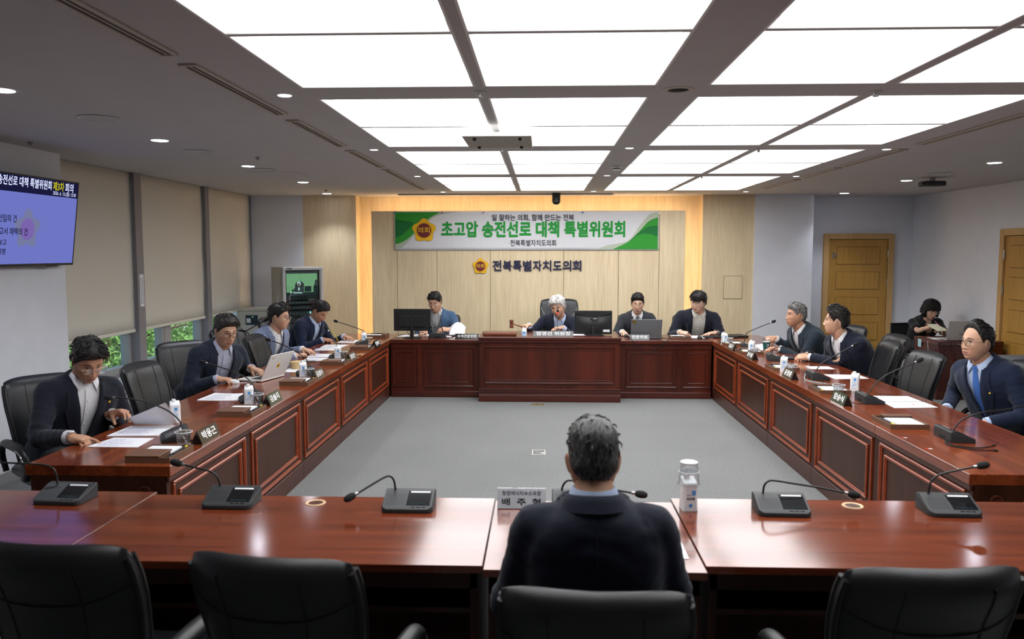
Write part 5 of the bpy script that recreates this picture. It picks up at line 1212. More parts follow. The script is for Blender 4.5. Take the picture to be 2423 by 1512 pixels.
# gavel block and water bottle on the chairperson desk
MT['gavel'] = wood('gavel_wood', (.12, .03, .014), (.22, .065, .03), 0, 1.5, .35, rings_=14)
t = thing('gavel_block', 'long reddish wooden gavel board on the chairperson desk', 'gavel board', (-.51, 9.70, .785)); g = MB(); g.box((-.205, -.06, 0), (.205, .06, .04), .008); g.build('board', MT['gavel'], t, 30); g = MB(); g.box((-.19, -.045, .04), (.19, .045, .044), .003); g.build('strike_plate', MT['gavel'], t)
t = thing('water_bottle', 'small pale blue and white carton beside the gavel board', 'carton', (-.212, 9.64, .785)); g = MB(); g.rings([[(x * w, y * w, z) for x, y in ((1, -.6), (1, .6), (.6, 1), (-.6, 1), (-1, .6), (-1, -.6), (-.6, -1), (.6, -1))] for z, w in ((0, .029), (.03, .031), (.075, .031), (.088, .026), (.092, .016))]); g.build('body', MT['carton'], t, 25)
g = MB(); g.lathe([(.014, .09), (.014, .106), (.001, .107)], 16); g.build('cap', MT['white'], t, 40); g = MB(); g.box((-.022, -.0318, .034), (.022, -.030, .052)); g.build('blue_print', MT['cartonblue'], t); g = MB(); g.box((-.025, -.0316, .006), (.025, -.030, .030)); g.build('pale_print', MT['cartonpale'], t)
# ================================================================ BANNER, EMBLEM, TELEVISION, RACK, CABINETS
MT['bannercloth'] = fabric('white_banner_cloth', (.70, .71, .74), rough=.7, melange=.02, mscale=500)
MT['green1'] = mat('banner_green', (.028, .31, .028), .7, noise_amt=.03); MT['green2'] = mat('banner_deep_green', (.006, .17, .035), .7, noise_amt=.03)
MT['green3'] = mat('banner_letter_green', (.010, .30, .035), .7, noise_amt=.02); MT['pale1'] = mat('banner_pale_green', (.47, .53, .42), .7, noise_amt=.02)
MT['letgrey'] = mat('banner_grey_letters', (.05, .05, .065), .7, noise_amt=0)
BX0, BX1, BZ0, BZ1, BY = -2.19, 1.715, 1.832, 2.405, 11.838
BW, BH = BX1 - BX0, BZ1 - BZ0
t = thing('banner', 'wide white banner with green swooshes and green lettering pinned to the wall panel', 'banner', (BX0, BY, BZ0))
def wav(x, z): return -.003 * math.sin(x * 2.1 + 1) * math.sin(z * 5) - .002 * math.sin(x * 7.0 + z * 4) - .004
g = MB(); P = [[(BW * i / 60, wav(BW * i / 60, BH * j / 12), BH * j / 12) for j in range(13)] for i in range(61)]
g.grid(P); o = g.build('cloth', MT['bannercloth'], t, 60, False); sd = o.modifiers.new('thick', 'SOLIDIFY'); sd.thickness = .001
def region(name, m, low, high, x0, x1, off, n=28):
    g = MB(); P = []
    for i in range(n + 1):
        x = x0 + (x1 - x0) * i / n; a, b = low(x), high(x); a = max(.012, min(BH - .012, a)); b = max(a, min(BH - .012, b))
        P.append([(x, wav(x, a + (b - a) * j / 6) - .0012 - off, a + (b - a) * j / 6) for j in range(7)])
    g.grid(P); return g.build(name, m, t, None, False)
cv = lambda pts: (lambda x: float(np.interp(x, [p[0] for p in pts], [p[1] for p in pts])))
def smooth_cv(pts):
    B = bez([(p[0], p[1], 0) for p in pts], 8); return cv([(b.x, b.y) for b in B])
top = lambda x: BH
# upper left swoosh: deep edge curves measured in metres from the lower left corner
region('pale_swoosh', MT['pale1'], smooth_cv([(.012, 0), (.12, .04), (.24, .16), (.40, .33), (.62, .50), (.92, .56)]), top, .012, .92, .0)
region('green_swoosh', MT['green1'], smooth_cv([(.012, .085), (.12, .12), (.24, .20), (.38, .34), (.52, .47), (.68, .557)]), top, .012, .68, .0005)
region('deep_swoosh', MT['green2'], smooth_cv([(.012, .18), (.12, .23), (.24, .34), (.30, .41)]), smooth_cv([(.012, .46), (.12, .44), (.24, .42), (.30, .41)]), .012, .30, .001)
zero = lambda x: 0
region('pale_swoosh', MT['pale1'], zero, smooth_cv([(BW - .95, 0), (BW - .75, .07), (BW - .45, .14), (BW - .28, .36), (BW - .14, .52), (BW - .012, .56)]), BW - .95, BW - .012, .0)
region('green_swoosh', MT['green1'], zero, smooth_cv([(BW - .70, .0), (BW - .45, .12), (BW - .30, .26), (BW - .15, .42), (BW - .012, .48)]), BW - .70, BW - .012, .0005)
region('deep_swoosh', MT['green2'], smooth_cv([(BW - .42, .13), (BW - .3, .22), (BW - .16, .24), (BW - .012, .20)]), smooth_cv([(BW - .42, .14), (BW - .3, .25), (BW - .16, .34), (BW - .012, .36)]), BW - .42, BW - .012, .001)
TX = lambda x, z: Mx((x - BX0, -.0125, z - BZ0), PI / 2)
text_mesh('일 잘하는 의회, 함께 만드는 전북', .10, MT['letgrey'], 'lettering', t, TX(-.134, 2.303), bold=.0022, width=1.21)
text_mesh('초고압 송전선로 대책 특별위원회', .245, MT['green3'], 'lettering', t, TX(-.126, 2.122), bold=.0085, width=2.715)
text_mesh('전북특별자치도의회', .10, MT['letgrey'], 'lettering', t, TX(-.126, 1.931), bold=.001, width=.675)
def emblem(parent, cx, cz, y, r, th):
    M_ = lambda d: Mx((cx, y - d, cz), PI / 2)
    def petals(rr, m, nm, h0, h1):
        g = MB(); g.M = M_(h0); pts = []
        for k in range(120):
            a = 2 * PI * k / 120; b = a - PI / 2
            q = rr * (.855 + .10 * math.cos(5 * b) + .045 * abs(math.cos(12.5 * b)))
            pts.append((q * math.cos(a), q * math.sin(a)))
        g.prism(pts, 2, 0, h1); g.build(nm, m, parent)
    petals(r, MT['emblem_o'], 'petal_edge', 0, th * .6); petals(r * .965, MT['emblem_y'], 'petals', 0, th * .8)
    g = MB(); g.M = M_(th * .8)
    for k in range(25):
        a = PI / 2 + 2 * PI * k / 25; q0, q1 = r * .62, r * .80; e = .008 * r / .2
        g.add([(q0 * math.cos(a) - e * math.sin(a), q0 * math.sin(a) + e * math.cos(a), .0004), (q0 * math.cos(a) + e * math.sin(a), q0 * math.sin(a) - e * math.cos(a), .0004), (q1 * math.cos(a), q1 * math.sin(a), .0004)], [(0, 1, 2)])
    o = g.build('petal_line', MT['emblem_o'], parent); o['kind'] = 'stuff'
    g = MB(); g.M = M_(th * .8); g.lathe([(r * .61, 0), (r * .61, th * .15), (.001, th * .15)], 40); g.build('gold_ring', MT['emblem_o'], parent)
    g = MB(); g.M = M_(th * .95); g.lathe([(r * .565, 0), (r * .565, th * .15), (.001, th * .15)], 40); g.build('maroon_disc', MT['emblem_r'], parent)
    text_mesh('의회', r * .50, MT['emblem_y'], 'lettering', parent, Mx((cx, y - th * 1.12 - .0006, cz), PI / 2), bold=r * .006, width=r * .95)
emblem(t, -1.747 - BX0, 2.122 - BZ0, -.0105, .185, .003)
MT['pinb'] = mat('blue_pin', (.02, .12, .45), .3, noise_amt=0); MT['pinp'] = mat('purple_pin', (.35, .03, .30), .3, noise_amt=0); MT['pinw'] = mat('clear_pin', (.75, .75, .75), .3, noise_amt=0)
for i, (x, m, c) in enumerate(((-2.18, 'pinb', 'blue push pin at the left top corner of the banner'), (-1.475, 'pinp', 'purple push pin above the banner emblem'), (-.865, 'pinp', 'purple push pin in the top edge of the banner, second from the left corner'), (-.27, 'pinw', 'clear push pin in the middle of the banner top edge'), (.60, 'pinb', 'blue push pin in the right half of the banner top edge'), (1.69, 'pinw', 'clear push pin at the right top corner of the banner'))):
    p = thing('push_pin', c, 'push pin', (x, 11.832, 2.385)); g = MB(); g.M = Mx((0, 0, 0), PI / 2); g.lathe([(.004, 0), (.005, .008), (.011, .010), (.012, .022), (.001, .024)], 12); g.build('pin_head', MT[m], p, 40)
t = thing('wall_emblem', 'yellow flower-shaped emblem with a maroon centre fixed beside the navy wall letters', 'emblem', (-.91, 11.848, 1.593)); emblem(t, 0, 0, 0, .124, .022)
word = '전북특별자치도의회'; x0, x1 = -.733, .601; st = (x1 - x0) / len(word)
for i, ch_ in enumerate(word):
    o = text_mesh(ch_, .168, MT['navyletter'], 'wall_letter', None, Mx((x0 + st * (i + .5), 11.838, 1.590), PI / 2), bold=.004, depth=.011, width=st * .88)
    tag(o, 'navy raised wall letter, %s from the yellow emblem' % ['first', 'second', 'third', 'fourth', 'fifth', 'sixth', 'seventh', 'eighth', 'ninth'][i], 'letter', 'navy letters on the wall panel')
# --- television, tilted forward on the left wall
MT['tvbg'] = emit('lavender_screen', (.125, .145, .44), 1.25); MT['tvhead'] = emit('navy_screen_band', (.010, .010, .045), 1.0); MT['tvw'] = emit('white_screen_text', (.62, .66, .95), 1.3); MT['tvy'] = emit('yellow_screen_text', (.55, .50, .01), 1.1); MT['tvk'] = emit('dark_screen_text', (.006, .006, .02), 1.0); MT['tve1'] = emit('faded_screen_emblem', (.15, .165, .30), 1.15); MT['tve2'] = emit('faded_screen_emblem_core', (.165, .11, .36), 1.15)
TW, TH_ = 1.26, .712; RT = Matrix(((0, 0, 1, 0), (1, 0, 0, 0), (0, 1, 0, 0), (0, 0, 0, 1)))     # x along +Y, y up, z out to +X
t = thing('television', 'wall television showing a lavender meeting agenda, cut by the frame edge', 'television'); t.matrix_world = Matrix.Translation((-4.03, 6.79 - TW / 2, 2.045)) @ Matrix.Rotation(math.radians(7.2), 4, 'Y') @ RT
g = MB(); g.box((-TW / 2, -TH_ / 2, -.03), (TW / 2, TH_ / 2, 0), .006); g.build('case', MT['plastic'], t, 30)
g = MB(); b = .012; g.box((-TW / 2 + b, -TH_ / 2 + b + .006, 0), (TW / 2 - b, TH_ / 2 - b, .0012)); sc_ = g.build('screen', MT['tvbg'], t)
g = MB(); g.box((-TW / 2 + b, TH_ / 2 - .140, .0012), (TW / 2 - b, TH_ / 2 - b, .0018)); g.build('header_band', MT['tvhead'], sc_)
g = MB(); g.frame(-TW / 2, TW / 2, -TH_ / 2, TH_ / 2, b, -.002, .004, 2, .001); g.build('bezel', MT['plastic'], t)
g = MB(); g.box((.28, -TH_ / 2 - .008, -.02), (.42, -TH_ / 2, 0)); g.build('sensor_bar', MT['plastic'], t)
R_ = TW / 2
def tvt(s, x, y, h, m, w, bold=.0):
    text_mesh(s, h, MT[m], 'lettering', sc_, Mx((x - w / 2, y, .0022)), bold=bold, depth=0, width=w)
tvt('초고압 송전선로 대책 특별위원회', R_ - .377, TH_ / 2 - .064, .080, 'tvw', .83, .0012); tvt('제3차', R_ - .21, TH_ / 2 - .064, .080, 'tvy', .15, .0012); tvt('회의', R_ - .075, TH_ / 2 - .064, .080, 'tvw', .115, .0012)
tvt('2026. 6. 15.(월) 13:30', R_ - .035, TH_ / 2 - .115, .040, 'tvw', .32)
tvt('선임의 건', R_ - .78, .007, .062, 'tvk', .21, .001); tvt('보고서 채택의 건', R_ - .64, -.091, .062, 'tvk', .38, .001); tvt('보고', R_ - .88, -.174, .05, 'tvk', .09, .0008); tvt('설명', R_ - .885, -.244, .05, 'tvk', .09, .0008)
g = MB(); flower(g, (R_ - .645, -.064), .165, .0006, M_=Matrix.Translation((0, 0, .0012))); g.build('emblem', MT['tve1'], sc_)
g = MB(); g.M = Matrix.Translation((R_ - .645, -.064, .0018)); g.lathe([(.085, 0), (.085, .0003), (.001, .0003)], 30); g.build('emblem_core', MT['tve2'], sc_)
g = MB(); g.box((-.2, -.15, -.09), (.2, .15, -.03)); g.build('bracket', MT['plastic'], t)
# --- equipment rack with a small monitor
t = thing('equipment_rack', 'pale grey equipment rack with glass door showing a small monitor, in the far corner', 'rack', (-3.61, 11.0, 0), math.radians(37))
w, d, h = .59, .50, 1.59
MT['rackgrey'] = mat('pale_rack_metal', (.60, .60, .60), .4, noise_amt=.02)
g = MB(); g.box((0, .02, .06), (.02, d, h - .02)); g.box((w - .02, .02, .06), (w, d, h - .02)); g.box((0, .02, h - .02), (w, d, h), .004); g.box((0, d - .015, .06), (w, d, h)); g.box((0, .02, .04), (w, d, .06)); g.build('cabinet', MT['greymetal'], t)
g = MB(); g.frame(.0, w, .05, h, .04, 0, .022, 1, .004); g.build('door_frame', MT['rackgrey'], t)
g = MB(); g.box((.04, .009, .09), (w - .04, .013, h - .04)); g.build('door_glass', MT['pane'], t)
g = MB(); g.box((w - .062, -.012, .1), (w - .05, .0, h - .05), .003); g.build('door_handle', MT['chrome'], t)
g = MB(); g.box((-.004, .08, .12), (0, d - .06, h - .08), .002); g.build('side_panel', MT['greymetal'], t); g = MB(); g.box((-.012, .20, 1.0), (-.003, .235, 1.2), .003); g.build('side_handle', MT['rackgrey'], t)
g = MB(); g.box((.055, -.0015, h - .028), (.13, 0, h - .014)); g.build('maker_plate', MT['plastic'], t)
g = MB(); g.box((.045, .10, .1), (w - .045, .44, .12)); g.build('shelf', MT['plastic'], t)
MT['scr_green'] = emit('monitor_green_wall', (.20, .40, .19), .95); MT['scr_dark'] = emit('monitor_dark', (.012, .022, .022), 1.0); MT['scr_white'] = emit('monitor_white', (.55, .75, .70), 1.0); MT['scr_face'] = emit('monitor_face', (.16, .12, .07), 1.0); MT['scr_led'] = emit('device_display', (.25, .75, .75), 1.6); MT['scr_blue'] = emit('blue_led', (.05, .08, .9), 2.2); MT['scr_red'] = emit('red_led', (.9, .04, .05), 1.8)
g = MB(); g.box((.05, .05, 1.12), (w - .05, .12, 1.535), .004); mn = g.build('monitor', MT['plastic'], t)
def S(x0, x1, z0, z1, m, nm, e=0.0):
    g = MB(); g.box((.065 + x0 * .45, .0485 - e, 1.20 + z0 * .30), (.065 + x1 * .45, .0495, 1.20 + z1 * .30)); return g.build(nm, MT[m], mn)
def SE(cx, cz, rx, rz, m, nm, e):
    g = MB(); g.M = Mx((.065 + cx * .45, .0485 - e, 1.20 + cz * .30), PI / 2); g.lathe([(rx * .45, 0), (rx * .45, .0004), (.001, .0004)], 20, sy=rz * .30 / (rx * .45)); return g.build(nm, MT[m], mn)
S(0, 1, 0, 1, 'scr_green', 'screen'); S(0, 1, 0, .11, 'scr_dark', 'picture_desk', .0005); S(.455, .46, .3, 1, 'scr_dark', 'picture_joint', .0003)
SE(.42, .42, .15, .22, 'scr_dark', 'picture_chair', .0006); SE(.40, .22, .17, .20, 'scr_dark', 'picture_body', .0008); SE(.40, .52, .06, .11, 'scr_white', 'picture_hair', .0014); SE(.395, .47, .042, .09, 'scr_face', 'picture_face', .0018); S(.375, .42, .2, .34, 'scr_white', 'picture_shirt', .0014)
S(.17, .32, .16, .24, 'scr_dark', 'picture_arm', .0012); S(.22, .50, .07, .115, 'scr_white', 'picture_plate', .0018); S(.12, .155, .06, .15, 'scr_white', 'picture_bottle', .0018); S(.58, .80, .13, .40, 'scr_dark', 'picture_monitor', .0012); SE(.95, .25, .08, .28, 'scr_dark', 'picture_man', .0012); SE(.965, .60, .045, .10, 'scr_dark', 'picture_head', .0012)
for i, (z0, z1, m) in enumerate(((1.06, 1.11, 'plastic_g'), (.985, 1.045, 'plastic'), (.90, .97, 'plastic_g'), (.80, .885, 'plastic'), (.69, .78, 'plastic'), (.56, .67, 'plastic_g'), (.42, .54, 'plastic'), (.28, .40, 'plastic_g'))):
    g = MB(); g.box((.05, .06, z0), (w - .05, .4, z1), .003); dv = g.build('rack_device', MT[m], t)
    g = MB()
    for k in range(6): g.box((.10 + k * .05, .0585, (z0 + z1) / 2 - .004), (.13 + k * .05, .060, (z0 + z1) / 2 + .004))
    g.build('front_buttons', MT['steel'], dv)
    if i == 2: g = MB(); g.box((.40, .058, z0 + .018), (.455, .060, z1 - .015)); g.build('display', MT['scr_led'], dv)
    if i == 4: g = MB(); g.box((.18, .057, z0 + .02), (.225, .060, z1 - .02)); g.build('yellow_frame', MT['emblem_y'], dv); g = MB(); g.box((.192, .056, z0 + .032), (.213, .058, z1 - .032)); g.build('red_light', MT['scr_red'], dv)
    if i == 5: g = MB(); g.box((.20, .058, z0 + .045), (.245, .060, z1 - .048)); g.build('blue_light', MT['scr_blue'], dv)
for k in range(4): g = MB(); g.cyl((.05 + (k % 2) * (w - .1), .06 + (k // 2) * (d - .12), 0), (.05 + (k % 2) * (w - .1), .06 + (k // 2) * (d - .12), .05), .02, 10); g.build('foot', MT['plastic'], t)
# --- white control cabinet in the window corner
t = thing('control_cabinet', 'cream floor cabinet with a small blue control panel in the window corner', 'cabinet', (-4.20, 11.62, 0))
g = MB(); g.box((-.21, -.30, .0), (.235, .34, .955), .008); g.build('body', MT['cream'], t)
g = MB(); g.box((-.215, -.31, .955), (.24, .345, .975), .006); g.build('lid', MT['cream'], t)
MT['ctrlblue'] = mat('dark_teal_panel', (.01, .035, .06), .35, noise_amt=.05)
g = MB(); g.box((-.075, -.306, .755), (.105, -.30, .895), .002); cpn = g.build('control_panel', MT['ctrlblue'], t)
g = MB(); g.box((-.06, -.3075, .785), (.0, -.306, .85)); g.build('meter_window', MT['paper'], cpn)
g = MB(); g.box((.025, -.309, .775), (.045, -.306, .83)); g.box((.07, -.309, .79), (.082, -.306, .815)); g.build('switch', MT['plastic'], cpn)
g = MB(); g.box((.026, -.308, .865), (.036, -.306, .875)); g.build('lamp', emit('panel_lamp', (.6, .9, .3), 1.5), cpn)
g = MB(); g.box((.235, -.24, .86), (.238, .2, .915)); g.build('vent_slot', MT['greymetal'], t)
g = MB(); g.prism([(.13, .70), (.175, .70), (.1525, .74)], 1, -.3015, -.3); g.build('warning_mark', MT['emblem_o'], t); g = MB(); g.box((.12, -.3012, .675), (.19, -.30, .697)); g.build('warning_text', MT['greymetal'], t)
# --- note taker's desk, box by the wall
t = thing('note_desk', 'dark mahogany panelled desk of the note taker in the door side corner', 'desk', (5.22, 10.13, 0))
x0, x1, y0, y1 = -.385, .385, -.30, .32
g = MB(); g.box((x0 - .015, y0 - .015, .665), (x1, y1, .72), .004); g.build('top', MT['mah_x'], t)
g = MB(); g.box((x0, y0, .06), (x1, y1, .665), .003); g.build('body', MT['mah'], t); g = MB(); g.box((x0 - .012, y0 - .012, 0), (x1, y1, .09), .004); g.build('plinth', MT['mah_x'], t)
g = MB(); g.frame(x0 + .07, x1 - .07, .13, .62, .014, y0 - .008, y0 + .004, 1, .003); g.frame(x0 + .13, x1 - .13, .19, .56, .008, y0 - .004, y0 + .004, 1, .002); g.frame(y0 + .06, y1 - .06, .13, .62, .014, x0 - .008, x0 + .004, 0, .003); g.build('moulding', MT['mah_x'], t)
g = MB(); g.box((x0 - .0165, y0 + .41, .60), (x0 - .015, y0 + .50, .70)); g.build('pale_blue_note', mat('pale_blue_note', (.35, .58, .62), .7, noise_amt=.02), t)
cable('black laptop cable hanging over the front of the note taker desk', [(5.0, 9.92, .735), (4.97, 9.84, .73), (4.98, 9.805, .66), (5.02, 9.80, .56), (5.04, 9.80, .5)], .0035)
cable('pale cable hanging over the side of the note taker desk', [(4.95, 10.1, .735), (4.86, 10.1, .73), (4.81, 10.05, .66), (4.80, 9.95, .4), (4.80, 9.9, .1)], .003, 'greymetal')
t = thing('notebook', 'yellowish notepad held in the hands of the note taker', 'notebook', (5.08, 10.38, .83), .3); g = MB(); g.M = Matrix.Rotation(.35, 4, 'X'); g.box((-.075, -.10, 0), (.075, .10, .012), .002); o = g.build('pages', mat('cream_pad', (.66, .66, .48), .8, noise_amt=.02), t)
sheet('papers beside the silver laptop keyboard', ((4.87, 10.05), (5.02, 10.0), (5.06, 10.25), (4.91, 10.28)), z=.7206, rows=3)
t = thing('phone_dock', 'black desk device at the wall end of the note taker desk', 'device', (5.53, 10.22, .72)); g = MB(); g.prism([(-.06, 0), (.06, 0), (.06, .10), (.03, .10)], 0, -.05, .05); g.build('case', MT['plastic'], t)
MT['boxgrey'] = mat('dark_grey_box', (.085, .09, .095), .5, noise_amt=.04)
t = thing('equipment_case', 'dark grey floor case with small white lettering behind the man in the blue tie', 'case', (4.48, 7.2, 0), 0); g = MB(); g.box((-.30, -.25, .02), (.30, .25, .86), .012); g.build('body', MT['boxgrey'], t, 30)
g = MB(); g.box((-.28, -.23, 0), (.28, .23, .02)); g.build('foot', MT['plastic'], t); text_mesh('Snabit', .055, MT['whiteink'], 'lettering', t, Mx((-.175, -.2506, .77), PI / 2), width=.13)
# ================================================================ PEOPLE
def newmesh(v, f):
    me = bpy.data.meshes.new('w'); me.from_pydata([tuple(p) for p in v], [], f); me.update(); return me
def voxel(mb, size, smooth=4, lap=.5):
    """joins overlapping closed solids of an MB into one skin"""
    me = bpy.data.meshes.new('w'); me.from_pydata(mb.v, [], mb.f)
    bm = bmesh.new(); bm.from_mesh(me); bmesh.ops.recalc_face_normals(bm, faces=bm.faces); bm.to_mesh(me); bm.free()
    o = bpy.data.objects.new('w', me); m = o.modifiers.new('r', 'REMESH'); m.mode = 'VOXEL'; m.voxel_size = size; m.use_smooth_shade = True
    r = ev(o); bpy.data.objects.remove(o); bpy.data.meshes.remove(me)
    if smooth:
        bm = bmesh.new(); bm.from_mesh(r)
        for _ in range(smooth): bmesh.ops.smooth_vert(bm, verts=bm.verts, factor=lap, use_axis_x=True, use_axis_y=True, use_axis_z=True)
        bm.to_mesh(r); bm.free()
    return r

# ---- hands: palm, four fingers of unequal length, a thumb off the side of the palm
POSES = {'flat': ([(8, 14, 8), (6, 14, 8), (8, 16, 10), (10, 18, 12)], (38, -12, 12)), 'relaxed': ([(22, 32, 20), (24, 34, 22), (28, 38, 24), (32, 42, 26)], (40, -22, 18)),
         'fist': ([(72, 86, 55), (76, 88, 55), (80, 88, 55), (84, 86, 50)], (62, -38, 42)), 'pen': ([(44, 50, 22), (52, 58, 30), (64, 70, 42), (72, 74, 45)], (52, -36, 24)),
         'point': ([(10, 16, 10), (46, 60, 34), (52, 66, 40), (56, 66, 40)], (44, -24, 24)), 'grip': ([(30, 34, 22), (32, 36, 24), (34, 38, 26), (36, 40, 28)], (30, -52, 10)),
         'clasp': ([(38, 48, 26), (38, 48, 26), (40, 50, 28), (42, 52, 30)], (46, -26, 22))}
_HANDS = {}
def hand_mesh(pose):
    if pose in _HANDS: return _HANDS[pose]
    g = MB(); cur, (ty, tp, tb) = POSES[pose]
    g.rings([[(x, y * w + oy, z * t + oz) for y, z in [(math.copysign(abs(math.cos(a)) ** .7, math.cos(a)), math.copysign(abs(math.sin(a)) ** .8, math.sin(a))) for a in [2 * PI * k / 16 for k in range(16)]]] for x, w, t, oy, oz in
             ((-.03, .024, .019, 0, 0), (0, .026, .019, 0, 0), (.02, .034, .0175, .001, 0), (.05, .040, .016, .001, .001), (.078, .041, .0145, 0, .001), (.096, .036, .011, -.001, 0))])
    g.ball((.036, .026, -.007), (.034, .017, .016)); g.ball((.04, -.026, -.007), (.038, .014, .014))
    for (y, x, L, r), cu, sp in zip(((.029, .088, .074, .0088), (.0095, .093, .082, .0090), (-.0105, .090, .076, .0086), (-.029, .082, .058, .0077)), cur, (5, 1, -3, -8)):
        p = Vector((x - .012, y, .0)); a = 0; pts = [p]; R_ = [r * 1.05]; s = math.radians(sp)
        for q, (fr, an) in enumerate(zip((.46, .30, .24), cu)):
            a += math.radians(an); d = Vector((math.cos(a) * math.cos(s), math.cos(a) * math.sin(s), -math.sin(a)))
            n0 = p; p = p + d * (L * fr + (.012 if q == 0 else 0)); pts += [n0.lerp(p, .55), p]; R_ += [r * (.96 - .09 * q), r * (.98 - .10 * q)]
        g.tube(pts, R_, 9, up=(0, 1, 0)); g.ball(tuple(pts[-1]), R_[-1], 9, 6); 
        for c_, rr in ((pts[2], R_[2] * 1.06), (pts[4], R_[4] * 1.05)): g.ball(tuple(c_), rr, 9, 6)
    p = Vector((.022, .024, -.006)); ay = math.radians(ty); ap = math.radians(tp)
    d = Vector((math.cos(ay) * math.cos(ap), math.sin(ay) * math.cos(ap), math.sin(ap))); m_ = p + d * .040; ay2 = ay - math.radians(tb)
    d2 = Vector((math.cos(ay2) * math.cos(ap), math.sin(ay2) * math.cos(ap), math.sin(ap) * 1.1)).normalized(); e = m_ + d2 * .029; f_ = e + d2 * .020
    g.tube([p, p.lerp(m_, .6), m_, e, f_], [.0145, .0125, .0110, .0100, .0082], 10); g.ball(tuple(f_), .0082, 9, 6); g.ball(tuple(m_), .0115, 9, 6)
    me = voxel(g, .0036, 2, .4); v = np.zeros(len(me.vertices) * 3); me.vertices.foreach_get('co', v); fs = [tuple(p.vertices) for p in me.polygons]
    _HANDS[pose] = (v.reshape(-1, 3), fs); bpy.data.meshes.remove(me); return _HANDS[pose]

# ---- head: one closed grid, shaped like a face
def head_grid(nr=84, nc=92, fw=1.0, jaw=1.0, chin=0.0):
    ph = np.linspace(-PI / 2, PI / 2, nr + 1)[1:-1]; v = np.linspace(-PI, PI, nc, endpoint=False); ps = v - .5 * np.sin(v)      # ps: 0 = front
    PH, PS = np.meshgrid(ph, ps, indexing='ij'); c = np.cos(PH); s = np.sin(PH)
    low = s < 0; rad = np.where(low, np.abs(c) ** .62, np.abs(c) ** .86)
    dx, dy = np.sin(PS), np.cos(PS); bx = np.sign(dx) * np.abs(dx) ** .92; by = np.sign(dy) * np.abs(dy) ** .92
    z = np.where(low, .114 * np.sign(s) * np.abs(s) ** .92, .118 * s)
    x = .0745 * fw * bx * rad; y = np.where(dy > 0, .088, .100) * by * rad
    t = np.clip(-z / .112, 0, 1)
    x *= 1 - (.30 / jaw) * t ** 1.7; y = np.where(dy < 0, y * (1 - .52 * t ** 1.1), y); y += .018 * t ** 1.5
    front = smoothstep(.015, .05, y); G = lambda cx, cz, sx, sz: np.exp(-((x - cx) / sx) ** 2 - ((z - cz) / sz) ** 2); G2 = lambda cx, cz, sx, sz: G(cx, cz, sx, sz) + G(-cx, cz, sx, sz)
    d = np.zeros_like(x)
    d += .0055 * G(0, .030, .055, .011) - .0085 * G2(.031, .011, .017, .011) + .003 * G2(.031, .009, .011, .006)
    d += .0095 * G(0, .004, .0085, .022) + .0135 * G(0, -.019, .0105, .016) + .0115 * G(0, -.031, .0125, .0085) + .0085 * G2(.0135, -.034, .0075, .0075)
    d += .0055 * G2(.046, -.018, .022, .018) + .005 * G(0, -.062, .030, .020) + .0042 * G(0, -.0555, .019, .0045) + .0050 * G(0, -.0705, .016, .0055) - .0038 * G(0, -.0628, .021, .0026)
    d += (.0055 + chin) * G(0, -.099, .020, .013) - .003 * G(0, -.083, .022, .006) - .0025 * G2(.028, -.050, .006, .016)
    y = y + d * front; x = x * (1 - .05 * G(0, .03, 1, .03) * smoothstep(.02, .07, y))
    P = np.stack([x, y, z], -1)
    return P, PH, PS
def grid_solid(P):
    nr, nc = P.shape[:2]; v = [tuple(p) for p in P.reshape(-1, 3)]
    v += [tuple(P[0].mean(0) - np.array([0, 0, .001])), tuple(P[-1].mean(0) + np.array([0, 0, .001]))]; b, t = len(v) - 2, len(v) - 1; f = []
    for i in range(nr - 1):
        for j in range(nc): k = (j + 1) % nc; f.append((i * nc + j, i * nc + k, (i + 1) * nc + k, (i + 1) * nc + j))
    for j in range(nc): k = (j + 1) % nc; f.append((b, k, j)); f.append((t, (nr - 1) * nc + j, (nr - 1) * nc + k))
    return v, f
def ear(s):
    g = MB(); R_ = Matrix.Translation((s * .074, -.010, -.004)) @ Euler((math.radians(-8), math.radians(s * 8), math.radians(-s * 24))).to_matrix().to_4x4(); rs = []
    for i in range(9):
        a = -1 + 2 * i / 8; r = math.sqrt(max(.02, 1 - a * a)); rs.append([tuple(R_ @ Vector((s * (.010 * r * max(-.35, math.cos(q)) * (1 - .55 * math.exp(-((math.cos(q) - 1) / .5) ** 2) * r)), .0185 * r * math.sin(q) * (1 + .15 * a), .032 * a))) for q in [2 * PI * k / 14 for k in range(14)]])
    g.rings(rs); return g
DEF = dict(S=1.04, bw=1.0, hipz=.53, roll=0.0, jaw=1.0, fw=1.0, chin=0.0, jacket='navy', shirt='white', open_=.0, vt=.068, ze=.20, tie=None, glasses=None, hair='hair_black', hs={}, sleeve=1.0, neck=.058, skin='skin', collar_gap=20, watch=None, nl=.068, lapel=.078, pants='pants', eye=.8, cuff=True, female=False, brow='hair_black', tilt=0.0)
def skinmat(name, col):
    m, t, n, l, b = nt(name); tc = n.new('ShaderNodeTexCoord'); nz = n.new('ShaderNodeTexNoise'); nz.inputs['Scale'].default_value = 14; nz.inputs['Detail'].default_value = 4; cr = n.new('ShaderNodeValToRGB')
    cr.color_ramp.elements[0].color = (col[0] * .90, col[1] * .80, col[2] * .76, 1); cr.color_ramp.elements[1].color = (min(1, col[0] * 1.08), col[1] * 1.08, col[2] * 1.06, 1); cr.color_ramp.elements[0].position = .3; cr.color_ramp.elements[1].position = .7
    l.new(tc.outputs['Object'], nz.inputs['Vector']); l.new(nz.outputs['Fac'], cr.inputs['Fac']); l.new(cr.outputs['Color'], b.inputs['Base Color']); b.inputs['Roughness'].default_value = .46
    b.inputs['Subsurface Weight'].default_value = .12; b.inputs['Subsurface Radius'].default_value = (.012, .005, .003); b.inputs['Specular IOR Level'].default_value = .4; return m
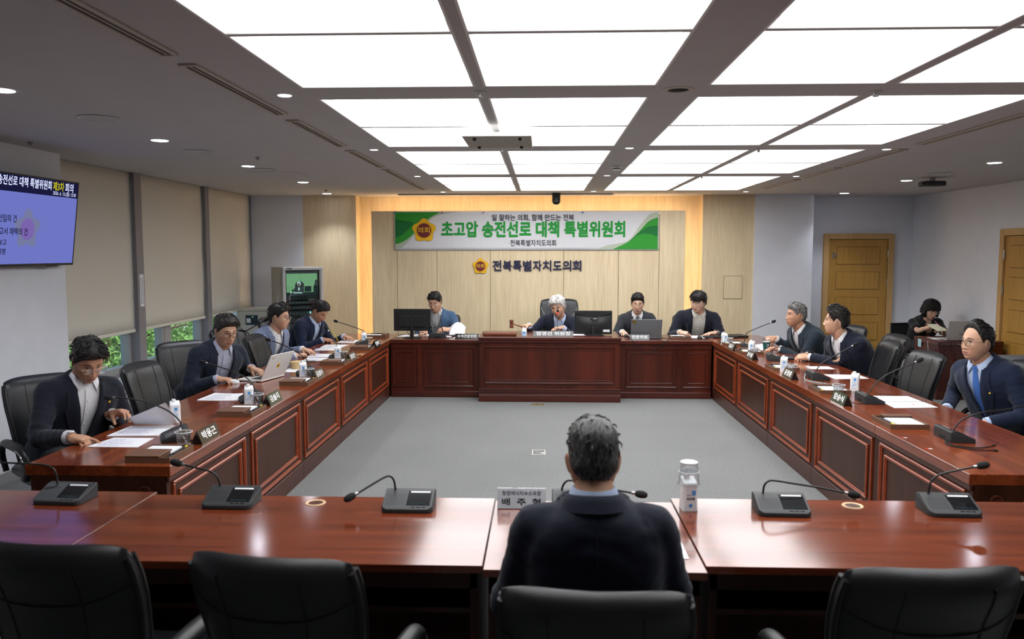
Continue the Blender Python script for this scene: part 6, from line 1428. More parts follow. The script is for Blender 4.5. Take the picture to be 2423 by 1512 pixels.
MT['skin'] = skinmat('skin_medium', (.57, .345, .235)); MT['skin_d'] = skinmat('skin_tanned', (.50, .275, .175)); MT['skin_l'] = skinmat('skin_fair', (.66, .43, .32))
MT['lip'] = mat('lip', (.33, .13, .105), .45, noise_amt=.05); MT['eye_w'] = mat('eye_white', (.55, .52, .48), .25, noise_amt=0); MT['iris'] = mat('dark_iris', (.012, .008, .006), .1, noise_amt=0)
def hairmat(name, c1, c2):
    m, t, n, l, b = nt(name); tc = n.new('ShaderNodeTexCoord'); mp = n.new('ShaderNodeMapping'); mp.inputs['Scale'].default_value = (160, 40, 60); nz = n.new('ShaderNodeTexNoise'); nz.inputs['Scale'].default_value = 1; nz.inputs['Detail'].default_value = 2; cr = n.new('ShaderNodeValToRGB')
    cr.color_ramp.elements[0].position = .35; cr.color_ramp.elements[1].position = .68; cr.color_ramp.elements[0].color = tuple(c1) + (1,); cr.color_ramp.elements[1].color = tuple(c2) + (1,)
    l.new(tc.outputs['Object'], mp.inputs['Vector']); l.new(mp.outputs['Vector'], nz.inputs['Vector']); l.new(nz.outputs['Fac'], cr.inputs['Fac']); l.new(cr.outputs['Color'], b.inputs['Base Color']); b.inputs['Roughness'].default_value = .48; b.inputs['Specular IOR Level'].default_value = .35
    bp = n.new('ShaderNodeBump'); bp.inputs['Strength'].default_value = .5; bp.inputs['Distance'].default_value = .004; l.new(nz.outputs['Fac'], bp.inputs['Height']); l.new(bp.outputs['Normal'], b.inputs['Normal']); return m
MT['hair_black'] = hairmat('black_hair', (.006, .005, .005), (.022, .019, .017)); MT['hair_soft'] = hairmat('soft_black_hair', (.010, .009, .008), (.045, .038, .034)); MT['hair_white'] = hairmat('white_hair', (.52, .51, .49), (.86, .85, .83)); MT['hair_grey'] = hairmat('grey_hair', (.05, .048, .045), (.26, .25, .24)); MT['hair_mix'] = hairmat('dark_grey_hair', (.012, .012, .013), (.10, .098, .095))
F_ = fabric
MT['navy'] = F_('navy_cloth', (.010, .0125, .026)); MT['navy2'] = F_('deep_navy_cloth', (.0085, .010, .019)); MT['navyblue'] = F_('blue_navy_cloth', (.010, .017, .042)); MT['slate'] = F_('slate_blue_cloth', (.020, .031, .044), melange=.2); MT['charcoal'] = F_('charcoal_cloth', (.028, .030, .036), melange=.2)
MT['bluemel'] = F_('blue_flecked_cloth', (.050, .095, .175), melange=.65, mscale=190); MT['seersucker'] = F_('striped_jacket_cloth', (.30, .35, .47), (.035, .05, .12), 95, 2); MT['inkblack'] = F_('black_cloth', (.010, .010, .011)); MT['darkdenim'] = F_('dark_ink_cloth', (.013, .018, .032), melange=.3)
MT['whiteshirt'] = F_('white_shirt', (.72, .72, .74), melange=.03); MT['blueshirt'] = F_('pale_blue_shirt', (.46, .56, .76), melange=.04); MT['lavshirt'] = F_('lavender_grey_shirt', (.42, .44, .56), melange=.05); MT['creamshirt'] = F_('cream_shirt', (.58, .57, .50), melange=.04); MT['stripeshirt'] = F_('striped_shirt', (.60, .60, .58), (.16, .17, .19), 75, 0); MT['pants'] = F_('dark_trousers', (.012, .013, .017))
MT['bluetie'] = F_('blue_tie', (.055, .16, .50), melange=.08); MT['striptie'] = F_('striped_tie', (.012, .016, .05), (.30, .30, .28), 40, 2); MT['shoe'] = mat('black_shoe', (.012, .012, .012), .3)
MT['silver'] = mat('silver_frame', (.55, .55, .57), .25, metal=1.0, noise_amt=0); MT['blackframe'] = mat('black_frame', (.012, .012, .012), .3, noise_amt=0)

def person(label, hip, body, head, look, RH, LH, **kw):
    """hip (x,y), body = chest direction, head = head centre, look = gaze; RH/LH = (wrist, finger direction, palm normal, pose)"""
    K = dict(DEF); K.update(kw); S = K['S']; b = Vector((body[0], body[1], 0)).normalized(); rz = math.atan2(-b.x, b.y); Ri = Matrix.Rotation(-rz, 3, 'Z'); O = Vector((hip[0], hip[1], 0))
    root = thing('person', label, 'person', O, rz); q = random.Random(int(abs(head[0] * 1000 + head[1] * 77)))
    Lp = lambda p: Ri @ (Vector(p) - O); Ld = lambda d: (Ri @ Vector(d)).normalized()
    HC = Lp(head); fy = Ld(look); fx = fy.cross(Vector((0, 0, 1))).normalized(); fz = fx.cross(fy)
    rl = math.radians(K['roll']); fx, fz = fx * math.cos(rl) + fz * math.sin(rl), fz * math.cos(rl) - fx * math.sin(rl)
    HM = Matrix(((fx.x, fy.x, fz.x, HC.x), (fx.y, fy.y, fz.y, HC.y), (fx.z, fy.z, fz.z, HC.z), (0, 0, 0, 1))) @ Matrix.Diagonal((S, S, S, 1))
    hipv = Vector((0, 0, K['hipz'])); skull = HM @ Vector((0, -.022, -.062))
    NB = skull + (Vector((0, -.026, -K['nl'])) * S)
    up = (NB - hipv).normalized(); X = Vector((1, 0, 0)); X = (X - up * X.dot(up)).normalized(); Y = up.cross(X); zs = (NB - hipv).length / .56; bw = K['bw'] * S
    P = lambda tx, ty, tz: hipv + X * (tx * bw) + Y * (ty * S) + up * (tz * zs)
    inv = Matrix((tuple(X), tuple(Y), tuple(up)))
    def Tq(p): d = inv @ (Vector(p) - hipv); return d.x / bw, d.y / S, d.z / zs
    ZT_ = [-.10, -.02, .10, .24, .36, .43, .485, .52, .545, .57, .60]; Wd = [.190, .196, .180, .184, .194, .198, .188, .152, .105, .074, .060]; Fr = [.120, .138, .134, .130, .130, .122, .105, .088, .074, .064, .056]; Bk = [.130, .138, .116, .116, .124, .124, .116, .104, .090, .074, .062]
    if K['female']: Wd = [.185, .19, .150, .155, .165, .168, .160, .130, .085, .058, .050]; Fr = [.11, .125, .105, .115, .135, .12, .09, .075, .062, .054, .05]
    W_ = lambda z: float(np.interp(z, ZT_, Wd)); F = lambda z: float(np.interp(z, ZT_, Fr)); B_ = lambda z: float(np.interp(z, ZT_, Bk))
    def ringT(z, off, n=30, k=1.0):
        w, f, bk = W_(z) * k + off, F(z) * k + off, B_(z) * k + off; r = []
        for j in range(n):
            a = 2 * PI * j / n; cx = math.copysign(abs(math.cos(a)) ** .80, math.cos(a)); sy = math.copysign(abs(math.sin(a)) ** .80, math.sin(a)); r.append(tuple(P(cx * w, (f if sy > 0 else bk) * sy, z)))
        return r
    def frontY(tx, z, off=0.0):
        w = W_(z) + off; u = min(1, abs(tx) / w); return (F(z) + off) * max(0, 1 - u ** 2.5) ** .4
    arms = []
    for s, H_ in ((1, RH), (-1, LH)):
        SJ = P(s * .172, -.008, .478); wr, fd, pn, pose = H_; w = Lp(wr); fd = Ld(fd); pn = Ld(pn); u, v = .285 * S, .262 * S; D = w - SJ; L_ = D.length
        if L_ > (u + v) * .995: k = L_ / ((u + v) * .995); u *= k; v *= k
        a = (u * u - v * v + L_ * L_) / (2 * L_); h = math.sqrt(max(0, u * u - a * a)); dn = D.normalized(); pole = Vector((s * .55, -.35, -.85)); pole = (pole - dn * pole.dot(dn)).normalized(); E = SJ + dn * a + pole * h
        arms.append((s, SJ, E, w, fd, pn, pose))
    # --- jacket
    g = MB(); g.rings([ringT(z, .013 + (.012 if z < .05 else 0)) for z in (-.10, -.04, .04, .10, .17, .24, .30, .36, .40, .43, .46, .485, .505, .52, .535, .55, .565, .59)])
    for s, SJ, E, w, fd, pn, pose in arms:
        ch = P(s * .10, -.004, .455); sl = K['sleeve']; d1 = (w - E).normalized(); cuff = E + (w - E) * (.93 if sl > .9 else .0)
        if sl > .9:
            pts = [ch, SJ, SJ.lerp(E, .35), SJ.lerp(E, .72), E, E.lerp(w, .25), E.lerp(w, .6), cuff]; rr = [.080, .069, .062, .057, .056, .051, .0465, .0425]
            g.tube(bez(pts, 3), list(np.interp(np.linspace(0, 7, 22), range(8), rr) * S * (.6 + .4 * K['bw'])), 14)
        else:
            pts = [ch, SJ, SJ.lerp(E, .35), SJ.lerp(E, .8)]; g.tube(bez(pts, 3), list(np.interp(np.linspace(0, 3, 10), range(4), [.070, .060, .054, .060]) * S), 14)
        g.ball(tuple(SJ + Vector((0, 0, -.004))), .064 * S * (.55 + .45 * K['bw']))
    jm = voxel(g, .0115 * S, 3); n = len(jm.vertices); co = np.zeros(n * 3); nr = np.zeros(n * 3); jm.vertices.foreach_get('co', co); jm.vertices.foreach_get('normal', nr); co = co.reshape(-1, 3); nr = nr.reshape(-1, 3)
    sd = q.uniform(0, 50)
    for i in range(n):
        p = Vector(co[i]); bd = 1e9; ba = None
        for s, SJ, E, w, *_ in arms:
            for a0, a1, up_ in ((SJ, E, 0), (E, w, 1)):
                d = a1 - a0; t = max(0, min(1, (p - a0).dot(d) / d.length_squared)); dist = (p - a0 - d * t).length
                if dist < bd: bd = dist; ba = (t, up_, s, d.length)
        tx, ty, tz = Tq(p); amp = 0
        if bd < .085 * S and abs(tx) > .12:
            t, up_, s, L_ = ba; el = math.exp(-((t - 1) / .35) ** 2) if not up_ else math.exp(-(t / .4) ** 2)
            amp = (.0035 + .0075 * el) * noise.noise(Vector((t * L_ * 42 + up_ * 9 + sd, p.x * 9, p.z * 9 + s)))
        else: amp = .0055 * noise.noise(Vector((tx * 7 + sd, ty * 7, tz * 13 + tx * 6))) + .003 * noise.noise(Vector((tx * 18 + sd, ty * 12, tz * 30)))
        co[i] += nr[i] * amp
    jm.vertices.foreach_set('co', co.ravel()); jm.update()
    bvh = BVHTree.FromPolygons([tuple(p) for p in co], [tuple(p.vertices) for p in jm.polygons])
    vt, ze, op = K['vt'], K['ze'], K['open_']
    def hw(z): return (op + (vt - op) * max(0, min(1, (z - ze) / (.55 - ze)))) if z > ze else (op * (1 + .3 * (ze - z) / .3) if op > 0 else -1)
    bm = bmesh.new(); bm.from_mesh(jm); bm.verts.ensure_lookup_table(); T = [Tq(v.co) for v in bm.verts]
    def nearfore(p):
        for s_, SJ, E, w, *_ in arms:
            d = w - E; t_ = max(0, min(1, (p - E).dot(d) / d.length_squared))
            if (p - E - d * t_).length < .064 * S: return True
            d = E - SJ; t_ = max(.45, min(1, (p - SJ).dot(d) / d.length_squared))
            if (p - SJ - d * t_).length < .070 * S: return True
        return False
    def zone(t): return t[1] > 0 and abs(t[1] - frontY(t[0], t[2], .013)) < .05 and t[2] > -.2 and abs(t[0]) < .17
    kill = []
    for f in bm.faces:
        ts = [T[v.index] for v in f.verts]; c = [sum(t[i] for t in ts) / len(ts) for i in range(3)]
        if c[2] > .566 and abs(c[0]) < .10: kill.append(f)
        elif zone(c) and abs(c[0]) < hw(c[2]) and (c[2] > .42 or not nearfore(f.calc_center_median())): kill.append(f)
    bmesh.ops.delete(bm, geom=kill, context='FACES')
    for e in [e for e in bm.edges if e.is_boundary]:
        for v in e.verts:
            t = Tq(v.co)
            if t[2] > .553 and abs(t[0]) < .115 and not (t[1] > 0 and abs(t[0]) < hw(t[2]) + .004): v.co = P(t[0], t[1], .564)
            elif t[2] < .555 and zone(t) and hw(t[2]) > 0 and abs(abs(t[0]) - hw(t[2])) < .02: v.co = P(math.copysign(hw(t[2]), t[0]), t[1], t[2])
    for v in [v for v in bm.verts if not v.link_faces]: bm.verts.remove(v)
    bm.to_mesh(jm); bm.free(); jm.materials.clear(); jm.materials.append(MT[K['jacket']]); shade(jm, 180); jm.name = 'jacket'
    jo = link(bpy.data.objects.new('jacket', jm), root); sm = jo.modifiers.new('cloth_edge', 'SOLIDIFY'); sm.thickness = .004; sm.offset = -1
    def onfront(tx, z, off):
        y = frontY(tx, z, .013); o = P(tx, y + .032, z); r = bvh.ray_cast(o, -Y, .07)
        return (r[0] if r[0] is not None else P(tx, y, z)) + Y * off
    def strip(name, m, PTS, th=.003):
        A3 = np.array([[tuple(p) for p in r] for r in PTS]); du = np.gradient(A3, axis=0); dv = np.gradient(A3, axis=1); nn = np.cross(du, dv); L_ = np.linalg.norm(nn, axis=-1, keepdims=True)
        av = nn.sum((0, 1)); av = av / max(1e-9, np.linalg.norm(av)); nn = np.where(L_ > 1e-9, nn / np.maximum(L_, 1e-9), av) * th * .5
        T_, B2 = A3 + nn, A3 - nn; r_, c_ = A3.shape[:2]; g = MB(); v = [tuple(p) for p in T_.reshape(-1, 3)] + [tuple(p) for p in B2.reshape(-1, 3)]; o_ = r_ * c_; f = []
        for i in range(r_ - 1):
            for j in range(c_ - 1): q_ = (i * c_ + j, i * c_ + j + 1, (i + 1) * c_ + j + 1, (i + 1) * c_ + j); f.append(q_); f.append(tuple(o_ + t for t in reversed(q_)))
        rim = [j for j in range(c_)] + [i * c_ + c_ - 1 for i in range(1, r_)] + [(r_ - 1) * c_ + j for j in range(c_ - 2, -1, -1)] + [i * c_ for i in range(r_ - 2, 0, -1)]
        for k in range(len(rim)): a_, b_2 = rim[k], rim[(k + 1) % len(rim)]; f.append((b_2, a_, o_ + a_, o_ + b_2))
        g.add(v, f); return g.build(name, MT[m], root, 60, False)
    NCx = lambda z: .004 + .10 * (z - .55)      # the neck leans forward as it rises
    # jacket collar and lapels
    pr = ((.548, 1.14), (.574, 1.03), (.592, 1.02), (.592, 1.10), (.575, 1.26), (.548, 1.46)); A = [(-150 + 300 * i / 28) for i in range(29)]
    rows = []
    for z, rr in pr:
        row = []
        for a in A:
            ar = math.radians(a); dz = .034 * (abs(a) / 150) ** 2; row.append(tuple(P(.074 * rr * math.sin(ar), NCx(z) - .014 - .070 * rr * math.cos(ar), z - dz)))
        rows.append(row)
    strip('jacket_collar', K['jacket'], rows)
    lw = K['lapel']
    for s in (-1, 1):
        rows = []
        for i in range(17):
            t = i / 16; z = .562 - t * (.562 - ze); wl = float(np.interp(t, [0, .20, .235, .26, .45, 1], [.040, .056, .036, lw, lw * .88, .004])); x0 = max(.004, hw(max(z, ze + 1e-5))) - .004
            rows.append([tuple(onfront(s * (x0 + wl * k / 4), z - .012 * (k / 4) * t, .006 + .010 * math.sin(PI * min(.93, .3 + k / 4)))) for k in range(5)])
        strip('lapel', K['jacket'], rows, .005)
    bs = []
    for z in np.linspace(.54, .02, 24):
        r = bvh.ray_cast(P(0, -.30, z), Y, .4)
        if r[0] is not None: bs.append(r[0] - Y * .0004)
    if len(bs) > 4: g = MB(); g.tube(bs, .0016, 5); g.build('back_seam', MT[K['jacket']], root, 60)
    for s in (-1, 1):     # hip pockets
        strip('pocket_flap', K['jacket'], [[tuple(onfront(s * (.085 + .085 * k / 5), .075 - .02 * i - .01 * k / 5, .004)) for k in range(6)] for i in range(3)], .003)
    # --- shirt
    if K['shirt']:
        g = MB(); g.rings([ringT(z, -.007, 36) for z in np.linspace(.0, .565, 22)], True, False); sh = g.build('shirt', MT[K['shirt']], root, 60)
        gap = K['collar_gap']; A = [gap + (360 - 2 * gap) * i / 40 for i in range(41)]
        def ringp(a, z, rr):
            ar = math.radians(a); z -= .022 * max(0, math.cos(ar)) ** 2; return (.066 * rr * math.sin(ar), NCx(z) - .006 + .066 * rr * math.cos(ar), z)
        strip('collar_stand', K['shirt'], [[tuple(P(*ringp(a, z, rr))) for a in A] for z, rr in ((.545, .97), (.575, .91), (.599, .89))], .002)
        for s in (-1, 1):
            rows = []; AA = [180 - s * 2 + (s * (182 - gap)) * i / 20 for i in range(21)]
            for j in range(5):
                u = j / 4; row = []
                for a in AA:
                    ar = math.radians(a); f_ = max(0, (math.cos(ar) + .05) / 1.05) ** 1.6; tx_, ty_, tz_ = ringp(a, .600, .92); bx, by, bz = ringp(a, .572, 1.10)
                    px = -s * .056 if False else math.copysign(.054, math.sin(ar)); bx += (px - bx) * f_; bz += (.512 - bz) * f_
                    by = max(by, frontY(bx, bz, .0) + .003) if math.cos(ar) > -.1 else by
                    x, y, z = tx_ + (bx - tx_) * u, ty_ + (by - ty_) * u, tz_ + (bz - tz_) * u
                    row.append(tuple(P(x, y + .004 * math.sin(PI * u) * max(0, math.cos(ar)), z + .003 * math.sin(PI * u))))
                rows.append(row)
            strip('shirt_collar', K['shirt'], rows, .002)
        if not K['tie']:
            strip('placket', K['shirt'], [[tuple(P(x, frontY(x, z) - .003, z)) for x in (-.013, 0, .013)] for z in np.linspace(.535, .05, 20)], .002)
            for z in (.47, .39, .31, .23): g = MB(); g.ball(tuple(P(0, frontY(0, z) - .0005, z)), (.005, .005, .005), 8, 5); g.build('button', MT['paper'], root, 60)
        else:
            rows = [[tuple(P(x * wd, frontY(x * wd, z) + .001 + th * (1 - x * x), z)) for x in (-1, -.5, 0, .5, 1)] for z, wd, th in [(.575, .017, .012), (.562, .019, .013), (.535, .013, .010), (.52, .015, .005), (.45, .024, .005), (.36, .032, .005), (.26, .038, .005), (.14, .042, .005), (.10, .040, .004)]]
            strip('tie', K['tie'], rows, .003)
    # --- body: trunk, arms and legs, then head and hands joined into one surface
    g = MB(); g.rings([ringT(z, -.012, 20, .95) for z in (-.08, .0, .12, .26, .38, .45, .50, .53, .56)])
    nk = K['neck'] * S; g.tube([P(0, -.015, .47), P(0, -.012, .56), skull.lerp(P(0, -.005, .58), .35), skull, HM @ Vector((0, -.012, -.02))], [nk * 1.25, nk * 1.08, nk, nk * .98, nk * .9], 20)
    for s, SJ, E, w, fd, pn, pose in arms:
        k = 1.0 if not K['female'] else .82
        g.tube(bez([P(s * .1, 0, .45), SJ, SJ.lerp(E, .5), E, E.lerp(w, .3), E.lerp(w, .75), w, w + fd * .02], 3), list(np.interp(np.linspace(0, 7, 22), range(8), [.05, .042, .037, .033, .034, .030, .027, .024] if K['sleeve'] > .9 else [.06, .052, .046, .041, .042, .033, .027, .024]) * S * k), 12)
        kn = Vector((s * .115, .44, .53)); an = Vector((s * .125, .43, .10)); hj = Vector((s * .09, .0, K['hipz'] - .01)); g.tube([hj, hj.lerp(kn, .5), kn, kn.lerp(an, .35), an], [.082, .072, .056, .053, .036], 12); g.tube([an + Vector((0, -.03, -.04)), an + Vector((0, .08, -.06)), an + Vector((0, .16, -.075))], [.034, .032, .02], 10)
    tm = voxel(g, .013 if K['sleeve'] > .9 else .010, 2); ops = []
    Pg, PH, PS = head_grid(fw=K['fw'], jaw=K['jaw'], chin=K['chin']); v, f = grid_solid(Pg); hb = BVHTree.FromPolygons(v, f); hm = newmesh(v, f); hm.transform(HM); ops.append(hm)
    for s in (-1, 1): e = ear(s); me = newmesh(e.v, e.f); bm = bmesh.new(); bm.from_mesh(me); bmesh.ops.recalc_face_normals(bm, faces=bm.faces); bm.to_mesh(me); bm.free(); me.transform(HM); ops.append(me)
    HMs = []
    for s, SJ, E, w, fd, pn, pose in arms:
        hv, hf = hand_mesh(pose); zz = -pn; zz = (zz - fd * zz.dot(fd)).normalized(); yy = zz.cross(fd)
        M_ = Matrix(((fd.x, yy.x, zz.x, w.x), (fd.y, yy.y, zz.y, w.y), (fd.z, yy.z, zz.z, w.z), (0, 0, 0, 1))) @ Matrix.Diagonal((S, S * s, S, 1)) @ Matrix.Diagonal((1, 1, 1, 1)); HMs.append(M_)
        if K['female']: M_ = M_ @ Matrix.Diagonal((.9, .85, .9, 1))
        me = newmesh([M_ @ Vector(p) for p in hv], [t if s > 0 else tuple(reversed(t)) for t in hf]); ops.append(me)
    bo = bpy.data.objects.new('w', tm); ex = []
    for me in ops:
        o = bpy.data.objects.new('w', me); ex.append(o); m = bo.modifiers.new('u', 'BOOLEAN'); m.operation = 'UNION'; m.solver = 'MANIFOLD'; m.object = o
    bme = ev(bo, ex)
    for o in [bo] + ex: bpy.data.objects.remove(o)
    HI = HM.inverted(); bme.materials.clear(); bme.materials.append(MT[K['skin']]); bme.materials.append(MT['lip'])
    mi = np.zeros(len(bme.polygons), dtype=np.int32); lo = HM @ Vector((0, .1, -.063))
    for i, pg in enumerate(bme.polygons):
        if (pg.center - lo).length < .04 * S:
            c = HI @ pg.center
            if c.y > .07 and (abs(c.x) / .0235) ** 2 + ((c.z + .0633) / (.0115 * (1 - .3 * min(1, abs(c.x) / .0235)))) ** 2 < 1: mi[i] = 1
    bme.polygons.foreach_set('material_index', mi); shade(bme, 180); bme.name = 'body'; link(bpy.data.objects.new('body', bme), root)
    # --- face details on the head surface
    def hs(x, z, off): r = hb.ray_cast(Vector((x, .3, z)), Vector((0, -1, 0))); return (r[0] if r[0] is not None else Vector((x, .07, z))) + Vector((0, off, 0))
    eo = K['eye']
    for s in (-1, 1):
        g = MB(); 
        def al(u, w_): h = .0072 * eo * math.sqrt(max(0, 1 - u * u)); return hs(s * (.031 + .0135 * u), .0095 + .0015 * u * s * s + (h * w_ if w_ > 0 else h * .55 * w_), .0012)
        g.grid([[tuple(HM @ al(-1 + 2 * i / 12, -1 + 2 * j / 4)) for j in range(5)] for i in range(13)]); o = g.build('eye', MT['eye_w'], root, 60, False)
        g = MB(); g.grid([[tuple(HM @ (al(-.36 + .72 * i / 8 - .05 * s, max(-1, min(1, -1 + 2 * j / 4))) + Vector((0, .0007, 0)))) for j in range(5)] for i in range(9)]); g.build('iris', MT['iris'], o, 60, False)
        g = MB(); g.tube([HM @ (al(-1.0 + 2.0 * i / 12, 1) + Vector((0, .0008, .0006))) for i in range(13)], [.0006 + .0011 * math.sin(PI * i / 12) for i in range(13)], 5); g.build('eyelid_line', MT['hair_black'], o, 60)
        g = MB(); g.tube([HM @ hs(s * (.014 + .034 * i / 9), .0325 + .0032 * math.sin(PI * i / 9) - .0025 * i / 9, .0002) for i in range(10)], [.0012 + .0019 * math.sin(PI * min(1, .3 + .7 * i / 9)) for i in range(10)], 6); g.build('eyebrow', MT[K['brow']], root, 60)
    # --- hair
    h_ = dict(fz=.070, tz=.050, side=-.002, ear=.030, back=-.078, tt=.024, ts=.007, tb=.011, quiff=.008, part=.3, tuft=200, curl=0.0, rough=.0016, tl=.034, fringe=None, sweep=.8, fwd=.45, mess=.13); h_.update(K['hs'])
    Pg, PH, PS = head_grid(72, 96, fw=K['fw'], jaw=K['jaw']); an = np.degrees(np.abs(PS))
    hl = np.interp(an, [0, 28, 48, 66, 78, 92, 108, 122, 150, 180], [h_['fz'], h_['fz'] - .002, h_['tz'], h_['tz'] * .55, h_['side'], h_['ear'], h_['ear'] * .2, h_['back'] * .55, h_['back'] * .92, h_['back']])
    if h_['fringe']:
        dg = np.degrees(PS); fa, fb, fl_ = h_['fringe']; hl = np.where((dg > fa) & (dg < fb), np.minimum(hl, fl_), hl)
    ab = Pg[..., 2] - hl; N_ = Pg / np.array([.0745 ** 2, .092 ** 2, .115 ** 2]); N_ /= np.linalg.norm(N_, axis=-1, keepdims=True)
    wt = smoothstep(.02, .095, Pg[..., 2]); bk = smoothstep(0, -.06, Pg[..., 1]); th = h_['ts'] + (h_['tb'] - h_['ts']) * bk; th = th + (h_['tt'] - th) * wt
    th = th + h_['quiff'] * np.exp(-((PS / .8) ** 2)) * smoothstep(.03, .08, Pg[..., 2]) * (Pg[..., 1] > 0)
    if h_['curl']: th = th + h_['curl'] * np.exp(-((Pg[..., 2] - h_['curlz']) / .05) ** 2) * smoothstep(.3, 1.0, np.abs(PS))
    th = th * smoothstep(-.002, .020, ab); nz = np.zeros_like(th)
    for i in range(th.shape[0]):
        for j in range(th.shape[1]):
            p = Pg[i, j]; nz[i, j] = noise.noise(Vector((p[0] * 110 + sd, p[1] * 10, p[2] * 18))) + .6 * noise.noise(Vector((p[0] * 220 + sd, p[1] * 18, p[2] * 30)))
    HP = Pg + N_ * ((th + h_['rough'] * nz * smoothstep(0, .03, ab)) - .0022)[..., None]
    v, f = grid_solid(HP); nc = Pg.shape[1]; abf = list(ab.ravel()) + [-1, 1]; f = [t for t in f if max(abf[i] for i in t) > -.004]
    tops = [i for i in range(len(HP.reshape(-1, 3))) if abf[i] > .012]; fl = HP.reshape(-1, 3); nf = N_.reshape(-1, 3); psf = PS.ravel()
    g = MB(); used = sorted({i for t in f for i in t}); mp = {k: i for i, k in enumerate(used)}; g.add([v[i] for i in used], [tuple(mp[i] for i in t) for t in f])
    for _ in range(h_['tuft']):
        i = q.choice(tops); p = Vector(fl[i]); nn = Vector(nf[i]); side = 1 if p.x > h_['part'] * .1 - .03 else -1
        if p.z > .07: cd = Vector((side * h_['sweep'], h_['fwd'] - (p.y < -.02) * 1.3, .1))
        else: cd = Vector((0, -.45 if p.y < .03 else .1, -1))
        cd = cd + Vector((q.gauss(0, h_['mess']), q.gauss(0, h_['mess']), q.gauss(0, h_['mess']))); cd = (cd - nn * cd.dot(nn))
        if cd.length < .01: continue
        cd.normalize(); L_ = h_['tl'] * q.uniform(.6, 1.2) * (1 if p.z > .05 else .7); lift = q.uniform(.0003, .005) * (1 if p.z > .06 else .25)
        bend = Vector((0, 0, 0)) if not h_['curl'] else nn * .012
        g.tube([p - nn * .003, p + cd * L_ * .5 + nn * lift * 1.1 + bend, p + cd * L_ + nn * (lift * .6 - L_ * L_ * 3)], [.0036, .0028, .0004], 4, up=tuple(nn))
    me = g.mesh('hair', MT[K['hair']], 180); me.transform(HM); link(bpy.data.objects.new('hair', me), root)
    # --- spectacles
    if K['glasses']:
        mname, gw, gh, gr = K['glasses']; g = MB(); lens = MB(); yb = .012; c0 = [hs(s * .032, .006, yb) for s in (-1, 1)]; yy = max(c0[0].y, c0[1].y, hs(0, .004, .004).y - .001)
        for s in (-1, 1):
            ring = []
            for k in range(28):
                a = 2 * PI * k / 28; ring.append(Vector((s * .032 + gw * math.copysign(abs(math.cos(a)) ** .75, math.cos(a)), yy - .006 * (abs(s * .032 + gw * math.cos(a)) / .06) ** 2, .004 + gh * math.copysign(abs(math.sin(a)) ** .75, math.sin(a)))))
            g.tube([HM @ p for p in ring + ring[:1]], gr, 6)
            lens.rings([[tuple(HM @ (p + Vector((0, dy, 0)))) for p in ring] for dy in (-.0006, .0006)])
            e0 = Vector((s * (.032 + gw), yy - .006 * ((.032 + gw) / .06) ** 2, .009)); g.tube([HM @ p for p in (e0, Vector((s * .071 * K['fw'], yy - .035, .010)), Vector((s * .078 * K['fw'], .0, .011)), Vector((s * .079 * K['fw'], -.022, -.006)))], gr, 6)
        g.tube([HM @ Vector((x, yy + .0015, .008)) for x in (-.032 + gw, -.004, .004, .032 - gw)], gr, 6); go = g.build('glasses', MT[mname], root, 60); lens.build('lens', MT['lens'], go)
    # --- cuffs, watch, trousers, shoes
    for kk, (s, SJ, E, w, fd, pn, pose) in enumerate(arms):
        d = (w - E).normalized()
        if K['cuff'] and K['sleeve'] > .9 and K['shirt']: g = MB(); a0 = E + (w - E) * .86; g.tube([a0, w - d * .002], [.0385 * S, .0365 * S], 18); g.build('shirt_cuff', MT[K['shirt']], root, 60)
        if K['watch'] and K['watch'][0] == s:
            Zw = (-pn - d * (-pn).dot(d)).normalized(); cw = w + d * .004; g = MB(); e1 = d.cross(Zw); g.tube([cw + (Zw * math.cos(a) * .026 + e1 * math.sin(a) * .033) * S for a in [2 * PI * k / 24 for k in range(25)]], .0065, 6, flat=.5); wo = g.build('watch', MT[K['watch'][1]], root, 60)
            g = MB(); g.M = Matrix.Translation(cw + Zw * .027 * S) @ Zw.to_track_quat('Z', 'Y').to_matrix().to_4x4(); g.lathe([(.018, -.002), (.018, .006), (.001, .006)], 20); g.build('watch_face', MT[K['watch'][2]], wo, 40)
    g = MB(); hz = K['hipz']; g.ball((0, -.01, hz), (.185 * bw, .15, .12), 16, 10)
    for s in (-1, 1):
        kn = Vector((s * .118, .45, .535)); an = Vector((s * .126, .43, .085)); hj = Vector((s * .092, .0, hz)); g.tube(bez([hj, hj.lerp(kn, .5), kn, kn.lerp(an, .4), an], 3), list(np.interp(np.linspace(0, 4, 13), range(5), [.105, .093, .076, .068, .062])), 14)
    tr = voxel(g, .018, 3); tr.materials.clear(); tr.materials.append(MT[K['pants']]); shade(tr, 180); tr.name = 'trousers'; link(bpy.data.objects.new('trousers', tr), root)
    for s in (-1, 1):
        g = MB(); x = s * .127; g.rings([[(x + cx * w_, y, max(.004, z0 + sz * h2)) for cx, sz in [(math.cos(2 * PI * k / 14), math.sin(2 * PI * k / 14)) for k in range(14)]] for y, w_, h2, z0 in ((.345, .028, .03, .045), (.37, .038, .048, .05), (.43, .040, .050, .05), (.50, .043, .036, .04), (.57, .044, .026, .03), (.62, .030, .018, .024))]); g.build('shoe', MT['shoe'], root, 50)
    return dict(root=root, P=P, onfront=onfront, HMs=HMs, HM=HM, arms=arms, S=S, strip=strip, Lp=Lp)
def pin(pp, tx, tz, m1='gold', m2='emblem_y'):
    p = pp['onfront'](tx, tz, .016); g = MB(); g.ball(tuple(p), (.007, .004, .007), 10, 6); g.build('lapel_pin', MT[m2], pp['root'], 60)
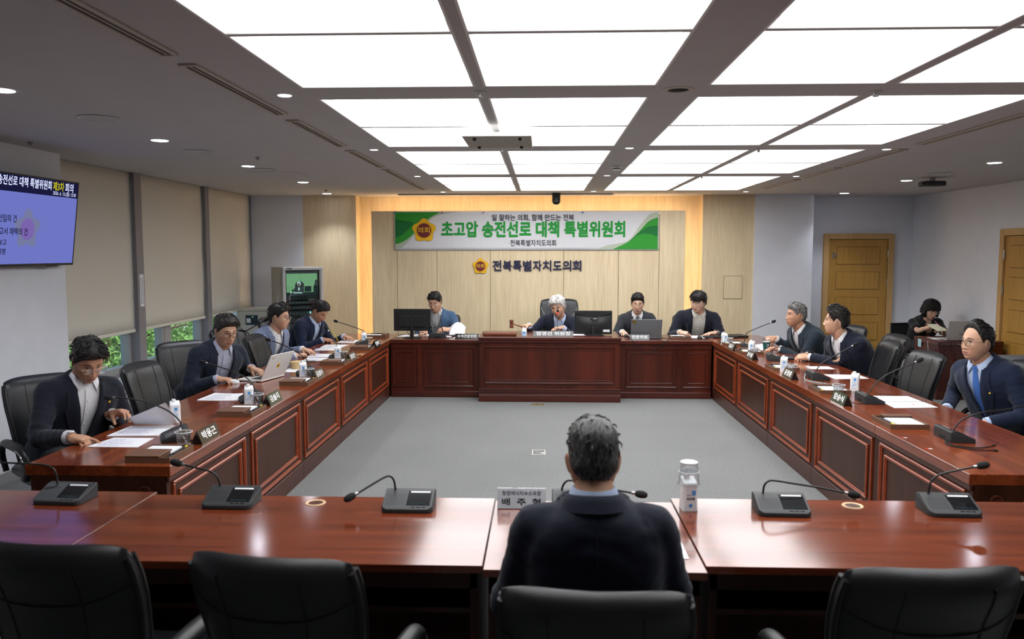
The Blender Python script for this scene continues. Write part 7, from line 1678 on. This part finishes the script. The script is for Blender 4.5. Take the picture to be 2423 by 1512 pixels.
def badge(pp, tx, tz):
    c = pp['onfront']; rows = [[tuple(c(tx + .038 * (k / 4 - .5) * 2, tz + .020 * (i / 2 - .5) * 2 + .004 * (k / 4), .012)) for k in range(5)] for i in range(3)]
    o = pp['strip']('name_badge', 'paper', rows, .003)
    pp['strip']('badge_band', 'cartonblue', [[tuple(c(tx + .037 * (k / 4 - .5) * 2, tz + .011 + .008 * i + .004 * (k / 4), .0142)) for k in range(5)] for i in range(2)], .001)
    g = MB(); g.ball(tuple(c(tx - .027, tz - .006, .014)), (.007, .003, .007), 10, 6); g.build('badge_emblem', MT['emblem_r'], pp['root'], 60)
def pen(label, a, b_, m, m2=None):
    a, b_ = Vector(a), Vector(b_); t = thing('pen', label, 'pen', a); d = b_ - a; g = MB(); g.tube([(0, 0, 0), d * .12, d], [.0008, .0042, .0042], 8); g.build('barrel', MT[m], t, 50); g = MB(); g.tube([d, d * 1.08], [.0035, .003], 8); g.build('pen_end', MT[m2 or m], t, 50); return t
DN = (0, 0, -1)
MT['pink'] = mat('pink_pen', (.75, .20, .36), .4, noise_amt=0)
SHORT = dict(tt=.022, ts=.009, tb=.011)
A_ = {}
A_['page'] = person('man in a navy jacket and white shirt turning a page at the near blind side', (-3.02, 4.86), (.80, -.60), (-2.755, 4.70, 1.142), (.62, -.52, -.50), ((-2.66, 4.34, .757), (1, -.15, -.10), (0, 0, -1), 'point'), ((-2.672, 4.79, .797), (.9, -.18, .22), (.2, -.35, -.8), 'grip'),
    S=1.08, jacket='navy2', shirt='whiteshirt', skin='skin_d', ze=.10, vt=.072, glasses=('silver', .023, .017, .0008), watch=(1, 'silver', 'paper'), hs=dict(tt=.032, ts=.011, tb=.012, quiff=.010, fz=.062, tl=.045, sweep=1.0, fwd=.5), eye=.35, collar_gap=22)
pin(A_['page'], -.115, .46)
A_['laptop'] = person('man in glasses and a dark jacket working at the white laptop', (-3.0, 6.82), (.76, -.65), (-2.668, 6.60, 1.135), (.70, -.62, -.30), ((-2.665, 6.42, .757), (1, -.1, -.05), DN, 'relaxed'), ((-2.52, 6.78, .795), (.85, -.25, -.25), DN, 'relaxed'),
    S=1.08, jacket='darkdenim', shirt='lavshirt', open_=.055, vt=.075, ze=.15, fw=1.03, glasses=('blackframe', .025, .020, .0015), hs=dict(tt=.03, ts=.009, quiff=.012, fz=.066, tl=.036), eye=.4, collar_gap=30, hair='hair_soft')
A_['stripe'] = person('man in a grey-blue striped jacket looking across the room', (-3.06, 8.18), (.92, -.38), (-2.675, 8.0, 1.137), (1, -.10, -.10), ((-2.49, 7.97, .757), (.45, .85, -.05), DN, 'relaxed'), ((-2.52, 8.30, .775), (.75, -.5, -.1), DN, 'flat'),
    S=1.06, jacket='seersucker', shirt='whiteshirt', ze=.18, vt=.07, glasses=('silver', .022, .017, .0009), hs=dict(tt=.028, ts=.010, tb=.012, quiff=.012, fz=.066, tl=.034, fwd=.8, sweep=.3), collar_gap=26)
A_['writer'] = person('man in a blue navy jacket bending over to write in the far blind corner', (-3.08, 9.62), (.86, -.50), (-2.67, 9.46, 1.09), (.72, -.30, -.62), ((-2.585, 9.32, .768), (.9, .5, -.15), (.2, .2, -1), 'pen'), ((-2.42, 9.66, .765), (.75, -.6, -.08), DN, 'flat'),
    S=1.06, jacket='navyblue', shirt='blueshirt', ze=.16, vt=.062, skin='skin_d', hs=dict(SHORT, quiff=.008, fz=.064, tl=.026), eye=.3, collar_gap=22)
pen('orange pencil in the hand of the man writing in the far corner', (-2.43, 9.40, .733), (-2.50, 9.38, .87), 'penyellow')
A_['blue'] = person('man in glasses and a flecked blue jacket reading behind the left monitor', (-1.385, 10.86), (-.05, -1), (-1.418, 10.55, 1.135), (-.22, -.86, -.32), ((-1.52, 10.30, .765), (-.3, -1, 0), DN, 'relaxed'), ((-1.20, 10.27, .80), (-.75, -.4, .1), (-.3, .3, -.9), 'grip'),
    S=1.07, jacket='bluemel', shirt='stripeshirt', open_=.05, ze=.12, vt=.072, glasses=('silver', .022, .018, .0009), hs=dict(tt=.026, ts=.010, fz=.064, tl=.03, quiff=.004), eye=.4, collar_gap=28)
badge(A_['blue'], -.115, .26)
s_ = A_['blue']; g = MB(); g.tube(bez([s_['P'](-.055, .03, .575), s_['P'](-.05, .115, .48), s_['P'](0, .15, .37), s_['P'](.05, .115, .48), s_['P'](.055, .03, .575)], 8), .003, 6); g.build('neck_cord', MT['plastic'], s_['root'], 50)
A_['chair'] = person('white-haired man in a navy jacket striking with a gavel', (.25, 10.86), (-.15, -1), (.214, 10.42, 1.083), (-.32, -.84, -.27), ((-.16, 10.22, .862), (-1, -.12, -.12), (.15, -.2, -1), 'fist'), ((.27, 10.22, .835), (-.9, -.25, -.05), DN, 'relaxed'),
    S=1.09, roll=-6, jacket='navy', shirt='blueshirt', ze=.12, vt=.066, skin='skin', hair='hair_white', brow='hair_grey', hs=dict(tt=.034, ts=.015, tb=.017, quiff=.006, fz=.056, side=-.014, tl=.036, tuft=420, rough=.003, mess=.25), eye=.5, collar_gap=26)
# gavel in his hand
t = thing('gavel', 'turned wooden gavel raised in the hand of the white-haired man', 'gavel', (-.385, 10.17, .885))
g = MB(); g.lathe([(.001, -.052), (.022, -.052), (.025, -.045), (.025, -.022), (.022, -.019), (.022, .019), (.025, .022), (.025, .045), (.022, .052), (.001, .052)], 24); g.build('gavel_head', MT['gavel'], t, 40)
for z in (-.0205, .0205): g = MB(); g.lathe([(.0228, z - .003), (.0245, z), (.0228, z + .003)], 24, cap=False); g.build('turned_ring', MT['gavel'], t, 40)
g = MB(); g.tube([(.02, 0, 0), (.06, .012, -.016), (.12, .03, -.036), (.18, .05, -.052)], [.007, .0075, .009, .010], 10); g.build('handle', MT['gavel'], t, 50)
A_['grey'] = person('man in glasses, charcoal suit and striped tie at the grey laptop', (1.30, 10.97), (0, -1), (1.272, 10.60, 1.117), (-.10, -.96, -.17), ((1.055, 10.34, .768), (.1, -1, -.08), DN, 'relaxed'), ((1.40, 10.32, .765), (-.3, -1, -.05), DN, 'relaxed'),
    S=1.06, bw=.96, jacket='charcoal', shirt='whiteshirt', tie='striptie', ze=.16, vt=.062, collar_gap=10, fw=.96, glasses=('gold', .022, .017, .0010), skin='skin_l', hs=dict(tt=.028, ts=.010, tb=.012, quiff=.010, fz=.062, part=-.6, tl=.034), eye=.6)
A_['fringe'] = person('broad young man in a dark jacket with a centre-parted fringe, pen in hand', (2.06, 10.95), (-.04, -1), (2.062, 10.55, 1.143), (-.55, -.80, -.22), ((1.79, 10.30, .772), (.75, -.55, -.1), (.3, .2, -1), 'pen'), ((2.235, 10.27, .772), (-.9, -.35, -.08), DN, 'flat'),
    S=1.09, bw=1.16, jacket='navy2', shirt='creamshirt', open_=.062, ze=.14, vt=.07, fw=1.10, jaw=1.3, skin='skin_l', neck=.066, glasses=('silver', .026, .021, .0009), watch=(-1, 'blackframe', 'screen_off'), hs=dict(tt=.032, ts=.014, tb=.015, fz=.066, fringe=(-46, 40, .032), tl=.042, quiff=.008, part=0.0, sweep=1.0, fwd=.4), eye=.6, collar_gap=16, roll=5)
badge(A_['fringe'], -.125, .245)
pen('black pen in the hand of the young man with the fringe', (1.885, 10.20, .735), (1.86, 10.25, .88), 'plastic')
A_['r1'] = person('grey-haired man in a slate jacket leaning on the door side desk', (3.14, 8.78), (-.93, -.32), (2.728, 8.62, 1.123), (-1, -.08, .02), ((2.60, 8.92, .845), (-.9, .05, -.15), (0, .75, -.6), 'fist'), ((2.555, 8.64, .768), (-1, .0, -.05), DN, 'relaxed'),
    S=1.06, jacket='slate', shirt='whiteshirt', ze=.22, vt=.062, skin='skin_d', hair='hair_grey', brow='hair_mix', hs=dict(SHORT, ts=.007, quiff=.008, fz=.064, tl=.02), collar_gap=24)
A_['r2'] = person('man in a navy jacket with clasped hands turned to the far wall', (3.24, 7.86), (-.90, -.42), (2.825, 7.72, 1.138), (-.92, .36, .02), ((2.655, 8.03, .775), (-.9, -.35, -.05), (0, -.5, -.85), 'clasp'), ((2.645, 7.93, .768), (-.9, .35, -.03), (0, .5, -.85), 'clasp'),
    S=1.08, jacket='navy', shirt='whiteshirt', ze=.18, vt=.066, hs=dict(tt=.030, ts=.010, tb=.014, quiff=.012, fz=.074, tl=.038, fwd=-.6, sweep=.5), collar_gap=24)
A_['tie'] = person('man in glasses, navy suit and blue tie seated nearest on the door side', (3.42, 5.86), (-.92, -.40), (3.10, 5.76, 1.158), (-.96, -.24, .0), ((3.02, 5.98, .63), (-1, 0, -.1), DN, 'relaxed'), ((3.04, 5.50, .63), (-1, .1, -.1), DN, 'relaxed'),
    S=1.08, bw=1.05, jacket='navyblue', shirt='blueshirt', tie='bluetie', ze=.10, vt=.064, collar_gap=10, fw=1.05, skin='skin', glasses=('blackframe', .024, .018, .0013), hs=dict(tt=.022, ts=.009, tb=.012, quiff=.016, fz=.098, tz=.082, side=.002, tl=.038, fwd=-1.0, sweep=.4, mess=.08), hair='hair_black', jaw=1.2)
pin(A_['tie'], -.10, .41)
A_['note'] = person('woman in glasses and a short-sleeved black jacket taking notes in the corner', (5.22, 11.24), (.04, -1), (5.235, 10.90, 1.02), (.08, -.85, -.36), ((5.06, 10.50, .835), (.75, -.35, -.1), (.3, .2, -1), 'pen'), ((5.25, 10.56, .80), (-.8, -.35, .1), (-.2, .2, -.9), 'grip'),
    S=1.0, bw=1.0, hipz=.51, female=True, jacket='inkblack', shirt=None, sleeve=.5, ze=.26, vt=.075, lapel=.06, skin='skin_l', neck=.046, jaw=.9, glasses=('gold', .023, .018, .0008), cuff=False, hs=dict(tt=.034, ts=.030, tb=.032, fz=.062, side=-.085, ear=-.088, back=-.092, tz=.020, fringe=(-42, 42, .036), curl=.020, curlz=-.055, tl=.034, tuft=420, rough=.005, mess=.3, quiff=.0), eye=.4)
pen('pink pen in the hand of the note taker', (5.155, 10.43, .835), (5.065, 10.41, .91), 'pink')
A_['witness'] = person('man in dark navy with cropped greying hair, seen from behind at the front table', (.165, 2.36), (0, 1), (.161, 2.43, 1.153), (0, 1, -.10), ((.33, 2.66, .632), (-.35, 1, -.2), DN, 'relaxed'), ((.0, 2.66, .632), (.35, 1, -.2), DN, 'relaxed'),
    S=1.02, bw=1.02, nl=.040, hipz=.50, jacket='navy', shirt='blueshirt', ze=.2, skin='skin_d', hair='hair_mix', neck=.060, hs=dict(tt=.022, ts=.005, tb=.009, quiff=.006, fz=.066, ear=.020, back=-.056, tl=.03, tuft=70, rough=.0010, mess=.03), collar_gap=22)
bpy.data.scenes.remove(TMP)
